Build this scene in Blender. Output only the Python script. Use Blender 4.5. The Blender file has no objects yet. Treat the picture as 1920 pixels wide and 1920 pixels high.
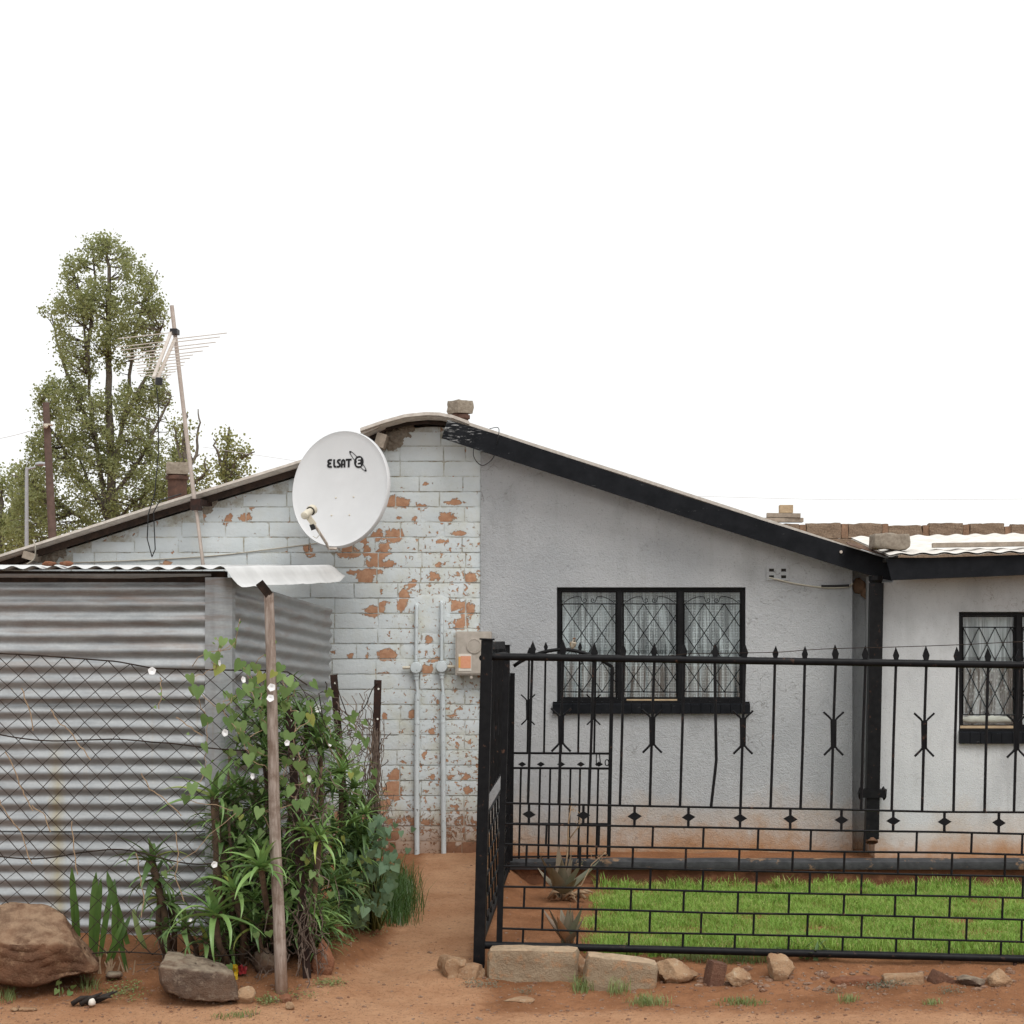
import bpy, bmesh, math, random
from mathutils import Vector, Matrix, Quaternion, noise
R = math.radians
random.seed(7)
scene = bpy.context.scene
C = scene.collection

# ------------------------------------------------------------------ camera, sky, sun, exposure
F, CX, CY, EYE = 3200.0, 1115.0, 1200.0, 1.54      # focal length in photo pixels, principal point, eye height
cam_data = bpy.data.cameras.new('camera')
cam_data.sensor_width = 36.0
cam_data.lens = 36.0 * F / 1920.0
cam_data.shift_x = -(CX - 960.0) / 1920.0
cam_data.shift_y = (CY - 960.0) / 1920.0
cam_data.clip_end = 2000.0
cam = bpy.data.objects.new('camera', cam_data)
cam.location = (0, 0, EYE)
cam.rotation_euler = (R(90), 0, 0)
C.objects.link(cam)
scene.camera = cam

SUN_EL, SUN_AZ = 54.0, 154.0        # azimuth clockwise from +Y: behind the camera, a little right
world = bpy.data.worlds.new('World')
scene.world = world
world.use_nodes = True
wn = world.node_tree
wn.nodes.clear()
sky = wn.nodes.new('ShaderNodeTexSky')
sky.sky_type = 'NISHITA'
sky.sun_disc = False
sky.sun_elevation = R(SUN_EL)
sky.sun_rotation = R(SUN_AZ)
cloud = wn.nodes.new('ShaderNodeMix')
cloud.data_type = 'RGBA'
cloud.inputs[0].default_value = 0.95               # a closed cloud deck over the clear sky
wn.links.new(sky.outputs[0], cloud.inputs[6])
tc = wn.nodes.new('ShaderNodeTexCoord')
cn = wn.nodes.new('ShaderNodeTexNoise'); cn.inputs['Scale'].default_value = 2.2; cn.inputs['Detail'].default_value = 4
wn.links.new(tc.outputs['Generated'], cn.inputs['Vector'])
cm = wn.nodes.new('ShaderNodeMix'); cm.data_type = 'RGBA'
wn.links.new(cn.outputs['Fac'], cm.inputs[0])
cm.inputs[6].default_value = (8.35, 8.42, 8.38, 1)
cm.inputs[7].default_value = (8.95, 9.0, 8.95, 1)
wn.links.new(cm.outputs[2], cloud.inputs[7])
bg = wn.nodes.new('ShaderNodeBackground')
bg.inputs[1].default_value = 0.1
wn.links.new(cloud.outputs[2], bg.inputs[0])
wo = wn.nodes.new('ShaderNodeOutputWorld')
wn.links.new(bg.outputs[0], wo.inputs[0])

sun_data = bpy.data.lights.new('sun', 'SUN')
sun_data.energy = 1.5
sun_data.angle = R(32)
sun_data.color = (1.0, 0.97, 0.93)
sun = bpy.data.objects.new('sun', sun_data)
el, az = R(SUN_EL), R(SUN_AZ)
sdir = Vector((math.sin(az) * math.cos(el), math.cos(az) * math.cos(el), math.sin(el)))
sun.rotation_euler = sdir.to_track_quat('Z', 'Y').to_euler()
sun.location = sdir * 30
C.objects.link(sun)

scene.view_settings.view_transform = 'Standard'
scene.view_settings.look = 'None'
scene.view_settings.exposure = 0.36
scene.view_settings.gamma = 1.0
scene.view_settings.use_curve_mapping = False
scene.render.resolution_x = scene.render.resolution_y = 1024

# ------------------------------------------------------------------ helpers
def W(px, py, Y):
    return Vector(((px - CX) * Y / F, Y, EYE - (py - CY) * Y / F))

def sm(a, b, x):
    t = min(1.0, max(0.0, (x - a) / (b - a)))
    return t * t * (3 - 2 * t)

def lerp_tab(tab, x):
    if x <= tab[0][0]: return tab[0][1]
    for (a, va), (b, vb) in zip(tab, tab[1:]):
        if x <= b: return va + (vb - va) * (x - a) / (b - a)
    return tab[-1][1]

ORG = {}

class MB:
    def __init__(self):
        self.v = []; self.f = []
    def add(self, vs, fs):
        b = len(self.v)
        self.v += [Vector(p) for p in vs]
        self.f += [tuple(i + b for i in f) for f in fs]
        return self
    def box(self, a, b):
        x0, y0, z0 = a; x1, y1, z1 = b
        return self.add([(x0,y0,z0),(x1,y0,z0),(x1,y1,z0),(x0,y1,z0),(x0,y0,z1),(x1,y0,z1),(x1,y1,z1),(x0,y1,z1)],
                        [(0,3,2,1),(4,5,6,7),(0,1,5,4),(1,2,6,5),(2,3,7,6),(3,0,4,7)])
    def bar(self, p, q, w, d, up=Vector((0,1,0))):
        # square bar from p to q, w across, d along 'up'
        p = Vector(p); q = Vector(q); t = (q - p).normalized()
        s = t.cross(up)
        s = (s if s.length > 1e-6 else t.orthogonal()).normalized() * w / 2
        u = s.cross(t).normalized() * d / 2
        vs = [p-s-u, p+s-u, p+s+u, p-s+u, q-s-u, q+s-u, q+s+u, q-s+u]
        return self.add(vs, [(0,3,2,1),(4,5,6,7),(0,1,5,4),(1,2,6,5),(2,3,7,6),(3,0,4,7)])
    def tube(self, pts, r, n=8, cap=True):
        pts = [Vector(p) for p in pts]
        if len(pts) < 2: return self
        rr = r if isinstance(r, (list, tuple)) else [r] * len(pts)
        t = (pts[1] - pts[0]).normalized()
        s = t.orthogonal().normalized()
        vs = []; fs = []
        for i, p in enumerate(pts):
            a = pts[max(0, i - 1)]; b = pts[min(len(pts) - 1, i + 1)]
            t = (b - a)
            t = t.normalized() if t.length > 1e-9 else Vector((0, 0, 1))
            s = (s - t * s.dot(t))
            s = s.normalized() if s.length > 1e-6 else t.orthogonal().normalized()
            u = t.cross(s)
            for k in range(n):
                c = 2 * math.pi * k / n
                vs.append(p + (s * math.cos(c) + u * math.sin(c)) * rr[i])
        for i in range(len(pts) - 1):
            for k in range(n):
                a = i * n + k; b = i * n + (k + 1) % n
                fs.append((a, b, b + n, a + n))
        if cap:
            fs.append(tuple(range(n - 1, -1, -1)))
            fs.append(tuple(range((len(pts) - 1) * n, len(pts) * n)))
        return self.add(vs, fs)
    def prism(self, poly, y0, y1):
        # poly: list of (x, z), extruded along y
        n = len(poly)
        vs = [(x, y0, z) for x, z in poly] + [(x, y1, z) for x, z in poly]
        fs = [tuple(range(n)), tuple(range(2 * n - 1, n - 1, -1))]
        fs += [(i, i + n, (i + 1) % n + n, (i + 1) % n) for i in range(n)]
        return self.add(vs, fs)
    def lathe(self, base, axis, prof, n=20, squash=None):
        # prof: list of (distance along axis, radius)
        base = Vector(base); axis = Vector(axis).normalized()
        s = axis.orthogonal().normalized(); u = axis.cross(s)
        vs = []; fs = []
        for h, r in prof:
            for k in range(n):
                c = 2 * math.pi * k / n
                vs.append(base + axis * h + (s * math.cos(c) + u * math.sin(c)) * r)
        for i in range(len(prof) - 1):
            for k in range(n):
                a = i * n + k; b = i * n + (k + 1) % n
                fs.append((a, b, b + n, a + n))
        fs.append(tuple(range(n - 1, -1, -1))); fs.append(tuple(range((len(prof)-1)*n, len(prof)*n)))
        return self.add(vs, fs)
    def grid(self, fn, nu, nv):
        vs = [fn(i / nu, j / nv) for j in range(nv + 1) for i in range(nu + 1)]
        w = nu + 1
        return self.add(vs, [(j*w+i, j*w+i+1, (j+1)*w+i+1, (j+1)*w+i) for j in range(nv) for i in range(nu)])

def mk(name, mb, m, parent=None, smooth=False, org=None, fixn=True, label=None, cat=None, group=None, kind=None, attrs=None):
    if parent is not None:
        o0 = ORG[parent.name]
    elif org is not None:
        o0 = Vector(org)
    else:
        xs = [p.x for p in mb.v]; ys = [p.y for p in mb.v]; zs = [p.z for p in mb.v]
        o0 = Vector(((min(xs)+max(xs))/2, (min(ys)+max(ys))/2, min(zs)))
    me = bpy.data.meshes.new(name)
    me.from_pydata([tuple(p - o0) for p in mb.v], [], mb.f)
    if fixn and len(mb.f) < 60000:
        bm = bmesh.new(); bm.from_mesh(me)
        bmesh.ops.recalc_face_normals(bm, faces=bm.faces)
        bm.to_mesh(me); bm.free()
    if smooth:
        me.polygons.foreach_set('use_smooth', [True] * len(me.polygons))
        if smooth == 'auto':
            me.set_sharp_from_angle(angle=R(40))
    if attrs:
        for an, vals in attrs.items():
            at = me.attributes.new(an, 'FLOAT', 'POINT')
            at.data.foreach_set('value', vals)
    me.materials.append(m)
    o = bpy.data.objects.new(name, me)
    C.objects.link(o)
    if parent is not None:
        o.parent = parent
    else:
        o.location = o0
    ORG[o.name] = o0
    tag(o, label, cat, group, kind)
    return o

def tag(o, label=None, cat=None, group=None, kind=None):
    if label: o['label'] = label
    if cat: o['category'] = cat
    if group: o['group'] = group
    if kind: o['kind'] = kind

def thing(name, label, cat, org, group=None):
    o = bpy.data.objects.new(name, None)
    o.empty_display_size = 0.1
    C.objects.link(o)
    o.location = org
    ORG[o.name] = Vector(org)
    tag(o, label, cat, group)
    return o

def inst(name, me, parent, pos, xdir, up=(0, 0, 1), scale=1.0, roll=0.0):
    x = Vector(xdir).normalized()
    y = Vector(up).cross(x)
    y = y.normalized() if y.length > 1e-4 else x.orthogonal().normalized()
    z = x.cross(y)
    q = Matrix((x, y, z)).transposed().to_quaternion()
    if roll: q = q @ Quaternion((1, 0, 0), roll)
    o = bpy.data.objects.new(name, me)
    C.objects.link(o)
    o.parent = parent
    o.location = Vector(pos) - ORG[parent.name]
    o.rotation_euler = q.to_euler()
    o.scale = (scale, scale, scale) if not isinstance(scale, tuple) else scale
    return o

def raw_mesh(name, mb, m, smooth=False):
    me = bpy.data.meshes.new(name)
    me.from_pydata([tuple(p) for p in mb.v], [], mb.f)
    if smooth: me.polygons.foreach_set('use_smooth', [True] * len(me.polygons))
    me.materials.append(m)
    return me

# ------------------------------------------------------------------ materials
def new_mat(name):
    m = bpy.data.materials.new(name); m.use_nodes = True
    nt = m.node_tree; nt.nodes.clear()
    return m, nt

def nd(nt, typ, ins=None, **props):
    n = nt.nodes.new(typ)
    for k, v in props.items(): setattr(n, k, v)
    for k, v in (ins or {}).items():
        if isinstance(v, bpy.types.NodeSocket): nt.links.new(v, n.inputs[k])
        else: n.inputs[k].default_value = v
    return n

def rgba(c): return (c[0], c[1], c[2], 1)

def tex(nt, pos, scale, detail=5, rough=0.6, dist=0.0):
    return nd(nt, 'ShaderNodeTexNoise', {'Vector': pos, 'Scale': scale, 'Detail': detail, 'Roughness': rough, 'Distortion': dist}).outputs['Fac']

def ramp(nt, x, a, b, lo=0.0, hi=1.0):
    return nd(nt, 'ShaderNodeMapRange', {'Value': x, 'From Min': a, 'From Max': b, 'To Min': lo, 'To Max': hi}).outputs[0]

def mixc(nt, fac, a, b, mode='MIX'):
    n = nt.nodes.new('ShaderNodeMix'); n.data_type = 'RGBA'; n.blend_type = mode
    for i, v in ((0, fac), (6, a), (7, b)):
        if isinstance(v, bpy.types.NodeSocket): nt.links.new(v, n.inputs[i])
        elif i == 0: n.inputs[0].default_value = v
        else: n.inputs[i].default_value = rgba(v)
    return n.outputs[2]

def math_(nt, op, a, b=0.0, clamp=False):
    n = nt.nodes.new('ShaderNodeMath'); n.operation = op; n.use_clamp = clamp
    for i, v in ((0, a), (1, b)):
        if isinstance(v, bpy.types.NodeSocket): nt.links.new(v, n.inputs[i])
        else: n.inputs[i].default_value = v
    return n.outputs[0]

def geo(nt):
    return nd(nt, 'ShaderNodeNewGeometry').outputs['Position']

def sepz(nt, pos):
    return nd(nt, 'ShaderNodeSeparateXYZ', {0: pos}).outputs

def stretch(nt, pos, v):
    return nd(nt, 'ShaderNodeMapping', {'Vector': pos, 'Scale': v}).outputs[0]

def finish(nt, col, rough=0.85, metal=0.0, spec=0.3, height=None, bump=0.3, dist=0.01, trans=None):
    p = nd(nt, 'ShaderNodeBsdfPrincipled', {'Base Color': col if isinstance(col, bpy.types.NodeSocket) else rgba(col),
                                            'Roughness': rough, 'Metallic': metal, 'Specular IOR Level': spec})
    if height is not None:
        b = nd(nt, 'ShaderNodeBump', {'Strength': bump, 'Distance': dist, 'Height': height})
        nt.links.new(b.outputs[0], p.inputs['Normal'])
    out = p.outputs[0]
    if trans is not None:
        t = nd(nt, 'ShaderNodeBsdfTranslucent', {'Color': trans[1] if isinstance(trans[1], bpy.types.NodeSocket) else rgba(trans[1])})
        out = nd(nt, 'ShaderNodeMixShader', {0: trans[0], 1: out, 2: t.outputs[0]}).outputs[0]
    o = nd(nt, 'ShaderNodeOutputMaterial')
    nt.links.new(out, o.inputs[0])

def simple(name, c1, c2, scale=12, rough=0.85, metal=0.0, spec=0.3, bscale=90, bump=0.25, dist=0.004, c3=None, s3=3.0, t3=(0.52, 0.62)):
    m, nt = new_mat(name)
    pos = geo(nt)
    n1 = tex(nt, pos, scale)
    col = mixc(nt, ramp(nt, n1, 0.35, 0.65), c1, c2)
    if c3:
        col = mixc(nt, ramp(nt, tex(nt, pos, s3, 7, 0.68), t3[0], t3[1]), col, c3)
    h = tex(nt, pos, bscale, 4)
    finish(nt, col, rough, metal, spec, h, bump, dist)
    return m

def leaf_mat(name, c1, c2, tr=0.35, rough=0.5, spec=0.35, rnd=0.5):
    m, nt = new_mat(name)
    pos = geo(nt)
    r = nd(nt, 'ShaderNodeObjectInfo').outputs['Random']
    f = math_(nt, 'ADD', math_(nt, 'MULTIPLY', r, rnd), math_(nt, 'MULTIPLY', tex(nt, pos, 14 if rnd else 38, 4, 0.75), 1.0 - rnd), True)
    col = mixc(nt, ramp(nt, f, 0.2, 0.8), c1, c2)
    if rnd >= 0.5: col = mixc(nt, ramp(nt, r, 0.945, 0.96), col, tuple(min(1, a * k) for a, k in zip(c2, (1.45, 1.08, .8))))
    tcol = mixc(nt, 0.35, col, (0.30, 0.36, 0.05))
    finish(nt, col, rough, 0, spec, None, trans=(tr, tcol))
    return m

M = {}
M['black'] = simple('black_paint', (0.005, 0.005, 0.006), (0.010, 0.010, 0.011), 25, 0.45, 0, 0.14, 160, 0.12, 0.002, c3=(0.085, 0.045, 0.030), s3=24, t3=(0.62, 0.70))
M['fascia'] = simple('fascia_black', (0.006, 0.007, 0.009), (0.011, 0.012, 0.015), 10, 0.6, 0, 0.12, 200, 0.2, 0.002, c3=(0.07, 0.07, 0.08), s3=9, t3=(0.68, 0.80))
M['window_black'] = simple('window_black', (0.004, 0.004, 0.005), (0.010, 0.010, 0.011), 30, 0.5, 0, 0.15, 120, 0.3, 0.003, c3=(0.45, 0.40, 0.33), s3=26, t3=(0.70, 0.73))
M['rust'] = simple('rust_iron', (0.045, 0.020, 0.014), (0.022, 0.014, 0.012), 30, 0.85, 0.1, 0.3, 150, 0.4, 0.002)
M['wire'] = simple('rusty_wire', (0.022, 0.016, 0.013), (0.05, 0.035, 0.027), 20, 0.8, 0.0, 0.15)
M['rustpipe'] = simple('dark_flue', (0.115, 0.062, 0.045), (0.065, 0.038, 0.03), 20, 0.9, 0, 0.2)
M['rustsheet'] = simple('rust_sheet', (0.16, 0.085, 0.05), (0.08, 0.045, 0.03), 20, 0.85, 0.1, 0.3)
M['cement'] = simple('grey_cement', (0.30, 0.26, 0.21), (0.20, 0.165, 0.13), 40, 0.95, 0, 0.2, 150, 0.6, 0.006)
M['roofsheet'] = simple('fibre_cement_sheet', (0.48, 0.43, 0.38), (0.62, 0.57, 0.51), 30, 0.9, 0, 0.2, 150, 0.4, 0.004, c3=(0.25, 0.21, 0.18), s3=12, t3=(0.62, 0.72))
M['wingroof'] = simple('white_roof_sheet', (0.62, 0.58, 0.53), (0.74, 0.72, 0.68), 8, 0.8, 0, 0.2, 120, 0.2, 0.003, c3=(0.42, 0.36, 0.30), s3=5, t3=(0.60, 0.75))
M['verge'] = simple('old_timber_dark', (0.045, 0.028, 0.020), (0.020, 0.014, 0.011), 18, 0.9, 0, 0.2, 80, 0.5, 0.005)
M['timber'] = simple('pale_timber', (0.50, 0.38, 0.24), (0.38, 0.28, 0.18), 18, 0.85, 0, 0.2, 90, 0.4, 0.004)
M['greytimber'] = simple('weathered_timber', (0.36, 0.30, 0.24), (0.24, 0.20, 0.16), 20, 0.9, 0, 0.2, 90, 0.5, 0.004)
M['block'] = simple('cement_block', (0.28, 0.205, 0.145), (0.17, 0.125, 0.09), 60, 0.95, 0, 0.15, 70, 0.8, 0.012)
M['mortar_red'] = simple('earth_mortar', (0.30, 0.185, 0.12), (0.20, 0.13, 0.088), 20, 0.95, 0, 0.15, 60, 0.7, 0.01)
M['plastic'] = simple('dish_white', (0.56, 0.565, 0.57), (0.60, 0.605, 0.61), 5, 0.45, 0, 0.4, 200, 0.03, 0.001)
M['logo'] = simple('logo_black', (0.008, 0.008, 0.009), (0.010, 0.010, 0.011), 5, 0.5)
M['cream'] = simple('cream_plastic', (0.62, 0.57, 0.46), (0.55, 0.50, 0.40), 20, 0.5, 0, 0.4)
M['mast'] = simple('mast_pipe', (0.48, 0.41, 0.36), (0.38, 0.32, 0.28), 20, 0.6, 0.2, 0.4)
M['alu'] = simple('aluminium_rod', (0.62, 0.56, 0.50), (0.50, 0.43, 0.37), 20, 0.45, 0.3, 0.4)
M['meter'] = simple('meter_grey', (0.46, 0.41, 0.36), (0.38, 0.34, 0.29), 30, 0.7, 0, 0.3, 300, 0.15, 0.001)
M['orange_label'] = simple('orange_label', (0.68, 0.30, 0.18), (0.72, 0.35, 0.22), 60, 0.8)
M['white_paper'] = simple('white_paper', (0.72, 0.68, 0.62), (0.66, 0.62, 0.55), 20, 0.85)
M['yellow_label'] = simple('yellow_label', (0.72, 0.40, 0.12), (0.70, 0.36, 0.1), 60, 0.8)
M['conduit'] = simple('painted_conduit', (0.58, 0.63, 0.65), (0.52, 0.57, 0.58), 14, 0.6, 0, 0.35, 90, 0.25, 0.002, c3=(0.10, 0.09, 0.07), s3=38, t3=(0.62, 0.66))
M['cablewhite'] = simple('cable_white', (0.55, 0.52, 0.44), (0.48, 0.45, 0.38), 20, 0.6)
M['cableblack'] = simple('cable_black', (0.02, 0.02, 0.022), (0.03, 0.03, 0.03), 20, 0.5)
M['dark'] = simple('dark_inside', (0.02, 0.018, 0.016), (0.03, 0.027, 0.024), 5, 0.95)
M['bark'] = simple('tree_bark', (0.10, 0.085, 0.07), (0.17, 0.15, 0.125), 6, 0.9, 0, 0.2, 12, 0.6, 0.03)
M['polewood'] = simple('utility_pole_wood', (0.14, 0.095, 0.08), (0.10, 0.07, 0.058), 8, 0.9)
M['linegrey'] = simple('pale_line', (0.55, 0.56, 0.57), (0.6, 0.6, 0.6), 8, 0.7)
M['lampgrey'] = simple('lamp_grey', (0.42, 0.44, 0.46), (0.36, 0.38, 0.40), 8, 0.6, 0.3)
M['dirtlump'] = simple('dark_refuse', (0.02, 0.017, 0.015), (0.04, 0.032, 0.028), 30, 0.9)
M['feather'] = simple('sparrow_brown', (0.36, 0.26, 0.16), (0.28, 0.19, 0.11), 120, 0.9)
M['featherhead'] = simple('sparrow_cap', (0.18, 0.09, 0.045), (0.14, 0.07, 0.04), 120, 0.9)
M['featherpale'] = simple('sparrow_pale', (0.55, 0.48, 0.38), (0.48, 0.42, 0.33), 120, 0.9)
M['petal'] = leaf_mat('white_petal', (0.86, 0.85, 0.85), (0.92, 0.91, 0.91), 0.12, 0.6, 0.2)
M['aloe'] = leaf_mat('aloe_leaf', (0.125, 0.235, 0.075), (0.29, 0.45, 0.145), 0.22, 0.38, 0.5)
M['aloedark'] = leaf_mat('aloe_leaf_dark', (0.075, 0.140, 0.050), (0.185, 0.290, 0.095), 0.18, 0.45, 0.4)  # darker copy of the aloe leaf, mostly in the inner foliage
M['agave'] = leaf_mat('spotted_aloe', (0.135, 0.15, 0.10), (0.27, 0.19, 0.14), 0.05, 0.45, 0.4)
M['heart'] = leaf_mat('vine_leaf', (0.135, 0.235, 0.080), (0.29, 0.42, 0.16), 0.3, 0.45, 0.4)
M['glauc'] = leaf_mat('glaucous_leaf', (0.12, 0.21, 0.135), (0.23, 0.35, 0.215), 0.25, 0.5, 0.35)
M['strap'] = leaf_mat('strap_leaf', (0.045, 0.10, 0.022), (0.11, 0.20, 0.045), 0.2, 0.35, 0.5)
M['grass'] = leaf_mat('lawn_grass', (0.125, 0.260, 0.030), (0.36, 0.47, 0.105), 0.4, 0.55, 0.3, 0.0)
def mk_lawn():
    m, nt = new_mat('lawn_grass')
    pos = geo(nt)
    big = tex(nt, pos, 2.2, 4, 0.6); fine = nd(nt, 'ShaderNodeTexWhiteNoise', {0: nd(nt, 'ShaderNodeVectorMath', {0: stretch(nt, pos, (90, 90, 0)), 1: (0, 0, 0)}, operation='FLOOR').outputs[0]}, noise_dimensions='3D').outputs[0]
    col = mixc(nt, ramp(nt, big, 0.35, 0.65), (0.170, 0.370, 0.055), (0.38, 0.55, 0.13))
    col = mixc(nt, fine, col, (0.26, 0.43, 0.08))
    col = mixc(nt, ramp(nt, fine, 0.86, 0.93), col, (0.52, 0.48, 0.20))
    col = mixc(nt, ramp(nt, fine, 0.10, 0.04), col, (0.05, 0.12, 0.018))
    finish(nt, col, 0.6, 0, 0.25, None, trans=(0.35, mixc(nt, 0.4, col, (0.34, 0.42, 0.06))))
    return m
M['grass'] = mk_lawn()
M['weed'] = leaf_mat('weed_green', (0.14, 0.20, 0.065), (0.28, 0.33, 0.14), 0.3, 0.6, 0.3, 0.4)
M['greyweed'] = leaf_mat('weed_grey', (0.12, 0.14, 0.10), (0.20, 0.20, 0.15), 0.2, 0.7, 0.2, 0.4)
M['drystalk'] = simple('dry_stalk', (0.38, 0.27, 0.17), (0.27, 0.18, 0.115), 40, 0.9)
M['twig'] = simple('grey_twig', (0.20, 0.15, 0.12), (0.10, 0.07, 0.055), 30, 0.9)
M['caneb'] = simple('aloe_cane', (0.15, 0.095, 0.06), (0.08, 0.055, 0.04), 30, 0.9)
M['tree'] = leaf_mat('poplar_leaf', (0.175, 0.205, 0.095), (0.48, 0.50, 0.265), 0.6, 0.5, 0.35, 0.0)
M['tree2'] = leaf_mat('far_leaf', (0.22, 0.24, 0.10), (0.40, 0.40, 0.19), 0.5, 0.5, 0.3, 0.0)

def rock_mat(name, c1, c2, c3, sc=6, top=None):
    m, nt = new_mat(name)
    pos = geo(nt)
    n1 = tex(nt, pos, sc, 8, 0.65)
    col = mixc(nt, ramp(nt, n1, 0.38, 0.62), c1, c2)
    col = mixc(nt, ramp(nt, tex(nt, pos, sc * 4, 6, 0.7), 0.52, 0.70), col, c3)
    if top is not None:      # paler colour in patches on the upward faces
        nz = sepz(nt, nd(nt, 'ShaderNodeNewGeometry').outputs['Normal'])[2]
        f = math_(nt, 'MULTIPLY', ramp(nt, nz, 0.45, 0.9), ramp(nt, tex(nt, pos, 16, 5), 0.3, 0.6))
        col = mixc(nt, f, col, top)
    h = math_(nt, 'ADD', tex(nt, pos, 30, 8, 0.7), math_(nt, 'MULTIPLY', tex(nt, pos, 140, 3), 0.3))
    finish(nt, col, 0.92, 0, 0.2, h, 0.8, 0.03)
    return m
M['boulder'] = rock_mat('boulder_brown', (0.185, 0.092, 0.052), (0.105, 0.056, 0.036), (0.29, 0.175, 0.105), 5, (0.36, 0.24, 0.155))
M['rock'] = rock_mat('rock_greybrown', (0.17, 0.105, 0.070), (0.105, 0.072, 0.055), (0.27, 0.20, 0.145), 7, (0.33, 0.27, 0.20))
M['redrock'] = rock_mat('red_rock', (0.27, 0.115, 0.062), (0.17, 0.075, 0.045), (0.34, 0.18, 0.11), 7)
M['kerbblock'] = rock_mat('kerb_concrete', (0.37, 0.285, 0.195), (0.28, 0.205, 0.135), (0.46, 0.25, 0.13), 5, (0.56, 0.41, 0.275))
M['palestone'] = rock_mat('pale_stone', (0.44, 0.29, 0.175), (0.32, 0.185, 0.105), (0.52, 0.41, 0.29), 8)
M['brickbrown'] = rock_mat('brown_brick', (0.17, 0.085, 0.055), (0.12, 0.06, 0.042), (0.24, 0.14, 0.09), 10)

def mk_soil():
    m, nt = new_mat('red_soil')
    pos = geo(nt)
    dust = nd(nt, 'ShaderNodeAttribute', attribute_name='dust').outputs['Fac']
    n1 = tex(nt, pos, 2.6, 8, 0.65)
    n2 = tex(nt, pos, 13, 8, 0.7)
    dark = mixc(nt, ramp(nt, n1, 0.35, 0.65), (0.235, 0.104, 0.048), (0.37, 0.176, 0.088))
    light = mixc(nt, ramp(nt, n1, 0.35, 0.65), (0.43, 0.222, 0.118), (0.54, 0.31, 0.178))
    f = math_(nt, 'ADD', dust, math_(nt, 'MULTIPLY', math_(nt, 'SUBTRACT', n2, 0.5), 1.1), True)
    col = mixc(nt, ramp(nt, f, 0.10, 0.70), dark, light)
    col = mixc(nt, ramp(nt, tex(nt, pos, 70, 4, 0.7), 0.56, 0.70, 0, 0.7), col, (0.14, 0.066, 0.038))
    col = mixc(nt, ramp(nt, tex(nt, pos, 28, 8, 0.75), 0.52, 0.66, 0, 0.45), col, (0.20, 0.092, 0.050))
    col = mixc(nt, ramp(nt, tex(nt, pos, 55, 3, 0.6), 0.67, 0.71), col, (0.50, 0.34, 0.23))
    h = math_(nt, 'ADD', tex(nt, pos, 32, 8, 0.72), math_(nt, 'MULTIPLY', tex(nt, pos, 150, 4, 0.7), 0.5))
    finish(nt, col, 0.97, 0, 0.12, h, 0.9, 0.022)
    return m
M['soil'] = mk_soil()

def mk_paint(name, core=False):
    m, nt = new_mat(name)
    pos = geo(nt)
    peel = nd(nt, 'ShaderNodeAttribute', attribute_name='peel').outputs['Fac']
    chip = nd(nt, 'ShaderNodeAttribute', attribute_name='chip').outputs['Fac']
    n1 = tex(nt, pos, 19, 7, 0.70, 0.8)
    f1 = math_(nt, 'ADD', peel, math_(nt, 'MULTIPLY', math_(nt, 'SUBTRACT', n1, 0.5), 1.15))
    k1 = ramp(nt, f1, 0.56, 0.585)
    n2 = tex(nt, pos, 34, 4, 0.6, 0.6)
    k2 = ramp(nt, math_(nt, 'ADD', n2, math_(nt, 'MULTIPLY', chip, 0.2)), 0.75, 0.765)
    k = math_(nt, 'MAXIMUM', k1, k2)
    edge = math_(nt, 'MAXIMUM', ramp(nt, f1, 0.53, 0.56), ramp(nt, math_(nt, 'ADD', n2, math_(nt, 'MULTIPLY', chip, 0.2)), 0.71, 0.75))
    paint = mixc(nt, ramp(nt, tex(nt, pos, 3.5, 6), 0.3, 0.7), (0.57, 0.62, 0.635), (0.65, 0.69, 0.70))
    z = sepz(nt, pos)[2]
    grime = math_(nt, 'MULTIPLY', ramp(nt, tex(nt, pos, 6, 8, 0.7), 0.45, 0.72), ramp(nt, chip, 0.1, 0.9, 0.15, 0.8))
    paint = mixc(nt, grime, paint, (0.52, 0.50, 0.36))
    if core:
        paint = mixc(nt, ramp(nt, tex(nt, stretch(nt, pos, (1, 1, 1)), 11, 7, 0.7), 0.40, 0.66), paint, (0.34, 0.31, 0.24))
    paint = mixc(nt, math_(nt, 'MULTIPLY', edge, 0.6), paint, (0.30, 0.26, 0.19))
    splash = ramp(nt, math_(nt, 'ADD', z, math_(nt, 'MULTIPLY', tex(nt, pos, 5, 6), 0.35)), 0.22, 0.55, 0.8, 0.0)
    paint = mixc(nt, splash, paint, (0.33, 0.18, 0.095))
    brick = mixc(nt, ramp(nt, tex(nt, pos, 24, 6, 0.7), 0.35, 0.68), (0.38, 0.195, 0.115), (0.53, 0.315, 0.20))
    brick = mixc(nt, splash, brick, (0.15, 0.068, 0.037))
    col = mixc(nt, k, paint, brick)
    h = math_(nt, 'SUBTRACT', math_(nt, 'MULTIPLY', tex(nt, pos, 45, 6, 0.65), 0.5), math_(nt, 'MULTIPLY', k, 0.9))
    finish(nt, col, 0.8, 0, 0.2, h, 0.8, 0.009)
    return m
M['paintbrick'] = mk_paint('peeling_paint_brick')
M['paintcore'] = mk_paint('peeling_paint_joint', True)

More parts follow.
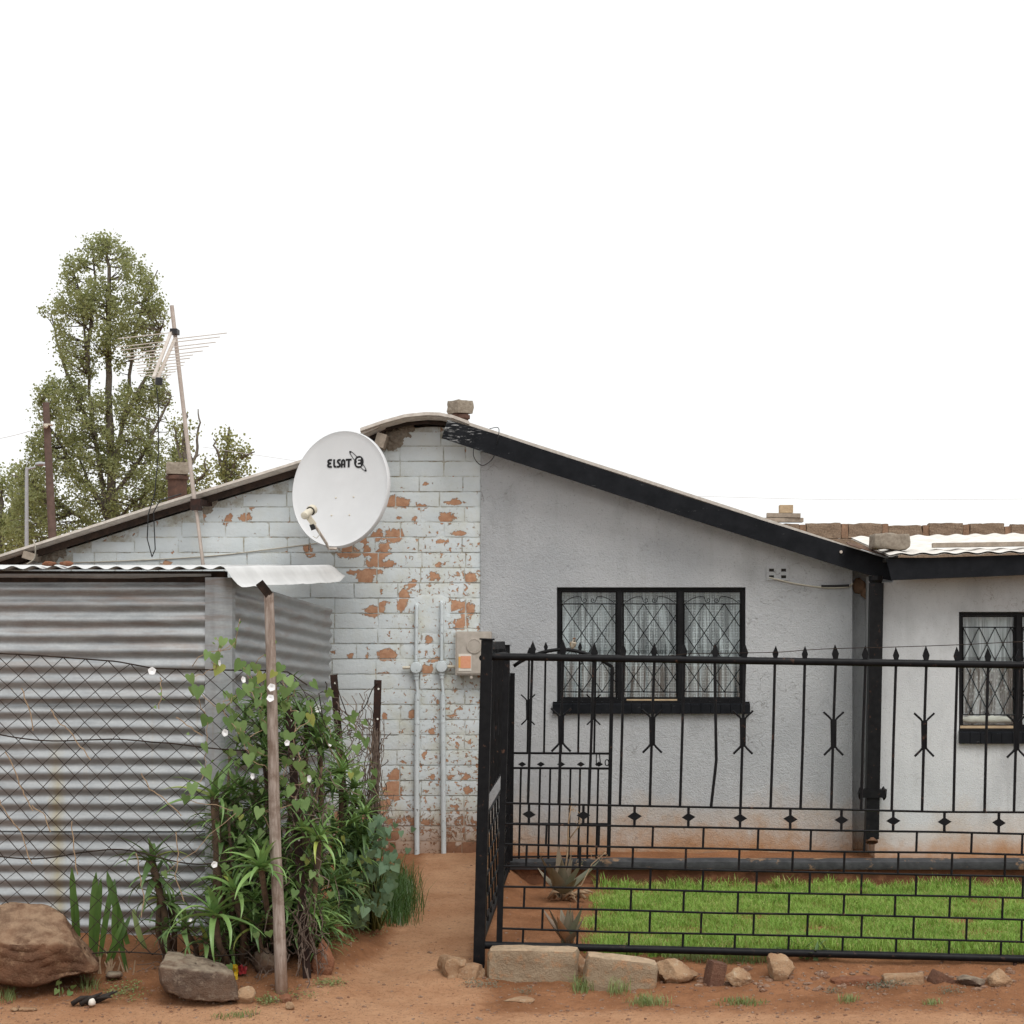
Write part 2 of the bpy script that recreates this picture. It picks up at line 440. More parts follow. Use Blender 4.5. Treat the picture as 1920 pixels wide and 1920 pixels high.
def mk_plaster(name, base1, base2, coarse=True):
    m, nt = new_mat(name)
    pos = geo(nt)
    z = sepz(nt, pos)[2]
    n1 = tex(nt, pos, 1.6, 7, 0.6)
    col = mixc(nt, ramp(nt, n1, 0.35, 0.65), base1, base2)
    # cloudy water stains
    col = mixc(nt, ramp(nt, tex(nt, stretch(nt, pos, (1, 1, 0.45)), 3.2, 6, 0.62), 0.52, 0.70, 0.0, 0.45), col, (0.29, 0.295, 0.30))
    col = mixc(nt, math_(nt, 'MULTIPLY', ramp(nt, tex(nt, stretch(nt, pos, (7, 1, 0.35)), 2.2, 6, 0.65), 0.53, 0.70), ramp(nt, tex(nt, pos, 1.1, 3), 0.45, 0.60, 0, 0.3)), col, (0.30, 0.295, 0.285))
    # earth splashed up from the bed
    s = math_(nt, 'ADD', z, math_(nt, 'MULTIPLY', math_(nt, 'SUBTRACT', tex(nt, pos, 2.4, 7, 0.68), 0.5), 0.80))
    col = mixc(nt, ramp(nt, s, 0.06, 0.42, 0.55, 0.0), col, (0.52, 0.36, 0.22))
    col = mixc(nt, ramp(nt, s, -0.02, 0.20, 0.9, 0.0), col, (0.38, 0.20, 0.095))
    # fine pits in the roughcast
    pit = tex(nt, pos, 75, 3, 0.6)
    col = mixc(nt, ramp(nt, pit, 0.60, 0.72, 0, 0.55), col, (0.20, 0.20, 0.205))
    # hairline cracks
    v = nd(nt, 'ShaderNodeTexVoronoi', {'Vector': nd(nt, 'ShaderNodeVectorMath', {0: pos, 1: nd(nt, 'ShaderNodeTexNoise', {'Vector': pos, 'Scale': 5.0, 'Detail': 5.0}).outputs['Color']}, operation='ADD').outputs[0], 'Scale': 1.9}, feature='DISTANCE_TO_EDGE').outputs[0]
    cr = math_(nt, 'MULTIPLY', ramp(nt, v, 0.0, 0.006, 1.0, 0.0), ramp(nt, tex(nt, pos, 1.3, 2), 0.52, 0.60))
    col = mixc(nt, math_(nt, 'MULTIPLY', cr, 0.7), col, (0.16, 0.13, 0.105))
    h = math_(nt, 'ADD', tex(nt, pos, 95, 4, 0.7), math_(nt, 'MULTIPLY', tex(nt, pos, 30, 4), 0.6))
    h = math_(nt, 'SUBTRACT', h, math_(nt, 'MULTIPLY', cr, 0.6))
    finish(nt, col, 0.93, 0, 0.15, h, 0.75 if coarse else 0.35, 0.012)
    return m
M['plaster'] = mk_plaster('grey_roughcast', (0.40, 0.412, 0.428), (0.49, 0.50, 0.512))
M['plaster2'] = mk_plaster('pale_plaster', (0.49, 0.502, 0.514), (0.57, 0.582, 0.59), False)
M['riser'] = simple('earth_stained_riser', (0.17, 0.075, 0.040), (0.11, 0.052, 0.030), 6, 0.95, 0, 0.15, 60, 0.4, 0.006, c3=(0.23, 0.11, 0.06), s3=9)
M['kerbtop'] = simple('worn_black_kerb', (0.030, 0.031, 0.034), (0.055, 0.056, 0.060), 16, 0.6, 0, 0.35, 60, 0.4, 0.006, c3=(0.24, 0.15, 0.09), s3=7, t3=(0.58, 0.64))

def mk_zinc():
    m, nt = new_mat('galvanised_iron')
    pos = geo(nt)
    n1 = tex(nt, stretch(nt, pos, (1, 1, 4)), 6, 6, 0.65)
    vz = nd(nt, 'ShaderNodeTexVoronoi', {'Vector': pos, 'Scale': 60.0}).outputs['Distance']
    col = mixc(nt, ramp(nt, n1, 0.35, 0.65), (0.29, 0.305, 0.315), (0.42, 0.435, 0.44))
    col = mixc(nt, ramp(nt, vz, 0.2, 0.8, 0, 0.25), col, (0.25, 0.255, 0.26))
    z = sepz(nt, pos)[2]
    rustf = math_(nt, 'MULTIPLY', ramp(nt, tex(nt, stretch(nt, pos, (0.5, 0.5, 5)), 4, 7, 0.7), 0.48, 0.70), ramp(nt, z, 0.9, 1.9, 0.08, 0.75))
    col = mixc(nt, rustf, col, (0.23, 0.155, 0.115))
    xx = sepz(nt, pos)[0]
    stq = math_(nt, 'MULTIPLY', ramp(nt, math_(nt, 'ABSOLUTE', math_(nt, 'ADD', math_(nt, 'ADD', xx, math_(nt, 'MULTIPLY', tex(nt, pos, 7, 4), .06)), 2.90)), 0.0, 0.05, 0.55, 0.0), ramp(nt, z, 1.1, 0.7))
    col = mixc(nt, stq, col, (0.30, 0.24, 0.10))
    col = mixc(nt, ramp(nt, tex(nt, stretch(nt, pos, (9, 1, 0.35)), 1.4, 5, 0.6), 0.62, 0.74, 0, 0.45), col, (0.34, 0.25, 0.15))
    rg = ramp(nt, n1, 0.3, 0.7, 0.42, 0.62)
    h = tex(nt, pos, 22, 4)
    p = nd(nt, 'ShaderNodeBsdfPrincipled', {'Base Color': col, 'Metallic': 0.6, 'Roughness': rg})
    b = nd(nt, 'ShaderNodeBump', {'Strength': 0.12, 'Distance': 0.004, 'Height': h})
    nt.links.new(b.outputs[0], p.inputs['Normal'])
    o = nd(nt, 'ShaderNodeOutputMaterial'); nt.links.new(p.outputs[0], o.inputs[0])
    return m
M['zinc'] = mk_zinc()
M['paleroof'] = simple('pale_zinc_roof', (0.60, 0.60, 0.59), (0.70, 0.70, 0.69), 5, 0.5, 0.25, 0.4, 40, 0.08, 0.003, c3=(0.40, 0.22, 0.12), s3=9, t3=(0.72, 0.80))

def mk_glass():
    m, nt = new_mat('window_glass')
    tr = nd(nt, 'ShaderNodeBsdfTransparent', {'Color': (0.93, 0.96, 0.96, 1)})
    gl = nd(nt, 'ShaderNodeBsdfGlossy', {'Color': (1, 1, 1, 1), 'Roughness': 0.03})
    mx = nd(nt, 'ShaderNodeMixShader', {0: 0.035, 1: tr.outputs[0], 2: gl.outputs[0]})
    o = nd(nt, 'ShaderNodeOutputMaterial'); nt.links.new(mx.outputs[0], o.inputs[0])
    return m
M['glass'] = mk_glass()

def mk_lace(name, c, grid=True):
    m, nt = new_mat(name)
    pos = geo(nt)
    s = sepz(nt, pos)
    def lines(x, period, width):
        t = math_(nt, 'FRACT', math_(nt, 'DIVIDE', x, period))
        return math_(nt, 'LESS_THAN', t, width)
    wob = math_(nt, 'MULTIPLY', tex(nt, pos, 9, 3), 0.02)
    if grid:
        g = math_(nt, 'MAXIMUM', lines(math_(nt, 'ADD', s[0], wob), 0.034, 0.17), lines(math_(nt, 'ADD', s[2], wob), 0.040, 0.14))
        dx = math_(nt, 'SUBTRACT', math_(nt, 'FRACT', math_(nt, 'DIVIDE', math_(nt, 'ADD', s[0], wob), 0.034)), 0.6)
        dz = math_(nt, 'SUBTRACT', math_(nt, 'FRACT', math_(nt, 'DIVIDE', math_(nt, 'ADD', s[2], wob), 0.040)), 0.6)
        rr = math_(nt, 'ADD', math_(nt, 'MULTIPLY', dx, dx), math_(nt, 'MULTIPLY', dz, dz))
        g = math_(nt, 'MAXIMUM', g, math_(nt, 'LESS_THAN', rr, 0.018))
    else:
        v = nd(nt, 'ShaderNodeTexVoronoi', {'Vector': stretch(nt, pos, (1, 1, 0.8)), 'Scale': 46.0}).outputs['Distance']
        g = math_(nt, 'MULTIPLY', math_(nt, 'LESS_THAN', v, 0.34), math_(nt, 'LESS_THAN', s[2], 1.40))
        g = math_(nt, 'MAXIMUM', g, math_(nt, 'GREATER_THAN', s[2], 1.42))
    st = tex(nt, stretch(nt, pos, (1, 1, 0.06)), 26, 4, 0.6)
    op = math_(nt, 'ADD', math_(nt, 'MULTIPLY', g, 0.36), ramp(nt, st, 0.40, 0.60, 0.10, 0.85), True)
    d = nd(nt, 'ShaderNodeBsdfDiffuse', {'Color': rgba(c)})
    tl = nd(nt, 'ShaderNodeBsdfTranslucent', {'Color': rgba(c)})
    dd = nd(nt, 'ShaderNodeMixShader', {0: 0.25, 1: d.outputs[0], 2: tl.outputs[0]})
    tp = nd(nt, 'ShaderNodeBsdfTransparent')
    mx = nd(nt, 'ShaderNodeMixShader', {0: op, 1: tp.outputs[0], 2: dd.outputs[0]})
    o = nd(nt, 'ShaderNodeOutputMaterial'); nt.links.new(mx.outputs[0], o.inputs[0])
    return m
M['lace'] = mk_lace('lace_curtain', (0.86, 0.87, 0.89))
M['lace2'] = mk_lace('lace_curtain_plain', (0.86, 0.85, 0.87), False)

def mk_fascia():
    m, nt = new_mat('fascia_black')
    pos = geo(nt)
    x = sepz(nt, pos)[0]
    col = mixc(nt, ramp(nt, tex(nt, pos, 10), .35, .65), (.006, .007, .009), (.012, .013, .016))
    n = tex(nt, nd(nt, 'ShaderNodeMapping', {'Vector': pos, 'Rotation': (0, R(-25), 0), 'Scale': (1.2, 1, 7)}).outputs[0], 11, 7, .72)
    k = math_(nt, 'ADD', n, ramp(nt, x, -1.10, -.55, .10, -.07))
    col = mixc(nt, ramp(nt, k, .60, .70, 0, .85), col, (.42, .42, .42))
    finish(nt, col, .6, 0, .12, n, .3, .003)
    return m
M['fascia'] = mk_fascia()
m_, nt_ = new_mat('worn_asphalt')
p_ = geo(nt_)
c_ = mixc(nt_, ramp(nt_, tex(nt_, p_, 3, 7), .35, .65), (.12, .105, .095), (.19, .165, .145))
c_ = mixc(nt_, ramp(nt_, tex(nt_, p_, 120, 3), .58, .66), c_, (.32, .28, .25))
finish(nt_, c_, .95, 0, .15, tex(nt_, p_, 160, 3), .6, .006)
M['asphalt'] = m_
# ------------------------------------------------------------------ ground
T_PATH = [(7.0, -.29), (8.0, -.27), (9.15, -.21), (12.3, .01), (14, 0.0)]
T_LEFT = [(7.0, -.29), (8.04, -.27), (8.46, -.20), (8.9, -.115), (9.3, -.07), (12.3, 0.0)]
T_LAWN = [(7.0, -.29), (8.0, -.275), (8.6, -.262), (8.98, -.245), (9.2, -.185), (9.5, -.152), (11.7, -.145), (14, -.145)]
def gz(X, Y, fine=True):
    l = sm(-1.12, -1.45, X)
    g = sm(-0.62, -0.42, X)
    z = lerp_tab(T_PATH, Y) * (1 - l) * (1 - g) + lerp_tab(T_LEFT, Y) * l + lerp_tab(T_LAWN, Y) * g
    if Y > 13 or Y < 6.5: z = -0.2 if Y > 13 else z
    if fine:
        amp = 1.0 - 0.55 * dustf(X, Y)
        z += noise.noise(Vector((X * 2.2, Y * 2.2, 3.0))) * 0.018
        z += noise.noise(Vector((X * 8, Y * 8, 7.0))) * 0.010 * amp
        z += noise.noise(Vector((X * 24, Y * 24, 1.0))) * 0.009 * amp
    return z

PATHC = [(7.0, -1.0), (8.4, -0.98), (9.0, -0.93), (10.0, -0.92), (11.0, -0.93), (12.3, -0.98)]
def dustf(X, Y):
    c = lerp_tab(PATHC, Y); w = 0.26 + 0.22 * sm(9.4, 8.3, Y)
    d = abs(X - c) / w
    return max(1.0 - sm(0.55, 1.25, d), 0.85 * sm(8.45, 8.12, Y))

def G(px, py):
    lo = None
    Y = 7.3
    while Y < 12.4:
        X = (px - CX) * Y / F
        y = CY + (EYE - gz(X, Y, False)) * F / Y
        if y <= py: break
        Y += 0.01
    X = (px - CX) * Y / F
    return Vector((X, Y, gz(X, Y)))

def linsp(a, b, n): return [a + (b - a) * i / n for i in range(n + 1)]
xs = [-300, -100, -40, -15, -8, -5.2] + linsp(-4.2, 3.6, 340) + [5, 8, 15, 40, 100, 300]
ys = [-100, -20, 0, 4, 6] + linsp(7.2, 12.6, 260) + [14, 18, 30, 60, 120, 400]
mb = MB()
vs = []; dust = []
for y in ys:
    for x in xs:
        inside = -4.3 < x < 3.7 and 7 < y < 12.7
        vs.append((x, y, gz(x, y, True) if inside else (gz(x, y, False) if y < 13 else -0.2)))
        dust.append(dustf(x, y))
w = len(xs)
mb.add(vs, [(j*w+i, j*w+i+1, (j+1)*w+i+1, (j+1)*w+i) for j in range(len(ys)-1) for i in range(w-1)])
ground = mk('ground', mb, M['soil'], smooth=True, org=(0, 0, 0), fixn=False, kind='structure', attrs={'dust': dust})
tag(ground, 'bare red-brown earth with a trodden path up to the house', 'ground')

# worn tarred road along the street side, its edge ragged under drifted earth
mb = MB()
def roadf(u, v):
    X = -4.3 + 8.0 * u
    e = 7.80 + .22 * math.exp(-((X + .88) / .42) ** 2) + .05 * noise.noise(Vector((X * 2.1, 0, 0))) + .025 * noise.noise(Vector((X * 9, 3, 0)))
    Y = 7.25 + (e - 7.25) * v
    return (X, Y, gz(X, Y) + .010 - .012 * sm(.8, 1.0, v))
mb.grid(roadf, 260, 24)
mb.add([(-300, -9, -.285), (300, -9, -.285), (300, 7.25, -.279), (-300, 7.25, -.279)], [(0, 1, 2, 3)])
road = mk('road', mb, M['asphalt'], smooth=True, fixn=False, org=(0, 0, -.28), kind='structure')
tag(road, 'strip of worn grey tarred road at the bottom of the picture', 'road')

# raised bed along the house: earth riser with black kerb
YK = 11.75
xl = (945 - CX) * YK / F
mb = MB()
def riserf(u, v):
    X = xl + (5.2 - xl) * u
    z = -0.2 + 0.19 * v
    return (X, YK + 0.02 + 0.012 * noise.noise(Vector((X * 5, 0, z * 9))), z)
mb.grid(riserf, 120, 6)
mb.box((xl, YK + 0.05, -0.2), (5.2, 12.35, -0.012))
def stf(u, v):
    X = xl + (5.2 - xl) * u; Y = YK + 0.03 + (12.36 - YK) * v
    return (X, Y, -0.004 + 0.016 * noise.noise(Vector((X * 6, Y * 6, 0))) + 0.02 * v)
mb2 = MB(); mb2.grid(stf, 200, 14)
bed = mk('raised_bed', mb, M['riser'], smooth=False, kind='structure')
tag(bed, 'low earth-stained step along the foot of the grey house', 'step')
mk('soil_strip', mb2, M['soil'], bed, smooth=True, fixn=False)
mb = MB()
kz = []
X = xl
def kerbsec(X):
    n = noise.noise(Vector((X * 3, 1, 0))) * 0.006; n2 = noise.noise(Vector((X * 11, 5, 0))) * 0.003
    y0 = YK - 0.03 + n; z0 = -0.038 + n2; z1 = 0.028 + n
    return [(X, y0 + .006, z0), (X, y0, z0 + .02), (X, y0 + 0.004, z1 - .014), (X, y0 + .02, z1), (X, y0 + .09, z1 + .004), (X, y0 + .10, z0)]
secs = [kerbsec(x) for x in linsp(xl, 5.2, 160)]
vs = [p for s in secs for p in s]
fs = [(i*6+k, i*6+(k+1) % 6, (i+1)*6+(k+1) % 6, (i+1)*6+k) for i in range(len(secs)-1) for k in range(6)]
fs += [tuple(range(6)), tuple(range((len(secs)-1)*6, len(secs)*6))]
mb.add(vs, fs)
kerb = mk('kerb', mb, M['kerbtop'], smooth='auto', kind='structure')
tag(kerb, 'worn black painted kerb on the edge of the house step', 'kerb')

# ------------------------------------------------------------------ the house
YW, YV = 12.3, 12.1
SW = F / YW
TOP = [(-260, 1117), (0, 1036), (100, 1004), (300, 940), (540, 866), (600, 847), (680, 806), (720, 788), (760, 777), (800, 773), (825, 774), (850, 779), (880, 790), (935, 808), (1000, 829), (1200, 893), (1295, 924), (1400, 958), (1600, 1024), (1665, 1046)]
def roof_x(px): return (px - CX) * YV / F
def roof_z(X, off=0):      # height of the sheet's upper face above X
    px = X * F / YV + CX
    return EYE + (CY - lerp_tab(TOP, px) - off) * YV / F
house = thing('house', 'low gabled house, white peeling brick on one half and grey plaster on the other', 'house', (-1.1, 12.3, 0))

# brick half of the gable
PEEL2 = [(1070,895,85,50),(1240,920,40,28),(1500,890,65,20),(1085,1010,35,38),(1197,1005,25,35),(1430,1005,65,40),(1460,1050,30,15),(910,1140,28,48),(1030,1140,65,48),(800,1170,45,30),(395,1250,35,42),(700,1245,80,45),(835,1240,30,45),(910,1280,50,22),(970,1230,45,35),(895,1340,48,30),(995,1350,40,25),(1380,1355,25,20),(725,1415,25,15),(820,1450,50,48),(900,1415,50,15),(1330,1440,60,50),(1500,1430,28,30),(1610,1455,55,45),(945,1560,28,30),(1110,1590,30,40),(1175,1490,25,30),(1085,1660,28,35),(975,1640,22,14),(885,1695,65,40),(1500,1660,35,35),(1605,1680,48,55),(1530,1810,55,40),(1550,1740,18,60),(1280,750,25,18),(1390,1180,40,12),(1520,1120,60,20)]
PEEL4 = [(640,335,75,45),(540,20,65,25),(660,215,18,22),(580,237,15,10),(490,330,15,45),(370,345,15,18),(240,320,20,30),(610,465,38,12),(530,437,12,12),(930,450,35,45),(985,365,35,12),(940,230,28,35),(1160,115,50,45),(1240,20,45,25),(1110,770,55,28),(1160,725,35,12),(605,785,18,30),(815,770,18,30),(955,890,15,25),(905,1060,14,18),(700,1215,42,38),(965,1220,32,30),(1095,1220,18,22),(1215,1215,18,25),(1165,1220,12,25),(1220,1310,35,30),(680,1330,60,60),(620,1420,60,60),(1125,1440,15,30)]
PEEL1 = [(1310,1610,35,22),(1205,1625,14,35),(1330,1562,12,15),(1050,1610,30,25),(880,1850,30,14)]
PEELS = [(480+a*.25, 720+b*.25, c*.25, d*.25) for a, b, c, d in PEEL2] + \
        [(560+a*.2604, 1140+b*.2604, c*.2604, d*.2604) for a, b, c, d in PEEL4] + \
        [(a*.354, 400+b*.354, c*.354, d*.354) for a, b, c, d in PEEL1]
def peel_at(X, Z):
    px = X * SW + CX; py = CY + (EYE - Z) * SW
    v = 0.0
    for cx, cy, rx, ry in PEELS:
        d = math.hypot((px - cx) / (rx * 1.12), (py - cy) / (ry * 1.12))
        v = max(v, 1.06 - 0.5 * d)
    v = max(v, 0.30 + 0.30 * sm(1500, 1545, py) * (1 if px > 600 else .5))
    v = max(v, 0.27 if (690 < px < 905 and py > 930) else 0.12)
    return v
def chip_at(X, Z):
    px = X * SW + CX; py = CY + (EYE - Z) * SW
    return min(1.0, 0.18 + 0.55 * sm(660, 800, px) * sm(900, 1050, py) + 0.15 * sm(1350, 1560, py))

xb1 = (902 - CX) / SW
xb0 = (-150 - CX) / SW
wall_top = [(xb0, None)]
poly = []
pxs = [-150, 0, 100, 300, 540, 600, 680, 720, 760, 800, 825, 850, 880, 902]
def wall_top_z(X):
    return roof_z(X, 26 if X < (690 - CX) / SW else 20)
poly = [(xb0, -0.25), (xb1, -0.25)] + [((p - CX) / SW, wall_top_z((p - CX) / SW)) for p in reversed(pxs)]
mb = MB(); mb.prism(poly, YW + 0.006, YW + 0.22)
bwall = mk('brick_wall', mb, M['paintcore'], house, attrs={'peel': [0.12] * len(mb.v), 'chip': [0.55] * len(mb.v)})
tag(bwall, 'white painted brick half of the gable, its paint flaking off the red brick')
CH = 28.5 / SW
rb = random.Random(3)
nb = 0
for row in range(31):
    z0 = row * CH - 0.02; z1 = z0 + CH
    x = xb0 + (0.158 if row % 2 else 0.0) + rb.uniform(-.02, .02) - 0.02
    zc = (z0 + z1) / 2; pyc = CY + (EYE - zc) * SW
    while x < xb1 - 0.03:
        L = 0.315 if rb.random() < 0.8 else 0.157
        x1 = min(x + L, xb1)
        if xb1 - x1 < 0.06: x1 = xb1
        a, b = x + 0.004, x1 - 0.005
        x = x1
        pb = b * SW + CX; pa = a * SW + CX
        if pb < 30: continue
        if pb < 596 and pyc > 1128: continue                # behind the iron shed
        # fit under the roof slope
        top = min(wall_top_z(a), wall_top_z(b), wall_top_z((a+b)/2))
        zt = z1 - 0.005
        if top < z0 + 0.035: continue
        zt = min(zt, top - 0.004)
        zb = z0 + 0.004
        nx = 8 if b - a > 0.2 else 5
        nz = 4
        vs = []; yj = rb.uniform(-0.0035, 0.0025)
        tilt = rb.uniform(-.004, .004)
        ox = rb.uniform(0, 50); pj = rb.uniform(-.17, .13)
        for j in range(nz + 1):
            for i in range(nx + 1):
                X = a + (b - a) * i / nx; Z = zb + (zt - zb) * j / nz
                e = (i in (0, nx)) + (j in (0, nz))
                y = YW + yj + tilt * (i / nx - .5) + (0.0018 if e == 1 else (0.004 if e == 2 else 0)) + 0.0022 * noise.noise(Vector((X * 22 + ox, Z * 22, 0)))
                X += 0.004 * noise.noise(Vector((ox, Z * 30, 2))) * (1 if i in (0, nx) else 0)
                Z += 0.0035 * noise.noise(Vector((X * 14, ox, 5))) * (1 if j in (0, nz) else 0)
                vs.append(Vector((X, y, Z)))
        w = nx + 1
        fs = [(j*w+i, j*w+i+1, (j+1)*w+i+1, (j+1)*w+i) for j in range(nz) for i in range(nx)]
        ring = list(range(nx)) + [j*w+nx for j in range(nz)] + [nz*w+i for i in range(nx, 0, -1)] + [j*w for j in range(nz, 0, -1)]
        base = len(vs)
        vs += [Vector((vs[i].x, YW + 0.03, vs[i].z)) for i in ring]
        n = len(ring)
        fs += [(ring[(k+1) % n], ring[k], base + k, base + (k+1) % n) for k in range(n)]
        mbk = MB(); mbk.v = vs; mbk.f = fs
        o = mk('brick', mbk, M['paintbrick'], bwall, smooth='auto', fixn=False, attrs={'peel': [(lambda v: v + (pj if v > .3 else 0))(peel_at(p.x, p.z)) for p in vs], 'chip': [chip_at(p.x, p.z) for p in vs]})
        nb += 1
print('bricks', nb)

# smoothed plaster patch behind the conduits
mb = MB()
cx0, cx1 = (773 - CX) / SW, (846 - CX) / SW
def patchf(u, v):
    a = u * 2 - 1
    X = cx0 + (cx1 - cx0) * u + 0.012 * noise.noise(Vector((0, 0, v * 6)))
    zt = EYE + (CY - 1106) / SW - 0.045 * a * a
    zb = EYE + (CY - 1192) / SW
    Z = zb + (zt - zb) * v
    return (X, YW - 0.004 + 0.012 * max(abs(a) ** 6, abs(v * 2 - 1) ** 8) + 0.002 * noise.noise(Vector((X * 20, 0, Z * 20))), Z)
mb.grid(patchf, 12, 12)
mk('plaster_patch', mb, M['paintbrick'], house, smooth=True, fixn=False, attrs={'peel': [0.15] * len(mb.v), 'chip': [0.62] * len(mb.v)})

# grey plaster half, with the window opening
def quad_wall(mb, x0, x1, zb, zt0, zt1, y0, y1):
    mb.add([(x0,y0,zb),(x1,y0,zb),(x1,y1,zb),(x0,y1,zb),(x0,y0,zt0),(x1,y0,zt1),(x1,y1,zt1),(x0,y1,zt0)],
           [(0,3,2,1),(4,5,6,7),(0,1,5,4),(1,2,6,5),(2,3,7,6),(3,0,4,7)])
YP = YW - 0.012
SP = F / YP
def PX(px, Y=YP): return (px - CX) * Y / F
def PZ(py, Y=YP): return EYE - (py - CY) * Y / F
wx0, wx1, wz1, wz0 = PX(1044), PX(1398), PZ(1101), PZ(1316)
px_ = [PX(901), PX(935), wx0]
mb = MB()
tz = lambda X: roof_z(X, 30)
for a, b in zip(px_, px_[1:]): quad_wall(mb, a, b, -0.12, tz(a), tz(b), YP, YP + 0.22)
quad_wall(mb, wx0, wx1, wz1, tz(wx0), tz(wx1), YP, YP + 0.22)
quad_wall(mb, wx0, wx1, -0.12, wz0, wz0, YP, YP + 0.22)
quad_wall(mb, wx1, PX(1598), -0.12, tz(wx1), tz(PX(1598)), YP, YP + 0.22)
mb.box((PX(1598), YP + 0.13, -0.12), (PX(1690), YP + 0.22, 2.2))        # shallow recess beside the wing
mk('plaster_wall', mb, M['plaster'], house)
# broken rough foot of the plaster
mb = MB()
def footf(u, v):
    X = PX(946) + (PX(1597) - PX(946)) * u; 
    h = 0.045 + 0.03 * noise.noise(Vector((X * 4, 0, 0))) + 0.012 * noise.noise(Vector((X * 17, 3, 0)))
    return (X, YP - 0.016 * (1 - v) - 0.012 * (1 - v) * noise.noise(Vector((X * 15, 0, v * 4))) + 0.004 * v, -0.03 + h * v)
mb.grid(footf, 150, 5)
mk('plaster_foot', mb, M['mortar_red'], house, smooth=True, fixn=False)
# side and back walls
mb = MB()
mb.box((xb0, YW + 0.23, -0.25), (xb0 + 0.2, 17.6, 1.9))
mb.prism([(xb0 + .21, -.25), (1.99, -.25)] + [((p - CX) * YV / F, roof_z((p - CX) * YV / F, 13)) for p in (1640, 1400, 1200, 935, 880, 850, 800, 760, 720, 680, 600, 300, 0, -150)], 17.4, 17.6)
mb.box((1.80, 12.56, -0.25), (2.0, 17.39, 1.95))
mk('outer_wall', mb, M['plaster2'], house)
mb = MB(); mb.box((xb0 + 0.25, 12.6, -0.2), (1.78, 17.3, -0.01))
mk('floor_slab', mb, M['dark'], house)

# roof sheets, curved over the ridge
def roof_strip(pts, y0, y1, th, name, mat, amp=0.012, pitch=0.17, ny=None):
    prof = []
    for (a, za), (b, zb) in zip(pts, pts[1:]):
        k = max(1, int(abs(b - a) / 0.12))
        for i in range(k): prof.append((a + (b - a) * i / k, za + (zb - za) * i / k))
    prof.append(pts[-1])
    ny = int((y1 - y0) / pitch * 6)
    mb = MB(); n = len(prof)
    vs = []
    for s in (0, 1):
        for j in range(ny + 1):
            y = y0 + (y1 - y0) * j / ny
            wv = amp * (math.cos((y - y0) / pitch * 2 * math.pi) - 1)
            for x, z in prof: vs.append((x, y, z + wv - s * th))
    w = n; B = n * (ny + 1)
    fs = []
    for j in range(ny):
        for i in range(n - 1):
            a = j * w + i
            fs.append((a, a+1, a+1+w, a+w)); fs.append((B+a, B+a+w, B+a+1+w, B+a+1))
    for i in range(n - 1):
        fs.append((i, B+i, B+i+1, i+1)); a = ny*w+i; fs.append((a, a+1, B+a+1, B+a))
    for j in range(ny):
        a = j*w; fs.append((a, a+w, B+a+w, B+a)); a = j*w+n-1; fs.append((a, B+a, B+a+w, a+w))
    mb.add(vs, fs)
    return mk(name, mb, mat, house, smooth=False, fixn=False)
P = lambda a, b, off=0: [(roof_x(p), EYE + (CY - y - off) * YV / F) for p, y in TOP if a <= p <= b]
roof_strip(P(-260, 720, 3), YV + 0.012, 17.8, 0.018, 'roof_sheet', M['roofsheet'])
roof_strip([(roof_x(676), EYE + (CY - 803) * YV / F)] + P(700, 900) , YV - 0.02, 17.82, 0.022, 'ridge_sheet', M['roofsheet'])
roof_strip(P(880, 1665, 2), YV + 0.0, 17.8, 0.022, 'roof_sheet', M['roofsheet'])
# dark rake board and rafter ends under the sheets
def board(name, top, bot, y0, y1, m, parent=house, Y=None, sub=0):
    Y = Y or y0
    pts = [(W(a, b, Y).x, W(a, b, Y).z) for a, b in top] + [(W(a, b, Y).x, W(a, b, Y).z) for a, b in reversed(bot)]
    mb = MB(); mb.prism(pts, y0, y1)
    return mk(name, mb, m, parent)
TT = lambda p: lerp_tab(TOP, p)
lp = [-150, 0, 100, 300, 540, 600, 680, 720, 760, 800, 838]
board('rake_board', [(p, TT(p) + 9) for p in lp], [(p, TT(p) + (30 if p < 690 else 21)) for p in lp], 12.19, 12.215, M['verge'], Y=12.19)
for (x0, y0, x1, y1, Y) in [(702, 812, 724, 838, 12.14), (40, 1035, 66, 1049, 12.12)]:
    a = W(x0, y1, Y); b = W(x1, y0, Y)
    cxp = (a + b) / 2; mb = MB()
    mb.bar(Vector((cxp.x, Y, cxp.z)), Vector((cxp.x, Y + .25, cxp.z)), (b.x - a.x) * 0.85, b.z - a.z, up=Vector((0.3, 0, 1)))
    mk('purlin_end', mb, M['greytimber'], house)
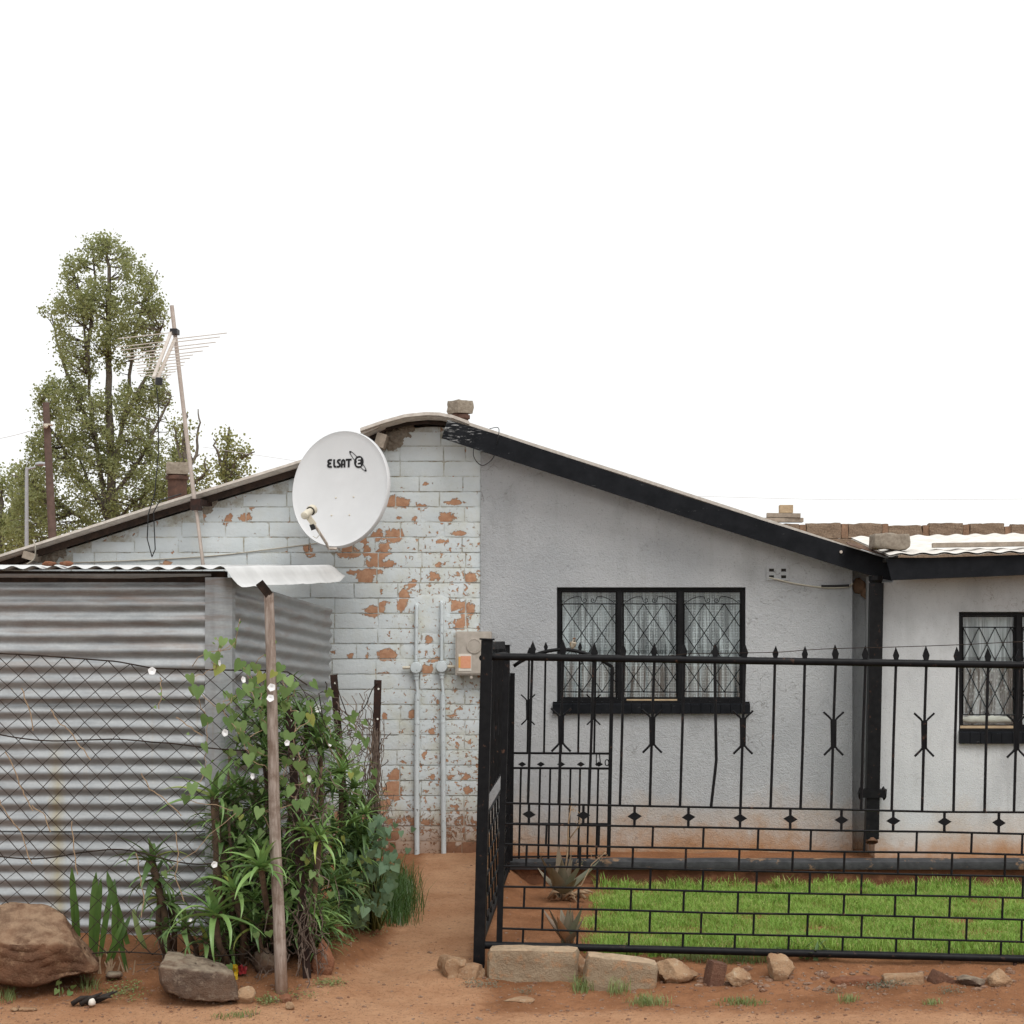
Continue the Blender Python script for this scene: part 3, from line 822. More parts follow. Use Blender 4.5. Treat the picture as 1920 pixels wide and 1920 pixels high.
# crumbled mortar between wall head and roof
def lump(mb, c, r, seed, n=2, sx=1, sy=1, sz=1):
    bm = bmesh.new(); bmesh.ops.create_icosphere(bm, subdivisions=n, radius=1.0)
    vs = []
    for v in bm.verts:
        k = 1 + 0.35 * noise.noise(v.co * 1.7 + Vector((seed, 0, 0))) + 0.15 * noise.noise(v.co * 5 + Vector((0, seed, 0)))
        vs.append(Vector(c) + Vector((v.co.x * sx, v.co.y * sy, v.co.z * sz)) * r * k)
    fs = [tuple(v.index for v in f.verts) for f in bm.faces]
    bm.free(); mb.add(vs, fs)
for gi, grp in enumerate(([(742, 822, 17), (757, 812, 12), (733, 836, 9), (768, 803, 9)], [(386, 938, 15), (395, 928, 9), (389, 956, 8)], [(95, 1040, 17), (112, 1035, 12), (80, 1046, 9)])):
    mb = MB()
    for i, (px, py, r) in enumerate(grp):
        c = W(px, py, 12.305)
        bm = bmesh.new(); bmesh.ops.create_icosphere(bm, subdivisions=4, radius=1.0)
        vs = []
        for v in bm.verts:
            q = v.co * 1.6 + Vector((gi * 7 + i * 3.1, 0, 0))
            k = 1 + .5 * noise.noise(q) + .35 * noise.noise(q * 2.6) + .15 * noise.noise(q * 6)
            vs.append(c + Vector((v.co.x, v.co.y * .28, v.co.z * .85)) * r / SW * k * 1.1)
        mb.add(vs, [tuple(v.index for v in f.verts) for f in bm.faces]); bm.free()
    mk('crumbled_mortar', mb, M['cement'], house, smooth='auto')
board('fascia_board', [(839, 787), (935, 815), (1100, 870), (1295, 934), (1590, 1025), (1672, 1050)], [(828, 821), (888, 841), (1100, 909), (1295, 973), (1598, 1069), (1672, 1089)], 12.03, 12.055, M['fascia'], Y=12.03)
mb = MB(); mb.lathe(W(1577, 1035, 12.025), (0, -1, 0), [(0, .012), (.006, .010)], 10)
mk('fascia_bolt', mb, M['alu'], house)

# vent brick with four holes under the fascia
VY = YP - 0.010
mb = MB()
a, b = W(1437, 1088, VY), W(1479, 1062, VY)
us = [0, .12, .34, .66, .88, 1]; vz_ = [0, .14, .36, .62, .84, 1]
for i in range(5):
    for j in range(5):
        if i in (1, 3) and j in (1, 3): continue
        mb.box((a.x + (b.x-a.x)*us[i], VY, a.z + (b.z-a.z)*vz_[j]), (a.x + (b.x-a.x)*us[i+1], VY + 0.03, a.z + (b.z-a.z)*vz_[j+1]))
vent = mk('vent_brick', mb, M['plaster'], house)
mb = MB(); mb.box((a.x + .004, VY + 0.0015, a.z + .004), (b.x - .004, VY + 0.003, b.z - .004))  # near-black plate painting the shade inside the holes
mk('vent_hole_shade', mb, M['dark'], vent)

# ---- windows
def window(parent, px0, px1, py0, py1, Y, divs, sill, lace, barstep, bary, scroll, label=None):
    yf = Y + 0.05
    p = lambda px, py, y=yf: Vector((PX(px, Y), y, PZ(py, Y)))
    fr = MB()
    x0, x1, z0, z1 = PX(px0, Y), PX(px1, Y), PZ(py1, Y), PZ(py0, Y)
    t = 0.021
    fr.box((x0, yf - .02, z0), (x0 + t, yf + .02, z1)); fr.box((x1 - t, yf - .02, z0), (x1, yf + .02, z1))
    fr.box((x0 + t, yf - .02, z1 - t), (x1 - t, yf + .02, z1)); fr.box((x0 + t, yf - .02, z0), (x1 - t, yf + .02, z0 + t * .8))
    xs_ = [x0 + t] + [PX(d, Y) for d in divs] + [x1 - t]
    for d in divs:
        xc = PX(d, Y); fr.box((xc - .017, yf - .024, z0 + t * .8), (xc + .017, yf + .018, z1 - t))
    win = mk('window', fr, M['window_black'], parent)
    if label: tag(win, label)
    for k in range(len(xs_) - 1):
        a = xs_[k] + (0.017 if k else 0); b = xs_[k + 1] - (0.017 if k < len(xs_) - 2 else 0)
        za, zb = z0 + t * .8, z1 - t
        sash = MB(); s = 0.012
        for q in ((a + .001, za + .001, a + s, zb - .001), (b - s, za + .001, b - .001, zb - .001), (a + s, zb - s, b - s, zb - .001), (a + s, za + .001, b - s, za + s)):
            sash.box((q[0], yf - .012, q[1]), (q[2], yf + .012, q[3]))
        mk('sash', sash, M['window_black'], win)
        g = MB(); g.box((a + s, yf - .001, za + s), (b - s, yf + .002, zb - s))
        mk('pane', g, M['glass'], win)
        # diamond burglar bars
        bb = MB(); yb = yf - 0.016
        bt = PZ(bary[0], Y); bl = PZ(bary[1], Y)
        sx = barstep[0] * Y / F; sz = barstep[1] * Y / F
        slope = sx / sz
        H = bt - bl
        for sgn in (1, -1):
            k0 = -int(H * slope / sx) - 2
            for kk in range(k0, int((b - a) / sx) + int(H * slope / sx) + 3):
                xa = a + 0.012 + kk * sx; xb_ = xa + sgn * slope * H
                ta, tb = 0.0, 1.0
                dx = xb_ - xa
                if abs(dx) > 1e-9:
                    t1, t2 = (a + .008 - xa) / dx, (b - .008 - xa) / dx
                    ta, tb = max(0, min(t1, t2)), min(1, max(t1, t2))
                if tb - ta > 0.02:
                    bb.tube([(xa + dx * ta, yb + sgn * .003, bt - H * ta), (xa + dx * tb, yb + sgn * .003, bt - H * tb)], 0.0034, 5)
        bb.tube([(a, yb, bt), (b, yb, bt)], 0.0042, 5); bb.tube([(a, yb, bl), (b, yb, bl - .004)], 0.0042, 5)
        bb.tube([(a + .012, yb, bl), (a + .012, yb, bt)], 0.0034, 5); bb.tube([(b - .012, yb, bl), (b - .012, yb, bt)], 0.0034, 5)
        if scroll:
            mid = (a + b) / 2; hw = (b - a) * 0.46
            for sg in (1, -1):
                pts = []
                for i in range(15):        # inner spiral
                    an = -math.pi / 2 + i / 14 * 2 * math.pi * 1.25; rr = 0.004 + 0.016 * i / 14
                    pts.append((mid + sg * (0.030 + rr * math.cos(an)) , yb, bt + .026 + rr * math.sin(an)))
                for i in range(1, 9):
                    u = i / 8
                    pts.append((mid + sg * (0.03 + (hw - .05) * u + .01), yb, bt + 0.046 + 0.012 * math.sin(u * 3) - 0.038 * u * u))
                pts.append((mid + sg * (hw + .01), yb, bt + .024)); pts.append((mid + sg * (hw - .012), yb, bt + .024))
                bb.tube(pts, 0.003, 5)
        mk('burglar_bars', bb, M['window_black'], win, smooth='auto')
        # curtain
        cu = MB(); sd = k * 7.3 + px0
        fold = (lambda X: 0.02 * math.sin(X * 62 + 2.5 * noise.noise(Vector((X * 7, sd, 0)))) + 0.022 * noise.noise(Vector((X * 14, sd, 2))))
        cu.grid(lambda u, v: (a + (b - a) * u, yf + .075 + fold(a + (b - a) * u + 0.02 * math.sin(v * 4 + sd)) * (0.6 + 0.4 * (1 - v)), z0 - .01 + (z1 - z0 + .02) * v), 64, 10)
        mk('curtain', cu, lace, win, smooth=True, fixn=False)
    # sill of thin black bricks
    sx0, sx1, sy0, sy1 = sill
    a, b = PX(sx0, Y), PX(sx1, Y); zt, zb = PZ(sy0, Y), PZ(sy1, Y)
    sl = MB(); sl.box((a + .003, Y - .01, zb + .004), (b - .003, Y + .06, zt - .006))
    si = mk('sill', sl, M['window_black'], win)
    n = int(round((b - a) / 0.072))
    for i in range(n):
        xa = a + (b - a) * i / n + .0015; xb_ = a + (b - a) * (i + 1) / n - .0015
        j = rb.uniform(-.002, .002)
        br = MB().add([(xa, Y - .036 + j, zb), (xb_, Y - .036 + j, zb), (xb_, Y + .052, zb + .01), (xa, Y + .052, zb + .01),
                       (xa, Y - .038 + j, zb + (zt - zb) * .72 + j), (xb_, Y - .038 + j, zb + (zt - zb) * .72 + j), (xb_, Y + .052, zt + .002), (xa, Y + .052, zt + .002)],
                      [(0,3,2,1),(4,5,6,7),(0,1,5,4),(1,2,6,5),(2,3,7,6),(3,0,4,7)])
        sl.v += []; 
        o = mk('sill_tile', br, M['fascia'], win)
    return win
window(house, 1045, 1397, 1102, 1315, YP, [1162, 1276], (1036, 1406, 1314, 1338), M['lace'], (37.5, 55), (1132, 1297), True)
# flaked bare wood at the foot of the middle sash
mb = MB(); mb.box((PX(1175), YP + .028, PZ(1314)), (PX(1270), YP + .031, PZ(1311)))
mk('flaked_sash_rail', mb, M['timber'], house)

# ------------------------------------------------------------------ the wing on the right
YG = 12.0
wing = thing('house_wing', 'pale plastered wing of the house, with black fascia and a flat-looking white roof', 'house', (2.8, 12.0, 0))
gx0, gx1 = PX(1640, YG), 4.6
vx0, vx1, vz1, vz0 = PX(1798, YG), PX(2030, YG), PZ(1147, YG), PZ(1368, YG)
mb = MB()
for a, b, z0, z1 in ((gx0, gx0 + .13, -.12, PZ(1092, YG)), (gx0 + .13, vx0, -.12, 2.08), (vx0, vx1, vz1, 2.08), (vx0, vx1, -.12, vz0), (vx1, gx1, -.12, 2.08)):
    mb.box((a, YG, z0), (b, YG + .2, z1))
mb.box((gx0, YG + .2, -.12), (gx0 + .15, 13.3, 2.0)); mb.box((gx0 + .15, 13.2, -.12), (gx1, 13.35, 2.15)); mb.box((gx1 - .15, YG + .2, -.12), (gx1, 13.2, 2.0))
mk('plaster_wall', mb, M['plaster2'], wing)
mb = MB()   # roughened brown patch where rain runs out of the valley
lump(mb, W(1610, 1098, 12.4), .06, 2, 2, .8, .25, 1.0); lump(mb, W(1622, 1112, 12.4), .04, 4, 2, .8, .25, 1)
mk('bare_mortar', mb, M['mortar_red'], wing, smooth=True)
bx = lambda px, Y=11.74: (px - CX) * Y / F
xe = 2120
fy = lambda x, y0, y1: y0 + (y1 - y0) * (x - 1660) / 260.0
board('fascia_board', [(1662, 1048), (xe, fy(xe, 1048, 1040))], [(1672, 1088), (xe, fy(xe, 1088, 1078))], 11.74, 11.765, M['fascia'], parent=wing, Y=11.74)
mb = MB()
rx0, rx1 = 2.02, 4.7
def wr(s):
    def f(u, v):
        X = rx0 + (rx1 - rx0) * u; Y = 11.70 + 1.75 * v
        return (X, Y, 2.135 + 0.02 * (X - 2.0) + 0.128 * (Y - 11.7) + 0.006 * math.cos(X / 0.15 * 2 * math.pi) - s - .006)
    return f
mb.grid(wr(0), 180, 8); mb.grid(wr(0.012), 180, 8)
mk('roof_sheet', mb, M['wingroof'], wing, smooth=True, fixn=False)
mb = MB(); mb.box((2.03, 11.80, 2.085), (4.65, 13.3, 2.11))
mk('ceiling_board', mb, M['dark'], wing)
window(wing, 1799, 2029, 1148, 1367, YG, [1912], (1797, 2034, 1366, 1394), M['lace2'], (30, 62), (1176, 1340), False)
mb = MB(); mb.box((PX(1802, YG), YG + .028, PZ(1366, YG)), (PX(1902, YG), YG + .031, PZ(1361, YG)))
mk('bare_sash_rail', mb, M['timber'], wing)
mb = MB()
def bund(u, v):
    X = PX(1803, YG) + (PX(1900, YG) - PX(1803, YG)) * u
    an = v * math.pi * 1.3
    return (X, YG + .085 - .022 * math.sin(an) , PZ(1350, YG) + (0.025 + .012 * noise.noise(Vector((X * 14, 0, 0)))) * math.cos(an) + .006 * noise.noise(Vector((X * 40, v * 4, 0))))
mb.grid(bund, 40, 8)
mk('curtain_bundle', mb, M['white_paper'], wing, smooth=True, fixn=False)

# drainpipe in the corner
dp = thing('drainpipe', 'black square drainpipe in the corner between grey gable and wing', 'drainpipe', tuple(W(1632, 1580, 11.93)))
mb = MB()
mb.bar(W(1643, 1093, 11.93), W(1634, 1572, 11.93), .092, .08)
mk('pipe', mb, M['black'], dp)
mb = MB(); mb.lathe(W(1642, 1096, 11.93), (0, 0, 1), [(0, .035), (.03, .05), (.06, .05)], 14)
mk('spout_collar', mb, M['black'], dp)
mb = MB(); c = W(1635, 1487, 11.93)
mb.box((c.x - .085, c.y - .055, c.z - .028), (c.x + .085, c.y + .05, c.z + .028))
for s in (-1, 1): lump(mb, (c.x + s * .08, c.y - .01, c.z), .035, s + 3, 2, .6, .8, 1.3)
mk('wall_bracket', mb, M['black'], dp)
mb = MB(); mb.lathe(W(1634, 1572, 11.93), (0, -.5, -1), [(0, .042), (.03, .044), (.032, .034), (.005, .03)], 14)
mk('pipe_mouth', mb, M['rustsheet'], dp)
# ------------------------------------------------------------------ corrugated iron shed
YS = 9.3
shed = thing('iron_shed', 'small corrugated iron shed standing against the white brick house', 'shed', (-3.0, 9.3, -0.1))
SX0, SX1 = -4.4, (399 - CX) * YS / F
PITCH = 0.0835
def corr(z): return 0.0102 * math.sin(z / PITCH * 2 * math.pi)
def front_sheet(z0, z1, dy, seed, x1):
    mb = MB(); nz = int((z1 - z0) / PITCH * 9); 
    def f(u, v):
        X = SX0 + (x1 - SX0) * u; Z = z0 + (z1 - z0) * v
        Z2 = Z + 0.006 * noise.noise(Vector((X * .9, seed, 0)))
        d = 0.010 * noise.noise(Vector((X * 1.6, Z * 2.5, seed))) + 0.003 * noise.noise(Vector((X * 7, Z * 9, seed)))
        return (X + 0.004 * noise.noise(Vector((seed, Z * 20, 0))) * (u > .99), YS + dy + corr(Z2) + d, Z)
    mb.grid(f, 44, nz)
    return mk('iron_sheet', mb, M['zinc'], shed, smooth=True, fixn=False)
front_sheet(1.22, 1.90, -0.020, 1, SX1 - .004)
front_sheet(0.50, 1.27, 0.0, 5, SX1)
front_sheet(-0.14, 0.55, 0.018, 9, SX1 - .006)
EX0, EX1, YE = (428 - CX) * YS / F, (617 - CX) * 11.85 / F, 11.85
def side_sheet(z0, z1, dx, seed, vend):
    mb = MB(); nz = int((z1 - z0) / PITCH * 9)
    def f(u, v):
        t = u * vend; Y = YS + .01 + (YE - YS) * t
        Z = z0 + (z1 - z0) * v - 0.045 * (Y - YS)
        wob = 0.004 * noise.noise(Vector((seed, Z * 25, 0))) * (u > .99)
        return (EX0 + (EX1 - EX0) * t + dx + corr(Z + .045 * (Y - YS)) + 0.012 * noise.noise(Vector((Y * 1.5, Z * 2, seed))), Y + wob * 4, Z)
    mb.grid(f, 30, nz)
    return mk('iron_sheet', mb, M['zinc'], shed, smooth=True, fixn=False)
side_sheet(1.33, 1.87, 0.012, 2, 1.0)
side_sheet(0.6, 1.40, 0.0, 6, 1.0)
side_sheet(-0.1, 0.66, -0.012, 8, 1.0)
# folded corner flashing
mb = MB()
def flash(u, v):
    Z = -0.12 + 2.0 * v
    pts = [(SX1 - .035, YS - .032), (SX1 - .002, YS - .036), (SX1 + .02, YS - .044), (SX1 + .05, YS - .044), (SX1 + .072, YS - .036), (EX0 + .024, YS - .01), (EX0 + .028, YS + .05)]
    i = min(5, int(u * 6)); t = u * 6 - i
    X = pts[i][0] + (pts[i+1][0] - pts[i][0]) * t; Y = pts[i][1] + (pts[i+1][1] - pts[i][1]) * t
    return (X + .006 * noise.noise(Vector((0, 0, Z * 2.2))) + .003 * noise.noise(Vector((3, u * 3, Z * 16))), Y, Z)
mb.grid(flash, 18, 60)
mk('corner_flashing', mb, M['zinc'], shed, smooth='auto', fixn=False)
# solid dark box added so that chinks read as shade, and timber head rail
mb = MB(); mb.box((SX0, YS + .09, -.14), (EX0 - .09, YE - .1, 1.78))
mk('shade_box', mb, M['dark'], shed)
mb = MB(); mb.box((SX0, YS - .02, 1.855), (SX1 + .07, YS + .05, 1.915))
mk('head_rail', mb, M['verge'], shed)
# roof sheet with waves, and its edge bent down over the side
RXE = (414 - CX) * 9.17 / F
mb = MB()
def rsh(u, v, th=0):
    X = SX0 + (RXE - SX0) * u; Y = 9.17 + 2.75 * v
    sag = .010 * noise.noise(Vector((X * 1.2, Y, 0)))
    return (X, Y, 1.928 + .047 * (Y - 9.17) + .0085 * math.cos((X - RXE) / .112 * 2 * math.pi) + sag * (1 - v) - th)
mb.grid(lambda u, v: rsh(u, v), 200, 10); mb.grid(lambda u, v: rsh(u, v, .003), 200, 10)
mk('roof_sheet', mb, M['paleroof'], shed, smooth=True, fixn=False)
mb = MB()
def flap(u, v):
    Y = 9.17 + 2.72 * v
    zt = 1.928 + .047 * (Y - 9.17) + .0085
    prof = [(0, 0), (.02, -.006), (.045, -.034), (.068, -.072), (.092, -.102), (.112, -.118)]
    i = min(4, int(u * 5)); t = u * 5 - i
    x = prof[i][0] + (prof[i+1][0] - prof[i][0]) * t; z = prof[i][1] + (prof[i+1][1] - prof[i][1]) * t
    end = sm(.93, 1.0, v)
    z *= (1 + .10 * noise.noise(Vector((Y * 2.0, 4, 0)))) * (1 - .35 * end) * (0.92 + .1 * v)
    XE = RXE + (.155) * v
    return (XE + x + .008 * noise.noise(Vector((Y * 3, u, 0))), Y + .05 * end * u, zt + z + .004 * noise.noise(Vector((Y * 9, u * 3, 0))) * u)
mb.grid(flap, 15, 60)
mk('bent_roof_edge', mb, M['paleroof'], shed, smooth=True, fixn=False)

for i, (px, py, w, h, lab) in enumerate([(90, 1060, 18, 8, 'dark brown stone lying on the shed roof edge, the left one of two'), (123, 1061, 17, 8, 'rusty brown stone lying on the shed roof edge, the right one of two')]):
    mb = MB(); c = W(px, py, 9.24); lump(mb, (c.x, 9.26, 1.9545), h / 344 * 1.0, i * 5 + 2, 2, w / h / 2 * 1.5, 1.4, .6)
    mk('stone', mb, M['redrock'], smooth=True, label=lab, cat='stone')

# ------------------------------------------------------------------ things on the roofs
def chimney(px0, px1, py_top, py_slab, pn0, pn1, Y, label, rot):
    s = F / Y
    c = W((px0 + px1) / 2, py_slab, Y)
    rz = roof_z(c.x) - 0.03
    t = thing('chimney_pot', label, 'chimney', (c.x, Y, rz), 'clay flue pots on the roof')
    mb = MB(); rp = (pn1 - pn0) / s / 2
    mb.lathe((c.x, Y, rz), (0, 0, 1), [(0, rp), (c.z - rz - .045, rp), (c.z - rz - .04, rp * 1.22), (c.z - rz - .012, rp * 1.22), (c.z - rz - .008, rp * .98), (c.z - rz + .004, rp * .98)], 20)
    mk('flue_pipe', mb, M['rustpipe'], t, smooth='auto')
    zt = W(0, py_top, Y).z; hw = (px1 - px0) / s / 2 / (abs(math.cos(rot)) + abs(math.sin(rot)))
    bm = bmesh.new(); bmesh.ops.create_cube(bm, size=1)
    bmesh.ops.subdivide_edges(bm, edges=bm.edges, cuts=3, use_grid_fill=True)
    mb = MB()
    vs = []
    for v in bm.verts:
        p = Vector((v.co.x * 2 * hw, v.co.y * 2 * hw, (v.co.z + .5) * (zt - c.z)))
        k = 1 - .12 * max(0, abs(v.co.z) * 2 - .6)
        p.x *= k; p.y *= k
        p += Vector((noise.noise(p * 25), noise.noise(p * 25 + Vector((9, 0, 0))), noise.noise(p * 25 + Vector((0, 9, 0))))) * .008
        p.rotate(Matrix.Rotation(rot, 3, 'Z'))
        vs.append(p + Vector((c.x, Y, c.z)))
    mb.add(vs, [tuple(v.index for v in f.verts) for f in bm.faces]); bm.free()
    mk('cap_slab', mb, M['cement'], t)
chimney(838, 888, 752, 776, 851, 881, 14.0, 'flue pot with a concrete slab cap at the ridge beside the black fascia', 0.7)
chimney(308, 357, 868, 890, 322, 357, 14.0, 'flue pot with a concrete slab cap beside the aerial mast', 0.25)

# neighbour's block wall behind
YB = 18.5; SB = F / YB
bw = thing('block_wall', 'row of rough cement blocks with red mortar showing above the white roof', 'wall', (3.5, YB, -0.2))
mb = MB(); zt = PZ(1010, YB); mb.box((1.2, YB + .006, -.2), (6.2, YB + .14, zt))
mk('lower_wall', mb, M['block'], bw)
zt2 = PZ(983, YB)
bpx = [1440, 1505, 1584, 1660, 1736, 1812, 1890, 1966, 2044, 2120]
rb2 = random.Random(5)
def rough_box(mb, a, b, cuts, amp, seed, fr=14, rnd=0.25):
    bm = bmesh.new(); bmesh.ops.create_cube(bm, size=1)
    bmesh.ops.subdivide_edges(bm, edges=bm.edges, cuts=cuts, use_grid_fill=True)
    a = Vector(a); b = Vector(b); c = (a + b) / 2; s = b - a
    vs = []
    for v in bm.verts:
        co = v.co.copy()
        cn = sorted([abs(co.x), abs(co.y), abs(co.z)])
        if cn[1] > .49: co *= 1 - rnd * .12 * (1 if cn[0] > .49 else .6)
        p = Vector((co.x * s.x, co.y * s.y, co.z * s.z)) + c
        q = p * fr + Vector((seed, seed * 2, 0))
        p += Vector((noise.noise(q), noise.noise(q + Vector((7, 3, 1))), noise.noise(q + Vector((1, 8, 4))))) * amp
        vs.append(p)
    fs = [tuple(v.index for v in f.verts) for f in bm.faces]
    bm.free()
    mb.add(vs, fs)
for i, (p, q) in enumerate(zip(bpx, bpx[1:])):
    mb = MB(); rough_box(mb, (PX(p + 7, YB), YB, zt + .004), (PX(q - 6, YB), YB + .15, zt2 + rb2.uniform(-.012, .016)), 5, .014, i * 3.3)
    mk('block', mb, M['block'], bw)
    mb = MB(); rough_box(mb, (PX(q - 5.5, YB), YB + .012, zt + .002), (PX(q + 6.5, YB), YB + .14, zt2 - .005 + rb2.uniform(-.02, .015)), 2, .008, i * 7.7)
    mk('mortar_joint', mb, M['mortar_red'], bw)
def plank(name, p, q, w, d, m, label, cat, group=None):
    mb = MB(); mb.bar(p, q, w, d, up=Vector((0, 0, 1)))
    return mk(name, mb, m, label=label, cat=cat, group=group)
zz = zt2 + .012
plank('timber_plank', (PX(1432, YB), YB + .03, zz + .035), (PX(1506, YB), YB + .05, zz + .035), .12, .045, M['greytimber'], 'weathered plank lying lowest in the pile behind the roof slope', 'plank')
plank('timber_plank', (PX(1438, YB), YB + .04, zz + .088), (PX(1501, YB), YB + .02, zz + .082), .11, .045, M['greytimber'], 'weathered plank right under the short wooden block', 'plank')
plank('timber_block', (PX(1462, YB), YB + .05, zz + .155), (PX(1487, YB), YB + .05, zz + .155), .12, .085, M['timber'], 'short pale wooden block on top of the plank pile', 'block')
def wing_z(X, Y): return 2.135 + 0.02 * (X - 2.0) + 0.128 * (Y - 11.7) + .012
mb = MB()
a = W(1634, 1040, 11.93); b = W(1702, 1012, 11.93)
zw = wing_z((a.x + b.x) / 2, 11.9)
rough_box(mb, (a.x, 11.86, zw), (b.x, 12.04, zw + .105), 6, .016, 2.2, 12, .9)
mk('roof_stone', mb, M['cement'], smooth='auto', label='rough grey cement block weighing down the white wing roof', cat='block')
pA = Vector((W(1748, 0, 11.95).x, 11.95, 0)); pB = Vector((4.3, 11.82, 0))
pA.z = wing_z(pA.x, pA.y) + .016; pB.z = wing_z(pB.x, pB.y) + .016
plank('timber_plank', pA, pB, .07, .03, M['greytimber'], 'long thin plank lying along the edge of the white wing roof', 'plank')
mb = MB()
def rustpc(u, v):
    p = W(1590 + 70 * u, 1022 + 22 * u + 3 * math.sin(u * 3) * -1, 11.96)
    return (p.x, 11.90 + .18 * v, p.z + .03 * v - .012 * (1 - v) * math.sin(u * math.pi))
mb.grid(rustpc, 10, 4); mb.grid(lambda u, v: Vector(rustpc(u, v)) - Vector((0, 0, .004)), 10, 4)
mk('rusty_flashing', mb, M['rustsheet'], smooth=True, fixn=False, label='curled rusty sheet of flashing in the roof valley', cat='flashing')

# ------------------------------------------------------------------ satellite dish
DY = 11.88; DS = F / DY
dc = W(637, 916, DY)
dn = Vector((-0.30, -0.94, 0.16)).normalized()
du = Vector((0, 0, 1)).cross(dn).normalized() * -1      # to the viewer's right
if du.x < 0: du = -du
dv = dn.cross(du); dv = dv if dv.z > 0 else -dv
RU, RV = 92 / DS / abs(du.x), 108 / DS / dv.z
def dish_p(a, b, off=0.0):      # a, b in -1..1
    r2 = a * a + b * b
    return dc + du * (a * RU) + dv * (b * RV) + dn * (-0.055 + 0.055 * r2 + off)
dish = thing('satellite_dish', 'large pale grey satellite dish mounted on the white brick gable', 'satellite dish', tuple(W(637, 1030, 12.28)))
mb = MB(); nr, na = 12, 72
vs = [dish_p(0, 0)]; fs = []
for i in range(1, nr + 1):
    for k in range(na):
        an = 2 * math.pi * k / na; vs.append(dish_p(i / nr * math.cos(an), i / nr * math.sin(an)))
fs += [(0, 1 + k, 1 + (k + 1) % na) for k in range(na)]
def ring(i, k): return 1 + (i - 1) * na + k % na
for i in range(1, nr): fs += [(ring(i, k), ring(i + 1, k), ring(i + 1, k + 1), ring(i, k + 1)) for k in range(na)]
# rolled rim and back
for off, sc in ((.004, 1.012), (-.004, 1.03), (-.030, 1.036), (-.034, 1.02)):
    b0 = len(vs)
    for k in range(na):
        an = 2 * math.pi * k / na; vs.append(dish_p(math.cos(an), math.sin(an), off) + du * (RU * (sc - 1) * math.cos(an)) + dv * (RV * (sc - 1) * math.sin(an)))
    p0 = b0 - na
    fs += [(p0 + k, b0 + k, b0 + (k + 1) % na, p0 + (k + 1) % na) for k in range(na)]
b0 = len(vs)
for k in range(na):
    an = 2 * math.pi * k / na; vs.append(dish_p(.5 * math.cos(an), .5 * math.sin(an), -.02))
fs += [(b0 - na + k, b0 + k, b0 + (k + 1) % na, b0 - na + (k + 1) % na) for k in range(na)]
fs.append(tuple(range(b0, b0 + na)))
mb.add(vs, fs)
refl = mk('reflector', mb, M['plastic'], dish, smooth='auto', fixn=False)
def dpx(qx, qy):     # enlarged-crop position on the dish face -> dish coordinates
    px = 540 + qx * .1302; py = 800 + qy * .1302
    return ((px - 637) / 92.0, -(py - 916) / 108.0)
def stroke(mb, pts, w, off=.0035, closed=False):
    P_ = [Vector(dpx(*p)) for p in pts]
    pl = [Vector(p) for p in pts]
    # resample
    q = []
    for a, b in zip(pl, pl[1:]):
        k = max(1, int((b - a).length / 9))
        q += [a + (b - a) * i / k for i in range(k)]
    q.append(pl[-1])
    L = []; 
    for i, p in enumerate(q):
        t = (q[min(i + 1, len(q) - 1)] - q[max(i - 1, 0)])
        t = t.normalized() if t.length > 0 else Vector((1, 0))
        nrm = Vector((-t.y, t.x)); ww = w(i / (len(q) - 1)) if callable(w) else w
        L.append((p + nrm * ww / 2, p - nrm * ww / 2))
    vs = []
    for a, b in L: vs += [dish_p(*dpx(*a), off), dish_p(*dpx(*b), off)]
    mb.add(vs, [(2*i, 2*i+1, 2*i+3, 2*i+2) for i in range(len(L) - 1)])
mb = MB()
w = 28
stroke(mb, [(562, 450), (524, 450), (509, 458), (506, 474), (514, 490), (532, 497), (552, 497)], w)
mb2 = MB()
stroke(mb2, [(540, 498), (514, 506), (505, 522), (509, 540), (524, 547), (562, 547)], w, .0040)
stroke(mb2, [(594, 440), (594, 528), (602, 545), (626, 547)], w)
stroke(mb2, [(692, 451), (660, 451), (648, 460), (646, 474), (654, 486), (674, 506), (682, 522), (678, 538), (664, 547), (632, 547)], w)
stroke(mb2, [(708, 560), (708, 482), (714, 462), (730, 451), (746, 462), (751, 482), (751, 560)], w)
stroke(mb, [(718, 516), (742, 516)], w * .8)
stroke(mb, [(768, 451), (857, 451)], w)
stroke(mb2, [(814, 463), (814, 560)], w + 2)
mb.add(mb2.v, mb2.f)
# planet disc
cp = (972, 492); vs = [dish_p(*dpx(*cp), .0035)]
for k in range(40):
    an = 2 * math.pi * k / 40; vs.append(dish_p(*dpx(cp[0] + 76 * math.cos(an), cp[1] + 86 * math.sin(an)), .0035))
mb.add(vs, [(0, 1 + k, 1 + (k + 1) % 40) for k in range(40)])
# ring round the planet, drawn only outside the disc
rcx, rcy = 960, 482; ax = Vector((270, 302)).normalized(); bx_ = Vector((-ax.y, ax.x))
seg = []
for k in range(121):
    an = 2 * math.pi * k / 120
    p = Vector((rcx, rcy)) + ax * (198 * math.cos(an)) + bx_ * (30 * math.sin(an))
    ins = ((p.x - cp[0]) / 70) ** 2 + ((p.y - cp[1]) / 80) ** 2 < 1
    if ins:
        if len(seg) > 1: stroke(mb, seg, 10)
        seg = []
    else: seg.append((p.x, p.y))
if len(seg) > 1: stroke(mb, seg, 10)
for sg in (1, -1):
    tip = Vector((rcx, rcy)) + ax * (sg * 196); inn = Vector((rcx, rcy)) + ax * (sg * 165)
    stroke(mb, [(inn.x, inn.y), (tip.x, tip.y)], lambda t: 4 + 18 * (1 - t) * (0.3 + t), .0042)
mk('lettering', mb, M['logo'], refl, fixn=False)
mb = MB()
stroke(mb, [(1005, 447), (966, 447), (950, 456), (947, 470), (954, 484), (972, 490), (996, 490)], 20, .0052)
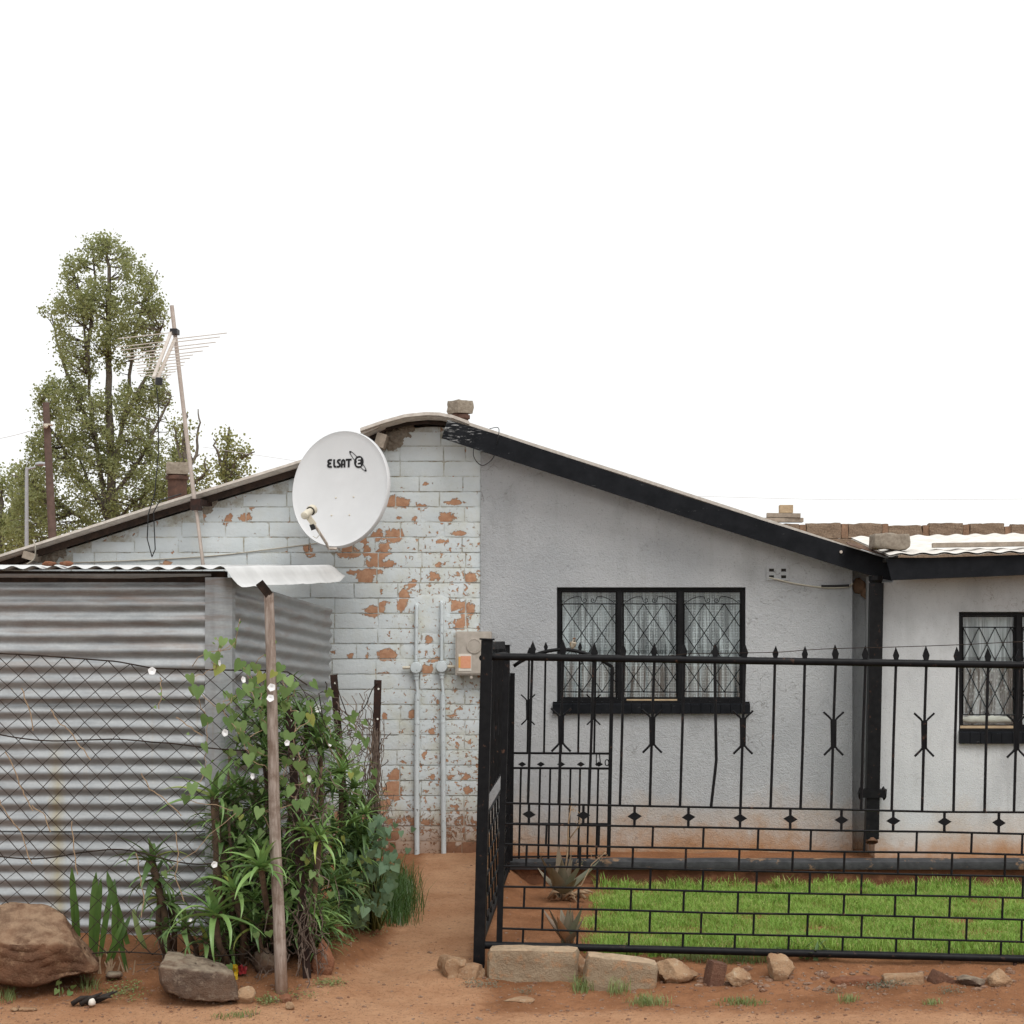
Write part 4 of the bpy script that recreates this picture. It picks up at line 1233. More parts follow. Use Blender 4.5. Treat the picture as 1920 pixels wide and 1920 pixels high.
stroke(mb, [(975, 491), (952, 500), (944, 516), (949, 534), (966, 541), (1005, 541)], 20, .0058)
mk('emblem_letter', mb, M['plastic'], refl, fixn=False)
for qx, qy in ((645, 997), (915, 993), (610, 1260), (881, 1260)):
    mb = MB(); mb.lathe(dish_p(*dpx(qx, qy), 0), dn, [(0, .0065), (.004, .006), (.006, .003)], 8)
    mk('bolt', mb, M['cream'], dish)
# feed arm and head
a0 = dish_p(-.12, -1.06, -.02); lnb = W(576, 963, 11.45)
mb = MB(); mb.tube([dish_p(0.02, -.92, -.03), dish_p(-.0, -1.05, -.015), a0 + dn * .03, a0 * .82 + lnb * .18, lnb + Vector((.012, .01, -.02))], .0105, 8)
mk('feed_arm', mb, M['alu'], dish, smooth=True)
ld = (dc - lnb).normalized()
mb = MB()
mb.lathe(lnb - ld * .05, ld, [(0, .018), (.006, .026), (.07, .026), (.08, .022), (.10, .022), (.102, .034), (.135, .034), (.137, .028)], 20)
hd = mk('feed_head', mb, M['cream'], dish, smooth='auto')
mb = MB(); mb.lathe(lnb + ld * .048, ld, [(0, .030), (.012, .030)], 20); mk('dark_collar', mb, M['cableblack'], hd)
mb = MB(); mb.bar(lnb + Vector((.0, 0, -.012)), lnb + Vector((.045, .02, -.075)), .036, .036); mk('feed_clamp', mb, M['cream'], hd)
mb = MB(); mb.bar(lnb + Vector((.028, .01, -.07)), lnb + Vector((.040, .02, -.105)), .03, .03); mk('plug', mb, M['cableblack'], hd)
mb = MB(); mb.tube([lnb + Vector((.04, .015, -.07)), lnb + Vector((.075, .0, -.10)), lnb + Vector((.085, .0, -.14)), lnb + Vector((.06, .01, -.165)), lnb + Vector((.035, .02, -.15))], .003, 6)
mk('cable_loop', mb, M['cablewhite'], hd, smooth=True)
mb = MB(); mb.tube([dish_p(0, -.1, -.05), Vector((dc.x + .05, 12.15, dc.z - .05)), Vector((dc.x + .05, 12.30, dc.z - .05))], .028, 12)
wp = Vector((dc.x + .05, 12.29, dc.z - .05)); mb.box((wp.x - .09, wp.y, wp.z - .12), (wp.x + .09, wp.y + .012, wp.z + .12))
mk('wall_mount', mb, M['alu'], dish, smooth='auto')

# ------------------------------------------------------------------ aerial on its mast
ant = thing('television_aerial', 'television aerial with many thin rods on a leaning mast', 'aerial', tuple(W(380, 1062, 12.03)))
mtop = W(322, 573, 12.03); mbot = W(381, 1062, 12.03)
mb = MB(); mb.tube([mbot, W(368, 955, 12.03)], .012, 10); mk('lower_mast', mb, M['mast'], ant, smooth='auto')
mb = MB(); mb.tube([W(367, 958, 12.02), W(348, 800, 12.02), mtop], .0145, 12); mk('mast', mb, M['mast'], ant, smooth='auto')
mb = MB(); c = W(367, 946, 12.0); mb.box((c.x - .035, c.y - .012, c.z - .04), (c.x + .035, c.y + .05, c.z + .04)); mb.bar(c + Vector((.0, .03, .02)), Vector((c.x + .03, 12.3, c.z + .03)), .04, .04, up=Vector((0, 0, 1)))
mk('wall_clamp', mb, M['rust'], ant)
m0 = W(321, 622, 11.97); m1 = W(288, 708, 11.25)
bd = (m1 - m0)
for k, off in enumerate((Vector((0, 0, 0)), Vector((.028, .0, -.045)))):
    mb = MB(); mb.bar(m0 + off, m1 + off * .6, .020, .014); mk('boom', mb, M['alu'], ant)
mb = MB(); mb.box((m0.x - .005, m0.y - .02, m0.z - .015), (m0.x + .045, m0.y + .06, m0.z + .02)); mk('mast_clamp', mb, M['cableblack'], ant)
mb = MB(); e = m1 + Vector((.02, 0, -.03)); mb.lathe(e + Vector((.018, 0, .03)), (-.1, 0, -1), [(0, .018), (.004, .024), (.045, .024), (.05, .018)], 14); mk('balun_box', mb, M['cableblack'], ant, smooth='auto')
ew = Vector((1, 0, .115)).normalized()
for t, L, R_ in ((.02, 100, 98), (.10, 0, 88), (.22, 96, 84), (.30, 84, 74), (.40, 78, 66), (.47, 70, 50), (.54, 62, 47), (.62, 52, 40), (.69, 45, 40), (.76, 40, 30), (.82, 37, 30), (.88, 34, 24), (.94, 26, 20)):
    for sgn, LL in ((-1, L), (1, R_)):
        if not LL: continue
        p = m0 + bd * t + (Vector((.028, 0, -.045)) if (sgn > 0) else Vector((0, 0, 0))) * (1 - .4 * t)
        l = LL / (F / p.y)
        mb = MB(); mb.tube([p, p + ew * sgn * l], .0032, 6); mk('aerial_rod', mb, M['alu'], ant)
mb = MB()
e = m1 + Vector((.02, 0, -.07))
mb.tube([e, W(297, 760, 11.6), W(297, 850, 11.9), W(290, 925, 12.02), W(278, 965, 12.04), W(276, 1010, 12.05), W(285, 1044, 12.22), W(291, 1030, 12.22), W(288, 960, 12.06), W(300, 938, 12.05), W(340, 926, 12.05)], .0042, 6)
mk('lead_cable', mb, M['cableblack'], ant, smooth=True)
def cable(name, pts, r, m, label, n=6, cat='cable'):
    # smooth through the points
    P_ = [Vector(p) for p in pts]; out = []
    for i in range(len(P_) - 1):
        p0 = P_[max(i-1, 0)]; p1 = P_[i]; p2 = P_[i+1]; p3 = P_[min(i+2, len(P_)-1)]
        for k in range(6):
            t = k / 6
            out.append(.5 * ((2*p1) + (p2-p0)*t + (2*p0-5*p1+4*p2-p3)*t*t + (3*p1-p0-3*p2+p3)*t**3))
    out.append(P_[-1])
    mb = MB(); mb.tube(out, r, n)
    return mk(name, mb, m, smooth=True, label=label, cat=cat)
wy = YW - .008
cable('wall_cable', [W(55, 1062, wy), W(100, 1056, wy), W(200, 1053, wy), W(330, 1047, wy), W(420, 1040, wy), W(520, 1028, wy), W(600, 1018, wy)], .0042, M['cablewhite'], 'thin off-white cable running along the bricks from the dish')
cable('hanging_cable', [W(62, 1012, 12.05), W(66, 1024, 12.06), W(66, 1040, 12.1), W(62, 1050, 12.12), W(50, 1058, 12.14)], .005, M['cablewhite'], 'short pale cable end hooked over the broken roof corner')
cable('vent_cable', [W(1442, 1083, YP - .006), W(1460, 1087, YP - .016), W(1490, 1094, YP - .018), W(1540, 1101, YP - .018), W(1585, 1101, YP - .018), W(1599, 1094, YP - .01)], .0062, M['cablewhite'], 'pale cable coming out of the vent brick under the black fascia')
cable('black_cable', [W(1540, 1099, YP - .02), W(1565, 1099, YP - .02), W(1592, 1098, YP - .02)], .010, M['cableblack'], 'black sleeve on the cable beside the vent brick')
cable('fascia_wire', [W(888, 840, 12.06), W(888, 855, 12.2), W(896, 868, 12.27), W(908, 872, 12.27), W(925, 858, 12.2), W(932, 830, 12.02), W(935, 803, 12.02), W(918, 804, 12.04)], .003, M['cableblack'], 'loop of thin black wire at the upper end of the fascia')

# ------------------------------------------------------------------ meter box and conduits on the brick wall
BY = YW - .10
mbx = thing('meter_box', 'beige electricity meter box with an orange sticker on the brick wall', 'meter box', tuple(W(886, 1267, YW - .06)))
a = W(854, 1266, BY); b = W(921, 1184, BY)
mb = MB(); mb.box((a.x, BY, a.z), (b.x, YW + .0, b.z)); mk('case', mb, M['meter'], mbx)
mb = MB(); mb.box((a.x + .012, BY - .008, a.z + .012), (b.x - .012, BY - .0005, b.z - .012)); lid = mk('cover', mb, M['meter'], mbx)
c = W(889, 1211, BY - .008)
mb = MB(); mb.lathe(c, (0, -1, 0), [(0, .055), (.006, .055), (.007, .046), (.004, .044), (.005, .043)], 28); mk('round_port', mb, M['meter'], lid, smooth='auto')
mb = MB(); mb.lathe(c + Vector((-.02, 0, -.225)), (0, -1, 0), [(0, .011), (.008, .011), (.009, .006)], 12); mk('seal_screw', mb, M['meter'], lid)
mb = MB(); p = W(860, 1258, BY); q = W(884, 1226, BY); mb.box((p.x, BY - .0105, p.z), (q.x, BY - .0082, q.z)); st = mk('sticker', mb, M['white_paper'], lid)
mb = MB(); p = W(864, 1253, BY); q = W(883, 1230, BY); mb.box((p.x, BY - .0125, p.z), (q.x, BY - .0108, q.z)); mk('orange_print', mb, M['orange_label'], lid)
mb = MB(); p = W(860, 1252, BY); q = W(863.7, 1231, BY); mb.box((p.x, BY - .0125, p.z), (q.x, BY - .0108, q.z)); mk('yellow_print', mb, M['yellow_label'], lid)
CYY = YW - .03
for (xt, yt, xj, yj, xbm, ybm, lab) in ((781, 1136, 780, 1252, 782, 1606, 'painted conduit pipe down the brick wall, the left one of the pair'), (828, 1131, 828, 1250, 832, 1598, 'painted conduit pipe down the brick wall, the one beside the meter box')):
    t = thing('conduit', lab, 'pipe', tuple(W(xbm, ybm, CYY)))
    mb = MB(); mb.tube([W(xt, yt - 3, YW + .01), W(xt, yt, CYY), W(xt, yt + 8, CYY), W(xj, yj - 12, CYY)], .012, 10)
    mb.lathe(W(xt, yt + 32, CYY), (0, 0, -1), [(0, .0145), (.03, .0145)], 10)
    mk('upper_pipe', mb, M['conduit'], t, smooth='auto')
    mb = MB(); c = W(xj, yj, CYY - .02); mb.lathe(c + Vector((0, .045, 0)), (0, -1, 0), [(0, .042), (.05, .042), (.058, .038), (.06, .02)], 20)
    mb.lathe(c + Vector((0, .02, -.035)), (0, 0, -1), [(0, .022), (.025, .022), (.026, .017), (.05, .017)], 12)
    mk('junction_box', mb, M['conduit'], t, smooth='auto')
    mb = MB(); mb.tube([W(xj, yj + 14, CYY), W(xj + 1, yj + 30, CYY), W(xj + 3, yj + 45, CYY), W(xj + 2, yj + 52, CYY)], .011, 10)
    mb.tube([W(xj + 2, yj + 50, CYY), W(xbm - 1, 1450, CYY), W(xbm, ybm + 8, CYY)], .0185, 12)
    mb.lathe(W(xj + 2, yj + 100, CYY), (0, 0, -1), [(0, .021), (.02, .021)], 12)
    mk('lower_pipe', mb, M['conduit'], t, smooth='auto')
    mb = MB(); s = -1 if xj < 800 else 1
    mb.tube([W(xj + s * 8, yj, CYY), W(xj + s * 25, yj, CYY)], .011, 10); mk('side_stub', mb, M['cream'], t, smooth='auto')
# ------------------------------------------------------------------ black iron fence, front panel
YF = 9.15
FB = M['black']
fence = thing('iron_fence', 'black wrought iron fence panel in front of the lawn', 'fence', tuple(W(1400, 1800, YF)))
def fbar(name, p, q, r, parent, n=6, m=FB):
    mb = MB(); mb.tube([p, q], r, n); return mk(name, mb, m, parent, smooth='auto')
XR = 2120
def line(y0, y1): return lambda x: y0 + (y1 - y0) * (x - 950) / 970.0
top_l = line(1231.4, 1247)
rails = [line(1507, 1524), line(1545.5, 1563), line(1583, 1603), line(1623.5, 1643), line(1662, 1684), line(1702, 1724), line(1742, 1766)]
bot_l = line(1773, 1798)
fbar('top_rail', W(922, top_l(922), YF), W(XR, top_l(XR), YF), .0205, fence, 12)
fbar('bottom_rail', W(898, bot_l(898), YF), W(XR, bot_l(XR), YF), .0205, fence, 12)
for r_ in rails:
    mb = MB(); rr = random.Random(int(r_(950)))
    mb.tube([W(x, r_(x) + rr.uniform(-1.2, 1.2), YF) for x in (938, 1150, 1350, 1560, 1760, 1940, XR)], .0064, 6)
    mk('rail', mb, FB, fence, smooth='auto')
def finial_mesh(w, h, th):
    mb = MB()
    pts = [(0, 0), (w * .28, 0), (w * .5, h * .40), (0, h), (-w * .5, h * .40), (-w * .28, 0)]
    mb.prism(pts[1:], -th / 2, th / 2)
    me = raw_mesh('finial', mb, FB)
    bm = bmesh.new(); bm.from_mesh(me); bmesh.ops.recalc_face_normals(bm, faces=bm.faces); bm.to_mesh(me); bm.free()
    return me
FIN = finial_mesh(.036, .078, .008)
def diamond_mesh(w, h, th):
    mb = MB(); mb.prism([(w/2, 0), (0, h/2), (-w/2, 0), (0, -h/2)], -th/2, th/2)
    me = raw_mesh('diamond', mb, FB); bm = bmesh.new(); bm.from_mesh(me); bmesh.ops.recalc_face_normals(bm, faces=bm.faces); bm.to_mesh(me); bm.free(); return me
DIA = diamond_mesh(.076, .048, .010)
def place(name, me, parent, pos, s=1.0, rz=0.0, ry=0.0):
    o = bpy.data.objects.new(name, me); C.objects.link(o); o.parent = parent
    o.location = Vector(pos) - ORG[parent.name]; o.scale = (s, s, s); o.rotation_euler = (0, ry, rz)
    return o
def h_ornament(parent, x, yc, Y, k=1.0):
    mb = MB()
    p = lambda dx, dy: W(x + dx * k, yc + dy * k, Y - .004)
    for s in (-1, 1):
        mb.tube([p(s * 19, -41), p(s * 7, -30), p(s * 4, -26), p(s * 3.6, 0), p(s * 3.4, 24), p(s * 7, 29), p(s * 18, 40)], .0062 * k ** .5, 6)
    mb.box(tuple(p(-4, 27) + Vector((0, -.002, 0))), tuple(p(4, -27) + Vector((0, .006, 0))))
    return mk('bracket_ornament', mb, FB, parent, smooth='auto')
tops = [998, 1056, 1113, 1170, 1227, 1283, 1340, 1397, 1453, 1509, 1567, 1623, 1680, 1737, 1795, 1853, 1910, 1967, 2024, 2081]
rf = random.Random(11)
for i, x in enumerate(tops):
    xb = x - 8 + rf.uniform(-1, 1)
    yt, yb = top_l(x), rails[0](xb)
    mb = MB()
    if x == 1340: mb.tube([W(x, yt, YF), W(1341, 1300, YF), W(1343, 1425, YF), W(1341, 1445, YF), W(1333, yb, YF)], .0082, 6)
    else: mb.tube([W(x, yt, YF), W((x + xb) / 2 + rf.uniform(-.8, .8), (yt + yb) / 2, YF), W(xb, yb, YF)], .0076, 6)
    mk('picket', mb, FB if i != 0 else FB, fence, smooth='auto')
    place('finial', FIN, fence, W(x + rf.uniform(-1, 1), yt - 4, YF), rf.uniform(.92, 1.06), rf.uniform(-.35, .35), rf.uniform(-.05, .05))
    if i % 3 == 1: h_ornament(fence, x - 4, (1369 + 0.0135 * (x - 1056)), YF)
for i, x in enumerate([992, 1094, 1190, 1291, 1388, 1482, 1578, 1675, 1771, 1873, 1970, 2070]):
    ya, yb = rails[0](x), rails[1](x)
    fbar('short_bar', W(x, ya, YF), W(x - .5, yb, YF), .0075, fence)
    place('diamond', DIA, fence, W(x, (ya + yb) / 2, YF - .002), rf.uniform(.95, 1.05), rf.uniform(-.2, .2), rf.uniform(-.05, .05))
for k in range(6):
    a = rails[k + 1]; b = rails[k + 2] if k < 5 else bot_l
    x = (1023 - k * 1.3) if k % 2 == 0 else (988 - k * 1.3)
    while x < XR - 10:
        xx = x + rf.uniform(-2.5, 2.5)
        fbar('short_bar', W(xx, a(xx), YF), W(xx - 1.5, b(xx), YF), .0064, fence)
        x += 99.6
mb = MB(); mb.bar(W(950, 1240, YF + .01), W(936, 1774, YF + .01), .031, .031); mk('end_post', mb, FB, fence)
cable('fence_wire', [W(1113, 1233, YF - .01), W(1230, 1231, YF), W(1290, 1226, YF - .01), W(1340, 1225, YF), W(1453, 1223, YF - .01), W(1509, 1219, YF), W(1567, 1216, YF - .01), W(1680, 1213, YF), W(1795, 1209, YF - .01), W(1920, 1203, YF), W(2080, 1199, YF)], .0022, M['wire'], 'thin wire strung along the spear tips of the iron fence', 5, 'wire')
# rusty curled foot at the right end
mb = MB(); mb.tube([W(1903, 1805, YF), W(1903, 1818, YF), W(1908, 1830, YF), W(1922, 1836, YF), W(1940, 1830, YF), W(1945, 1815, YF), W(1940, 1804, YF)], .012, 8)
mk('curled_foot', mb, M['rust'], fence, smooth=True)

# corner post
cpost = thing('corner_post', 'thick black square steel post at the corner of the iron fence', 'post', tuple(W(898, 1812, YF)))
mb = MB(); mb.bar(W(898, 1815, YF), W(913.5, 1200, YF), .060, .060); mk('shaft', mb, FB, cpost)
mb = MB(); mb.bar(W(913.5, 1200, YF), W(913.6, 1197, YF), .078, .078); mk('cap', mb, FB, cpost)
# side panel running back towards the house
XS_ = (903 - CX) * YF / F
side = thing('side_fence', 'black iron fence side panel running back from the corner post to the gate', 'fence', (XS_, 10.4, -.1))
y0, y1 = YF + .05, 11.62
zs = [PZ(l(950), YF) for l in rails]
ztop = PZ(1234, YF); zbot = PZ(1773, YF)
for nm, z, r in [('top_rail', ztop, .018), ('bottom_rail', zbot + .03, .018)] + [('rail', z, .0072) for z in zs[:]]:
    fbar(nm, (XS_, y0, z), (XS_ + .005, y1, z + (.03 if nm != 'top_rail' else 0)), r, side, 8)
ny = 16
for i in range(1, ny):
    y = y0 + (y1 - y0) * i / ny
    fbar('picket', (XS_, y, ztop), (XS_ + .002, y, zs[0] + .01), .0085, side)
    place('finial', FIN, side, (XS_, y, ztop + .01), 1.0, 1.57)
    if i % 3 == 1:
        mb = MB()
        zc = 1.06
        for s in (-1, 1):
            mb.tube([(XS_, y + s * .054, zc + .117), (XS_, y + s * .018, zc + .085), (XS_, y + s * .010, zc), (XS_, y + s * .018, zc - .083), (XS_, y + s * .052, zc - .115)], .0062, 6)
        mk('bracket_ornament', mb, FB, side, smooth='auto')
for k in range(6):
    a = zs[k + 1]; b = zs[k + 2] if k < 5 else zbot + .02
    y = y0 + (.16 if k % 2 else .30)
    while y < y1:
        dz = .03 * (y - y0) / (y1 - y0)
        fbar('short_bar', (XS_ + .002, y, a + dz), (XS_ + .002, y, b + dz), .0072, side); y += .285
mb = MB(); mb.bar((XS_ + .005, y1 + .02, -.15), (XS_ + .005, y1 + .02, PZ(1210, y1)), .045, .045); mk('end_post', mb, FB, side)
mb = MB(); mb.bar((XS_ + .005, y1 + .02, PZ(1210, y1)), (XS_ + .005, y1 + .02, PZ(1209, y1)), .07, .07); mk('cap', mb, FB, side)

# garden gate near the house
YT = 11.68
gate = thing('garden_gate', 'small black iron gate with an arched top in front of the grey gable', 'gate', tuple(W(1050, 1610, YT)))
mb = MB(); mb.bar(W(961, 1262, YT), W(957, 1614, YT), .032, .032); mk('hinge_post', mb, FB, gate)
mb = MB(); mb.bar(W(1148, 1250, YT), W(1141, 1604, YT), .026, .026); mk('latch_post', mb, FB, gate)
pts = []
for i in range(15):
    u = i / 14; x = 963 + 185 * u
    pts.append(W(x, 1249 - 32 * math.sin(math.pi * u) ** 0.85 + 2 * u, YT))
mb = MB(); mb.tube(pts, .0125, 10); mk('arched_rail', mb, FB, gate, smooth=True)
arch = lambda x: 1249 - 32 * math.sin(math.pi * max(0, min(1, (x - 963) / 185))) ** .85 + 2 * (x - 963) / 185
for y in (1413, 1441): fbar('rail', W(958, y - 1, YT), W(1144, y, YT), .0085, gate)
for y in (1545, 1608): fbar('rail', W(958, y - 1, YT), W(1144, y - 4 * (y > 1600), YT), .0075, gate)
for i, x in enumerate((992, 1023, 1055, 1087, 1117)):
    fbar('picket', W(x, arch(x), YT), W(x - 3, 1413, YT), .0075, gate)
    place('finial', FIN, gate, W(x + .5, arch(x) - 2, YT), .8, rf.uniform(-.2, .2))
for x in (990, 1113): h_ornament(gate, x, 1331, YT, .70)
for x in (979, 1014, 1052, 1089, 1123): place('diamond', DIA, gate, W(x, 1433, YT - .004), .74)
for x in (976, 1012, 1031, 1050, 1069, 1087, 1104, 1121): fbar('picket', W(x + .8, 1441, YT), W(x - 3, 1610, YT), .0075, gate)
mb = MB()
mb.tube([W(1118, 1415, YT - .02), W(1118, 1436, YT - .02)], .004, 5); mb.tube([W(1124, 1415, YT - .02), W(1126, 1434, YT - .02)], .004, 5)
an = [W(1138 + 3.5 * math.cos(t), 1430 + 6 * math.sin(t), YT - .02) for t in linsp(0, 6.28, 12)]
mb.tube(an, .004, 5)
mk('latch_hook', mb, FB, gate)

# ------------------------------------------------------------------ sparrow on the gate arch
bp = W(1074.5, arch(1074.5) - 2.2, YT)
bird = thing('sparrow', 'small brown sparrow perched on the arched gate', 'bird', tuple(bp))
S1 = F / YT
def bpnt(dx, dy, dz=0.0): return bp + Vector((dx / S1, dz / S1, dy / S1))
me = bpy.data.meshes.new('body')
joints = [(-3.5, 1, 3, 1.2), (-2.0, 4, 2, 2.9), (0, 8.5, 0, 4.6), (1.2, 12.5, -.8, 3.9), (1.6, 15.2, -1.4, 2.8), (1.8, 18.2, -1.8, 3.1), (2.6, 18.0, -4.4, 1.9)]
me.from_pydata([tuple(bpnt(a, b, c) - bp) for a, b, c, r in joints], [(i, i + 1) for i in range(6)], [])
body = bpy.data.objects.new('body', me); C.objects.link(body); body.parent = bird; ORG[body.name] = bp
md = body.modifiers.new('skin', 'SKIN')
for i, j in enumerate(joints):
    me.skin_vertices[0].data[i].radius = (j[3] / S1, j[3] / S1)
me.skin_vertices[0].data[2].use_root = True
body.modifiers.new('sub', 'SUBSURF').levels = 2
body.modifiers['sub'].render_levels = 2
me.materials.append(M['featherpale'])
mb = MB(); lump(mb, bpnt(1.9, 20.2, -1.5), 2.9 / S1, 1, 2, 1, 1.1, .62); mk('head_cap', mb, M['featherhead'], bird, smooth=True)
mb = MB(); mb.lathe(bpnt(2.8, 17.9, -5.6), (.3, -1, -.1), [(0, 1.1 / S1), (2.6 / S1, .15 / S1)], 8); mk('beak', mb, M['cableblack'], bird)
mb = MB(); lump(mb, bpnt(2.2, 15.2, -3.4), 1.7 / S1, 4, 2); mk('throat_bib', mb, M['cableblack'], bird, smooth=True)
for s in (-1, 1):
    mb = MB(); lump(mb, bpnt(s * 4.0 - .6, 9, 1.2), 3.6 / S1, 5 + s, 2, .45, .8, 1.45); mk('wing', mb, M['feather'], bird, smooth=True)
    mb = MB(); lump(mb, bpnt(2.0 + s * 1.9, 18.9, -4.2), .7 / S1, 3, 1); mk('eye', mb, M['cableblack'], bird)
    mb = MB(); mb.tube([bpnt(s * 1.6, 5, -.5), bpnt(s * 1.8, 0.3, -1.2)], .5 / S1, 5); mk('leg', mb, M['drystalk'], bird)
mb = MB(); mb.add([bpnt(-3, 4, 2), bpnt(-6.2, -3, 5), bpnt(-3.4, -4, 5.4), bpnt(-1.2, 3.2, 2.4), bpnt(-3, 4.6, 2.4), bpnt(-6.2, -2.6, 5.5), bpnt(-3.4, -3.5, 6), bpnt(-1.2, 3.8, 3)], [(0,1,2,3),(4,7,6,5),(0,4,5,1),(1,5,6,2),(2,6,7,3),(3,7,4,0)]); mk('tail', mb, M['feather'], bird)

# ------------------------------------------------------------------ wire mesh fence with its posts (left)
YM = 8.56
cl = thing('wire_mesh_fence', 'sagging rusty chain-link fence in front of the iron shed', 'fence', tuple(W(260, 1795, YM)))
MT = [(-60, 1222), (0, 1225), (60, 1228), (220, 1240), (290, 1253), (400, 1256), (500, 1257), (540, 1260), (575, 1285), (605, 1350)]
def mesh_p(u, v):     # u in px, v 0 top .. 1 bottom
    top = lerp_tab(MT, u); bot = 1792 + 6 * math.sin(u * .02)
    q = Vector((u * .006, v * 3.0, 0))
    rag = 1 + 2.0 * sm(430, 600, u)
    dx = 9 * noise.noise(q) * rag + 3 * noise.noise(q * 4) * rag; dy = 7 * noise.noise(q + Vector((5, 9, 2))) * rag * min(1, v * 5)
    return W(u + dx * min(1, v * 6 + .2), top + (bot - top) * v + dy, YM + .04 * noise.noise(q * 1.5 + Vector((0, 0, 8))))
mb = MB(); rows = 28
for i in range(-2, 30):
    if i == 29: continue
    pts = []
    for j in range(rows + 1):
        u = 21.3 * (i + ((j + i) % 2)) - 10
        pts.append(mesh_p(u, j / rows))
    mb.tube(pts, .0029, 4)
wm = mk('wire_mesh', mb, M['wire'], cl, fixn=False)
wm['kind'] = 'stuff'
for v0, amp, ph in ((0.0, 0, 0), (.27, 6, 0), (.66, 6, 1.7), (.995, 0, 0)):
    mb = MB()
    pts = [mesh_p(u, min(1, max(0, v0 + amp / 560 * math.sin(u * .017 + ph)))) + Vector((0, -.006, 0)) for u in range(-50, 585 if v0 < .5 else 470, 12)]
    mb.tube(pts, .0038, 5); mk('line_wire', mb, M['wire'], cl)
mb = MB()
hook = [W(605, 1345, YM + .02), W(598, 1300, YM), W(604, 1297, YM), W(611, 1298, YM), W(613, 1284, YM), W(610, 1278, YM)]
mb.tube(hook, .0028, 5); mk('wire_hook', mb, M['wire'], cl)
# wooden pole
pole = thing('fence_pole', 'peeling wooden fence pole with a bent metal strip on top', 'post', tuple(W(527, 1862, 8.46)))
pts = [(528, 1868), (526, 1800), (522, 1700), (517, 1600), (514, 1500), (512, 1400), (510, 1300), (507, 1200), (505, 1140), (504, 1112)]
mb = MB(); mb.tube([W(a, b, 8.46) + Vector((.002 * noise.noise(Vector((i * 3, 0, 0))), 0, 0)) for i, (a, b) in enumerate(pts)], [.032, .031, .0295, .0285, .028, .027, .026, .025, .0245, .024], 14)
mpo, nt = new_mat('pole_wood')
pos = geo(nt)
n1 = tex(nt, stretch(nt, pos, (6, 6, .7)), 12, 6, .65)
col = mixc(nt, ramp(nt, n1, .35, .65), (.20, .145, .115), (.40, .33, .285))
col = mixc(nt, ramp(nt, tex(nt, pos, 9, 7, .7), .50, .62, 0, .8), col, (.17, .115, .085))
zc = sepz(nt, pos)[2]
col = mixc(nt, ramp(nt, zc, .0, -.2, 0, .8), col, (.16, .085, .05))
finish(nt, col, .9, 0, .2, n1, .6, .008)
mk('shaft', mb, mpo, pole, smooth='auto')
mb = MB()
mb.bar(W(505, 1116, 8.44), W(486, 1092, 8.42), .042, .006, up=Vector((0, 1, 0)))
mb.bar(W(507, 1112, 8.47), W(490, 1091, 8.45), .006, .04, up=Vector((0, 1, 0)))
mk('metal_strip', mb, M['verge'], pole)
def iron_post(p, q, label):
    t = thing('iron_standard', label, 'post', tuple(p))
    d = (q - p).normalized(); s = d.cross(Vector((0, 1, 0))).normalized()
    mb = MB(); mb.bar(p, q, .040, .005); mk('flange', mb, M['rust'], t)
    mb = MB(); mb.bar(p + s * .02 + Vector((0, .02, 0)), q + s * .02 + Vector((0, .02, 0)), .005, .038); mk('web', mb, M['rust'], t)
    mb = MB()
    for k in (.05, .22, .40, .58): mb.lathe(q + (p - q) * k * .8 + Vector((.004, -.003, 0)), (0, -1, 0), [(0, .006), (.0012, .006)], 8)
    mk('bolt_hole', mb, M['white_paper'], t)
g = G(655, 1715); g2 = Vector((g.x, g.y, g.z))
iron_post(W(658, 1660, 9.9), W(626, 1265, 9.9), 'leaning dark iron standard beside the shed corner')
iron_post(W(697, 1690, 9.7), W(709, 1275, 9.7), 'upright dark iron standard wrapped in old wire netting')
iron_post(W(578, 1862, 8.62), W(543, 1330, 8.75), 'rusty iron standard half hidden in the vine behind the wooden pole')
cable('slack_wire', [W(629, 1278, 9.88), W(636, 1300, 9.85), W(645, 1325, 9.85), W(652, 1340, 9.85), W(668, 1340, 9.8), W(684, 1325, 9.75), W(697, 1295, 9.7), W(707, 1280, 9.69)], .003, M['wire'], 'slack wire hanging between the two dark iron standards', 5, 'wire')

# ------------------------------------------------------------------ street things far behind
up = thing('utility_pole', 'old brown wooden utility pole in front of the poplar', 'pole', (W(110, 1230, 45).x, 45, -.2))
pt = W(86, 755, 45); pb_ = Vector((W(104, 1230, 45).x, 45, -.2))
mb = MB(); mb.tube([pb_, W(98, 1000, 45), W(92, 880, 45), pt], [.11, .105, .095, .085], 12); mk('shaft', mb, M['polewood'], up, smooth='auto')
mb = MB(); c = W(90, 798, 44.9); mb.lathe(c, (0, 0, 1), [(0, .13), (.04, .13)], 12); lump(mb, c + Vector((-.02, -.12, -.03)), .06, 2, 2); mk('insulator', mb, M['cablewhite'], up)
sl_ = thing('street_lamp', 'slender grey street lamp behind the left roof slope', 'street lamp', (W(50, 1230, 46).x, 46, -.2))
mb = MB(); mb.tube([(W(50, 1230, 46).x, 46, -.2), W(50, 880, 46), W(51, 876, 46)], [.07, .045, .04], 10); mk('post', mb, M['lampgrey'], sl_, smooth='auto')
mb = MB(); mb.tube([W(50, 880, 46), W(66, 876, 46)], .03, 8); mk('arm', mb, M['lampgrey'], sl_)
mb = MB(); lump(mb, W(77, 870, 46), .17, 1, 2, 1.1, .5, .35); mk('lamp_head', mb, M['lampgrey'], sl_, smooth=True)
cable('power_line', [W(-60, 830, 44), W(0, 822, 44.5), W(50, 810, 44.8), W(88, 798, 45)], .008, M['linegrey'], 'pale overhead wire running from the utility pole out of the picture', 5, 'wire')
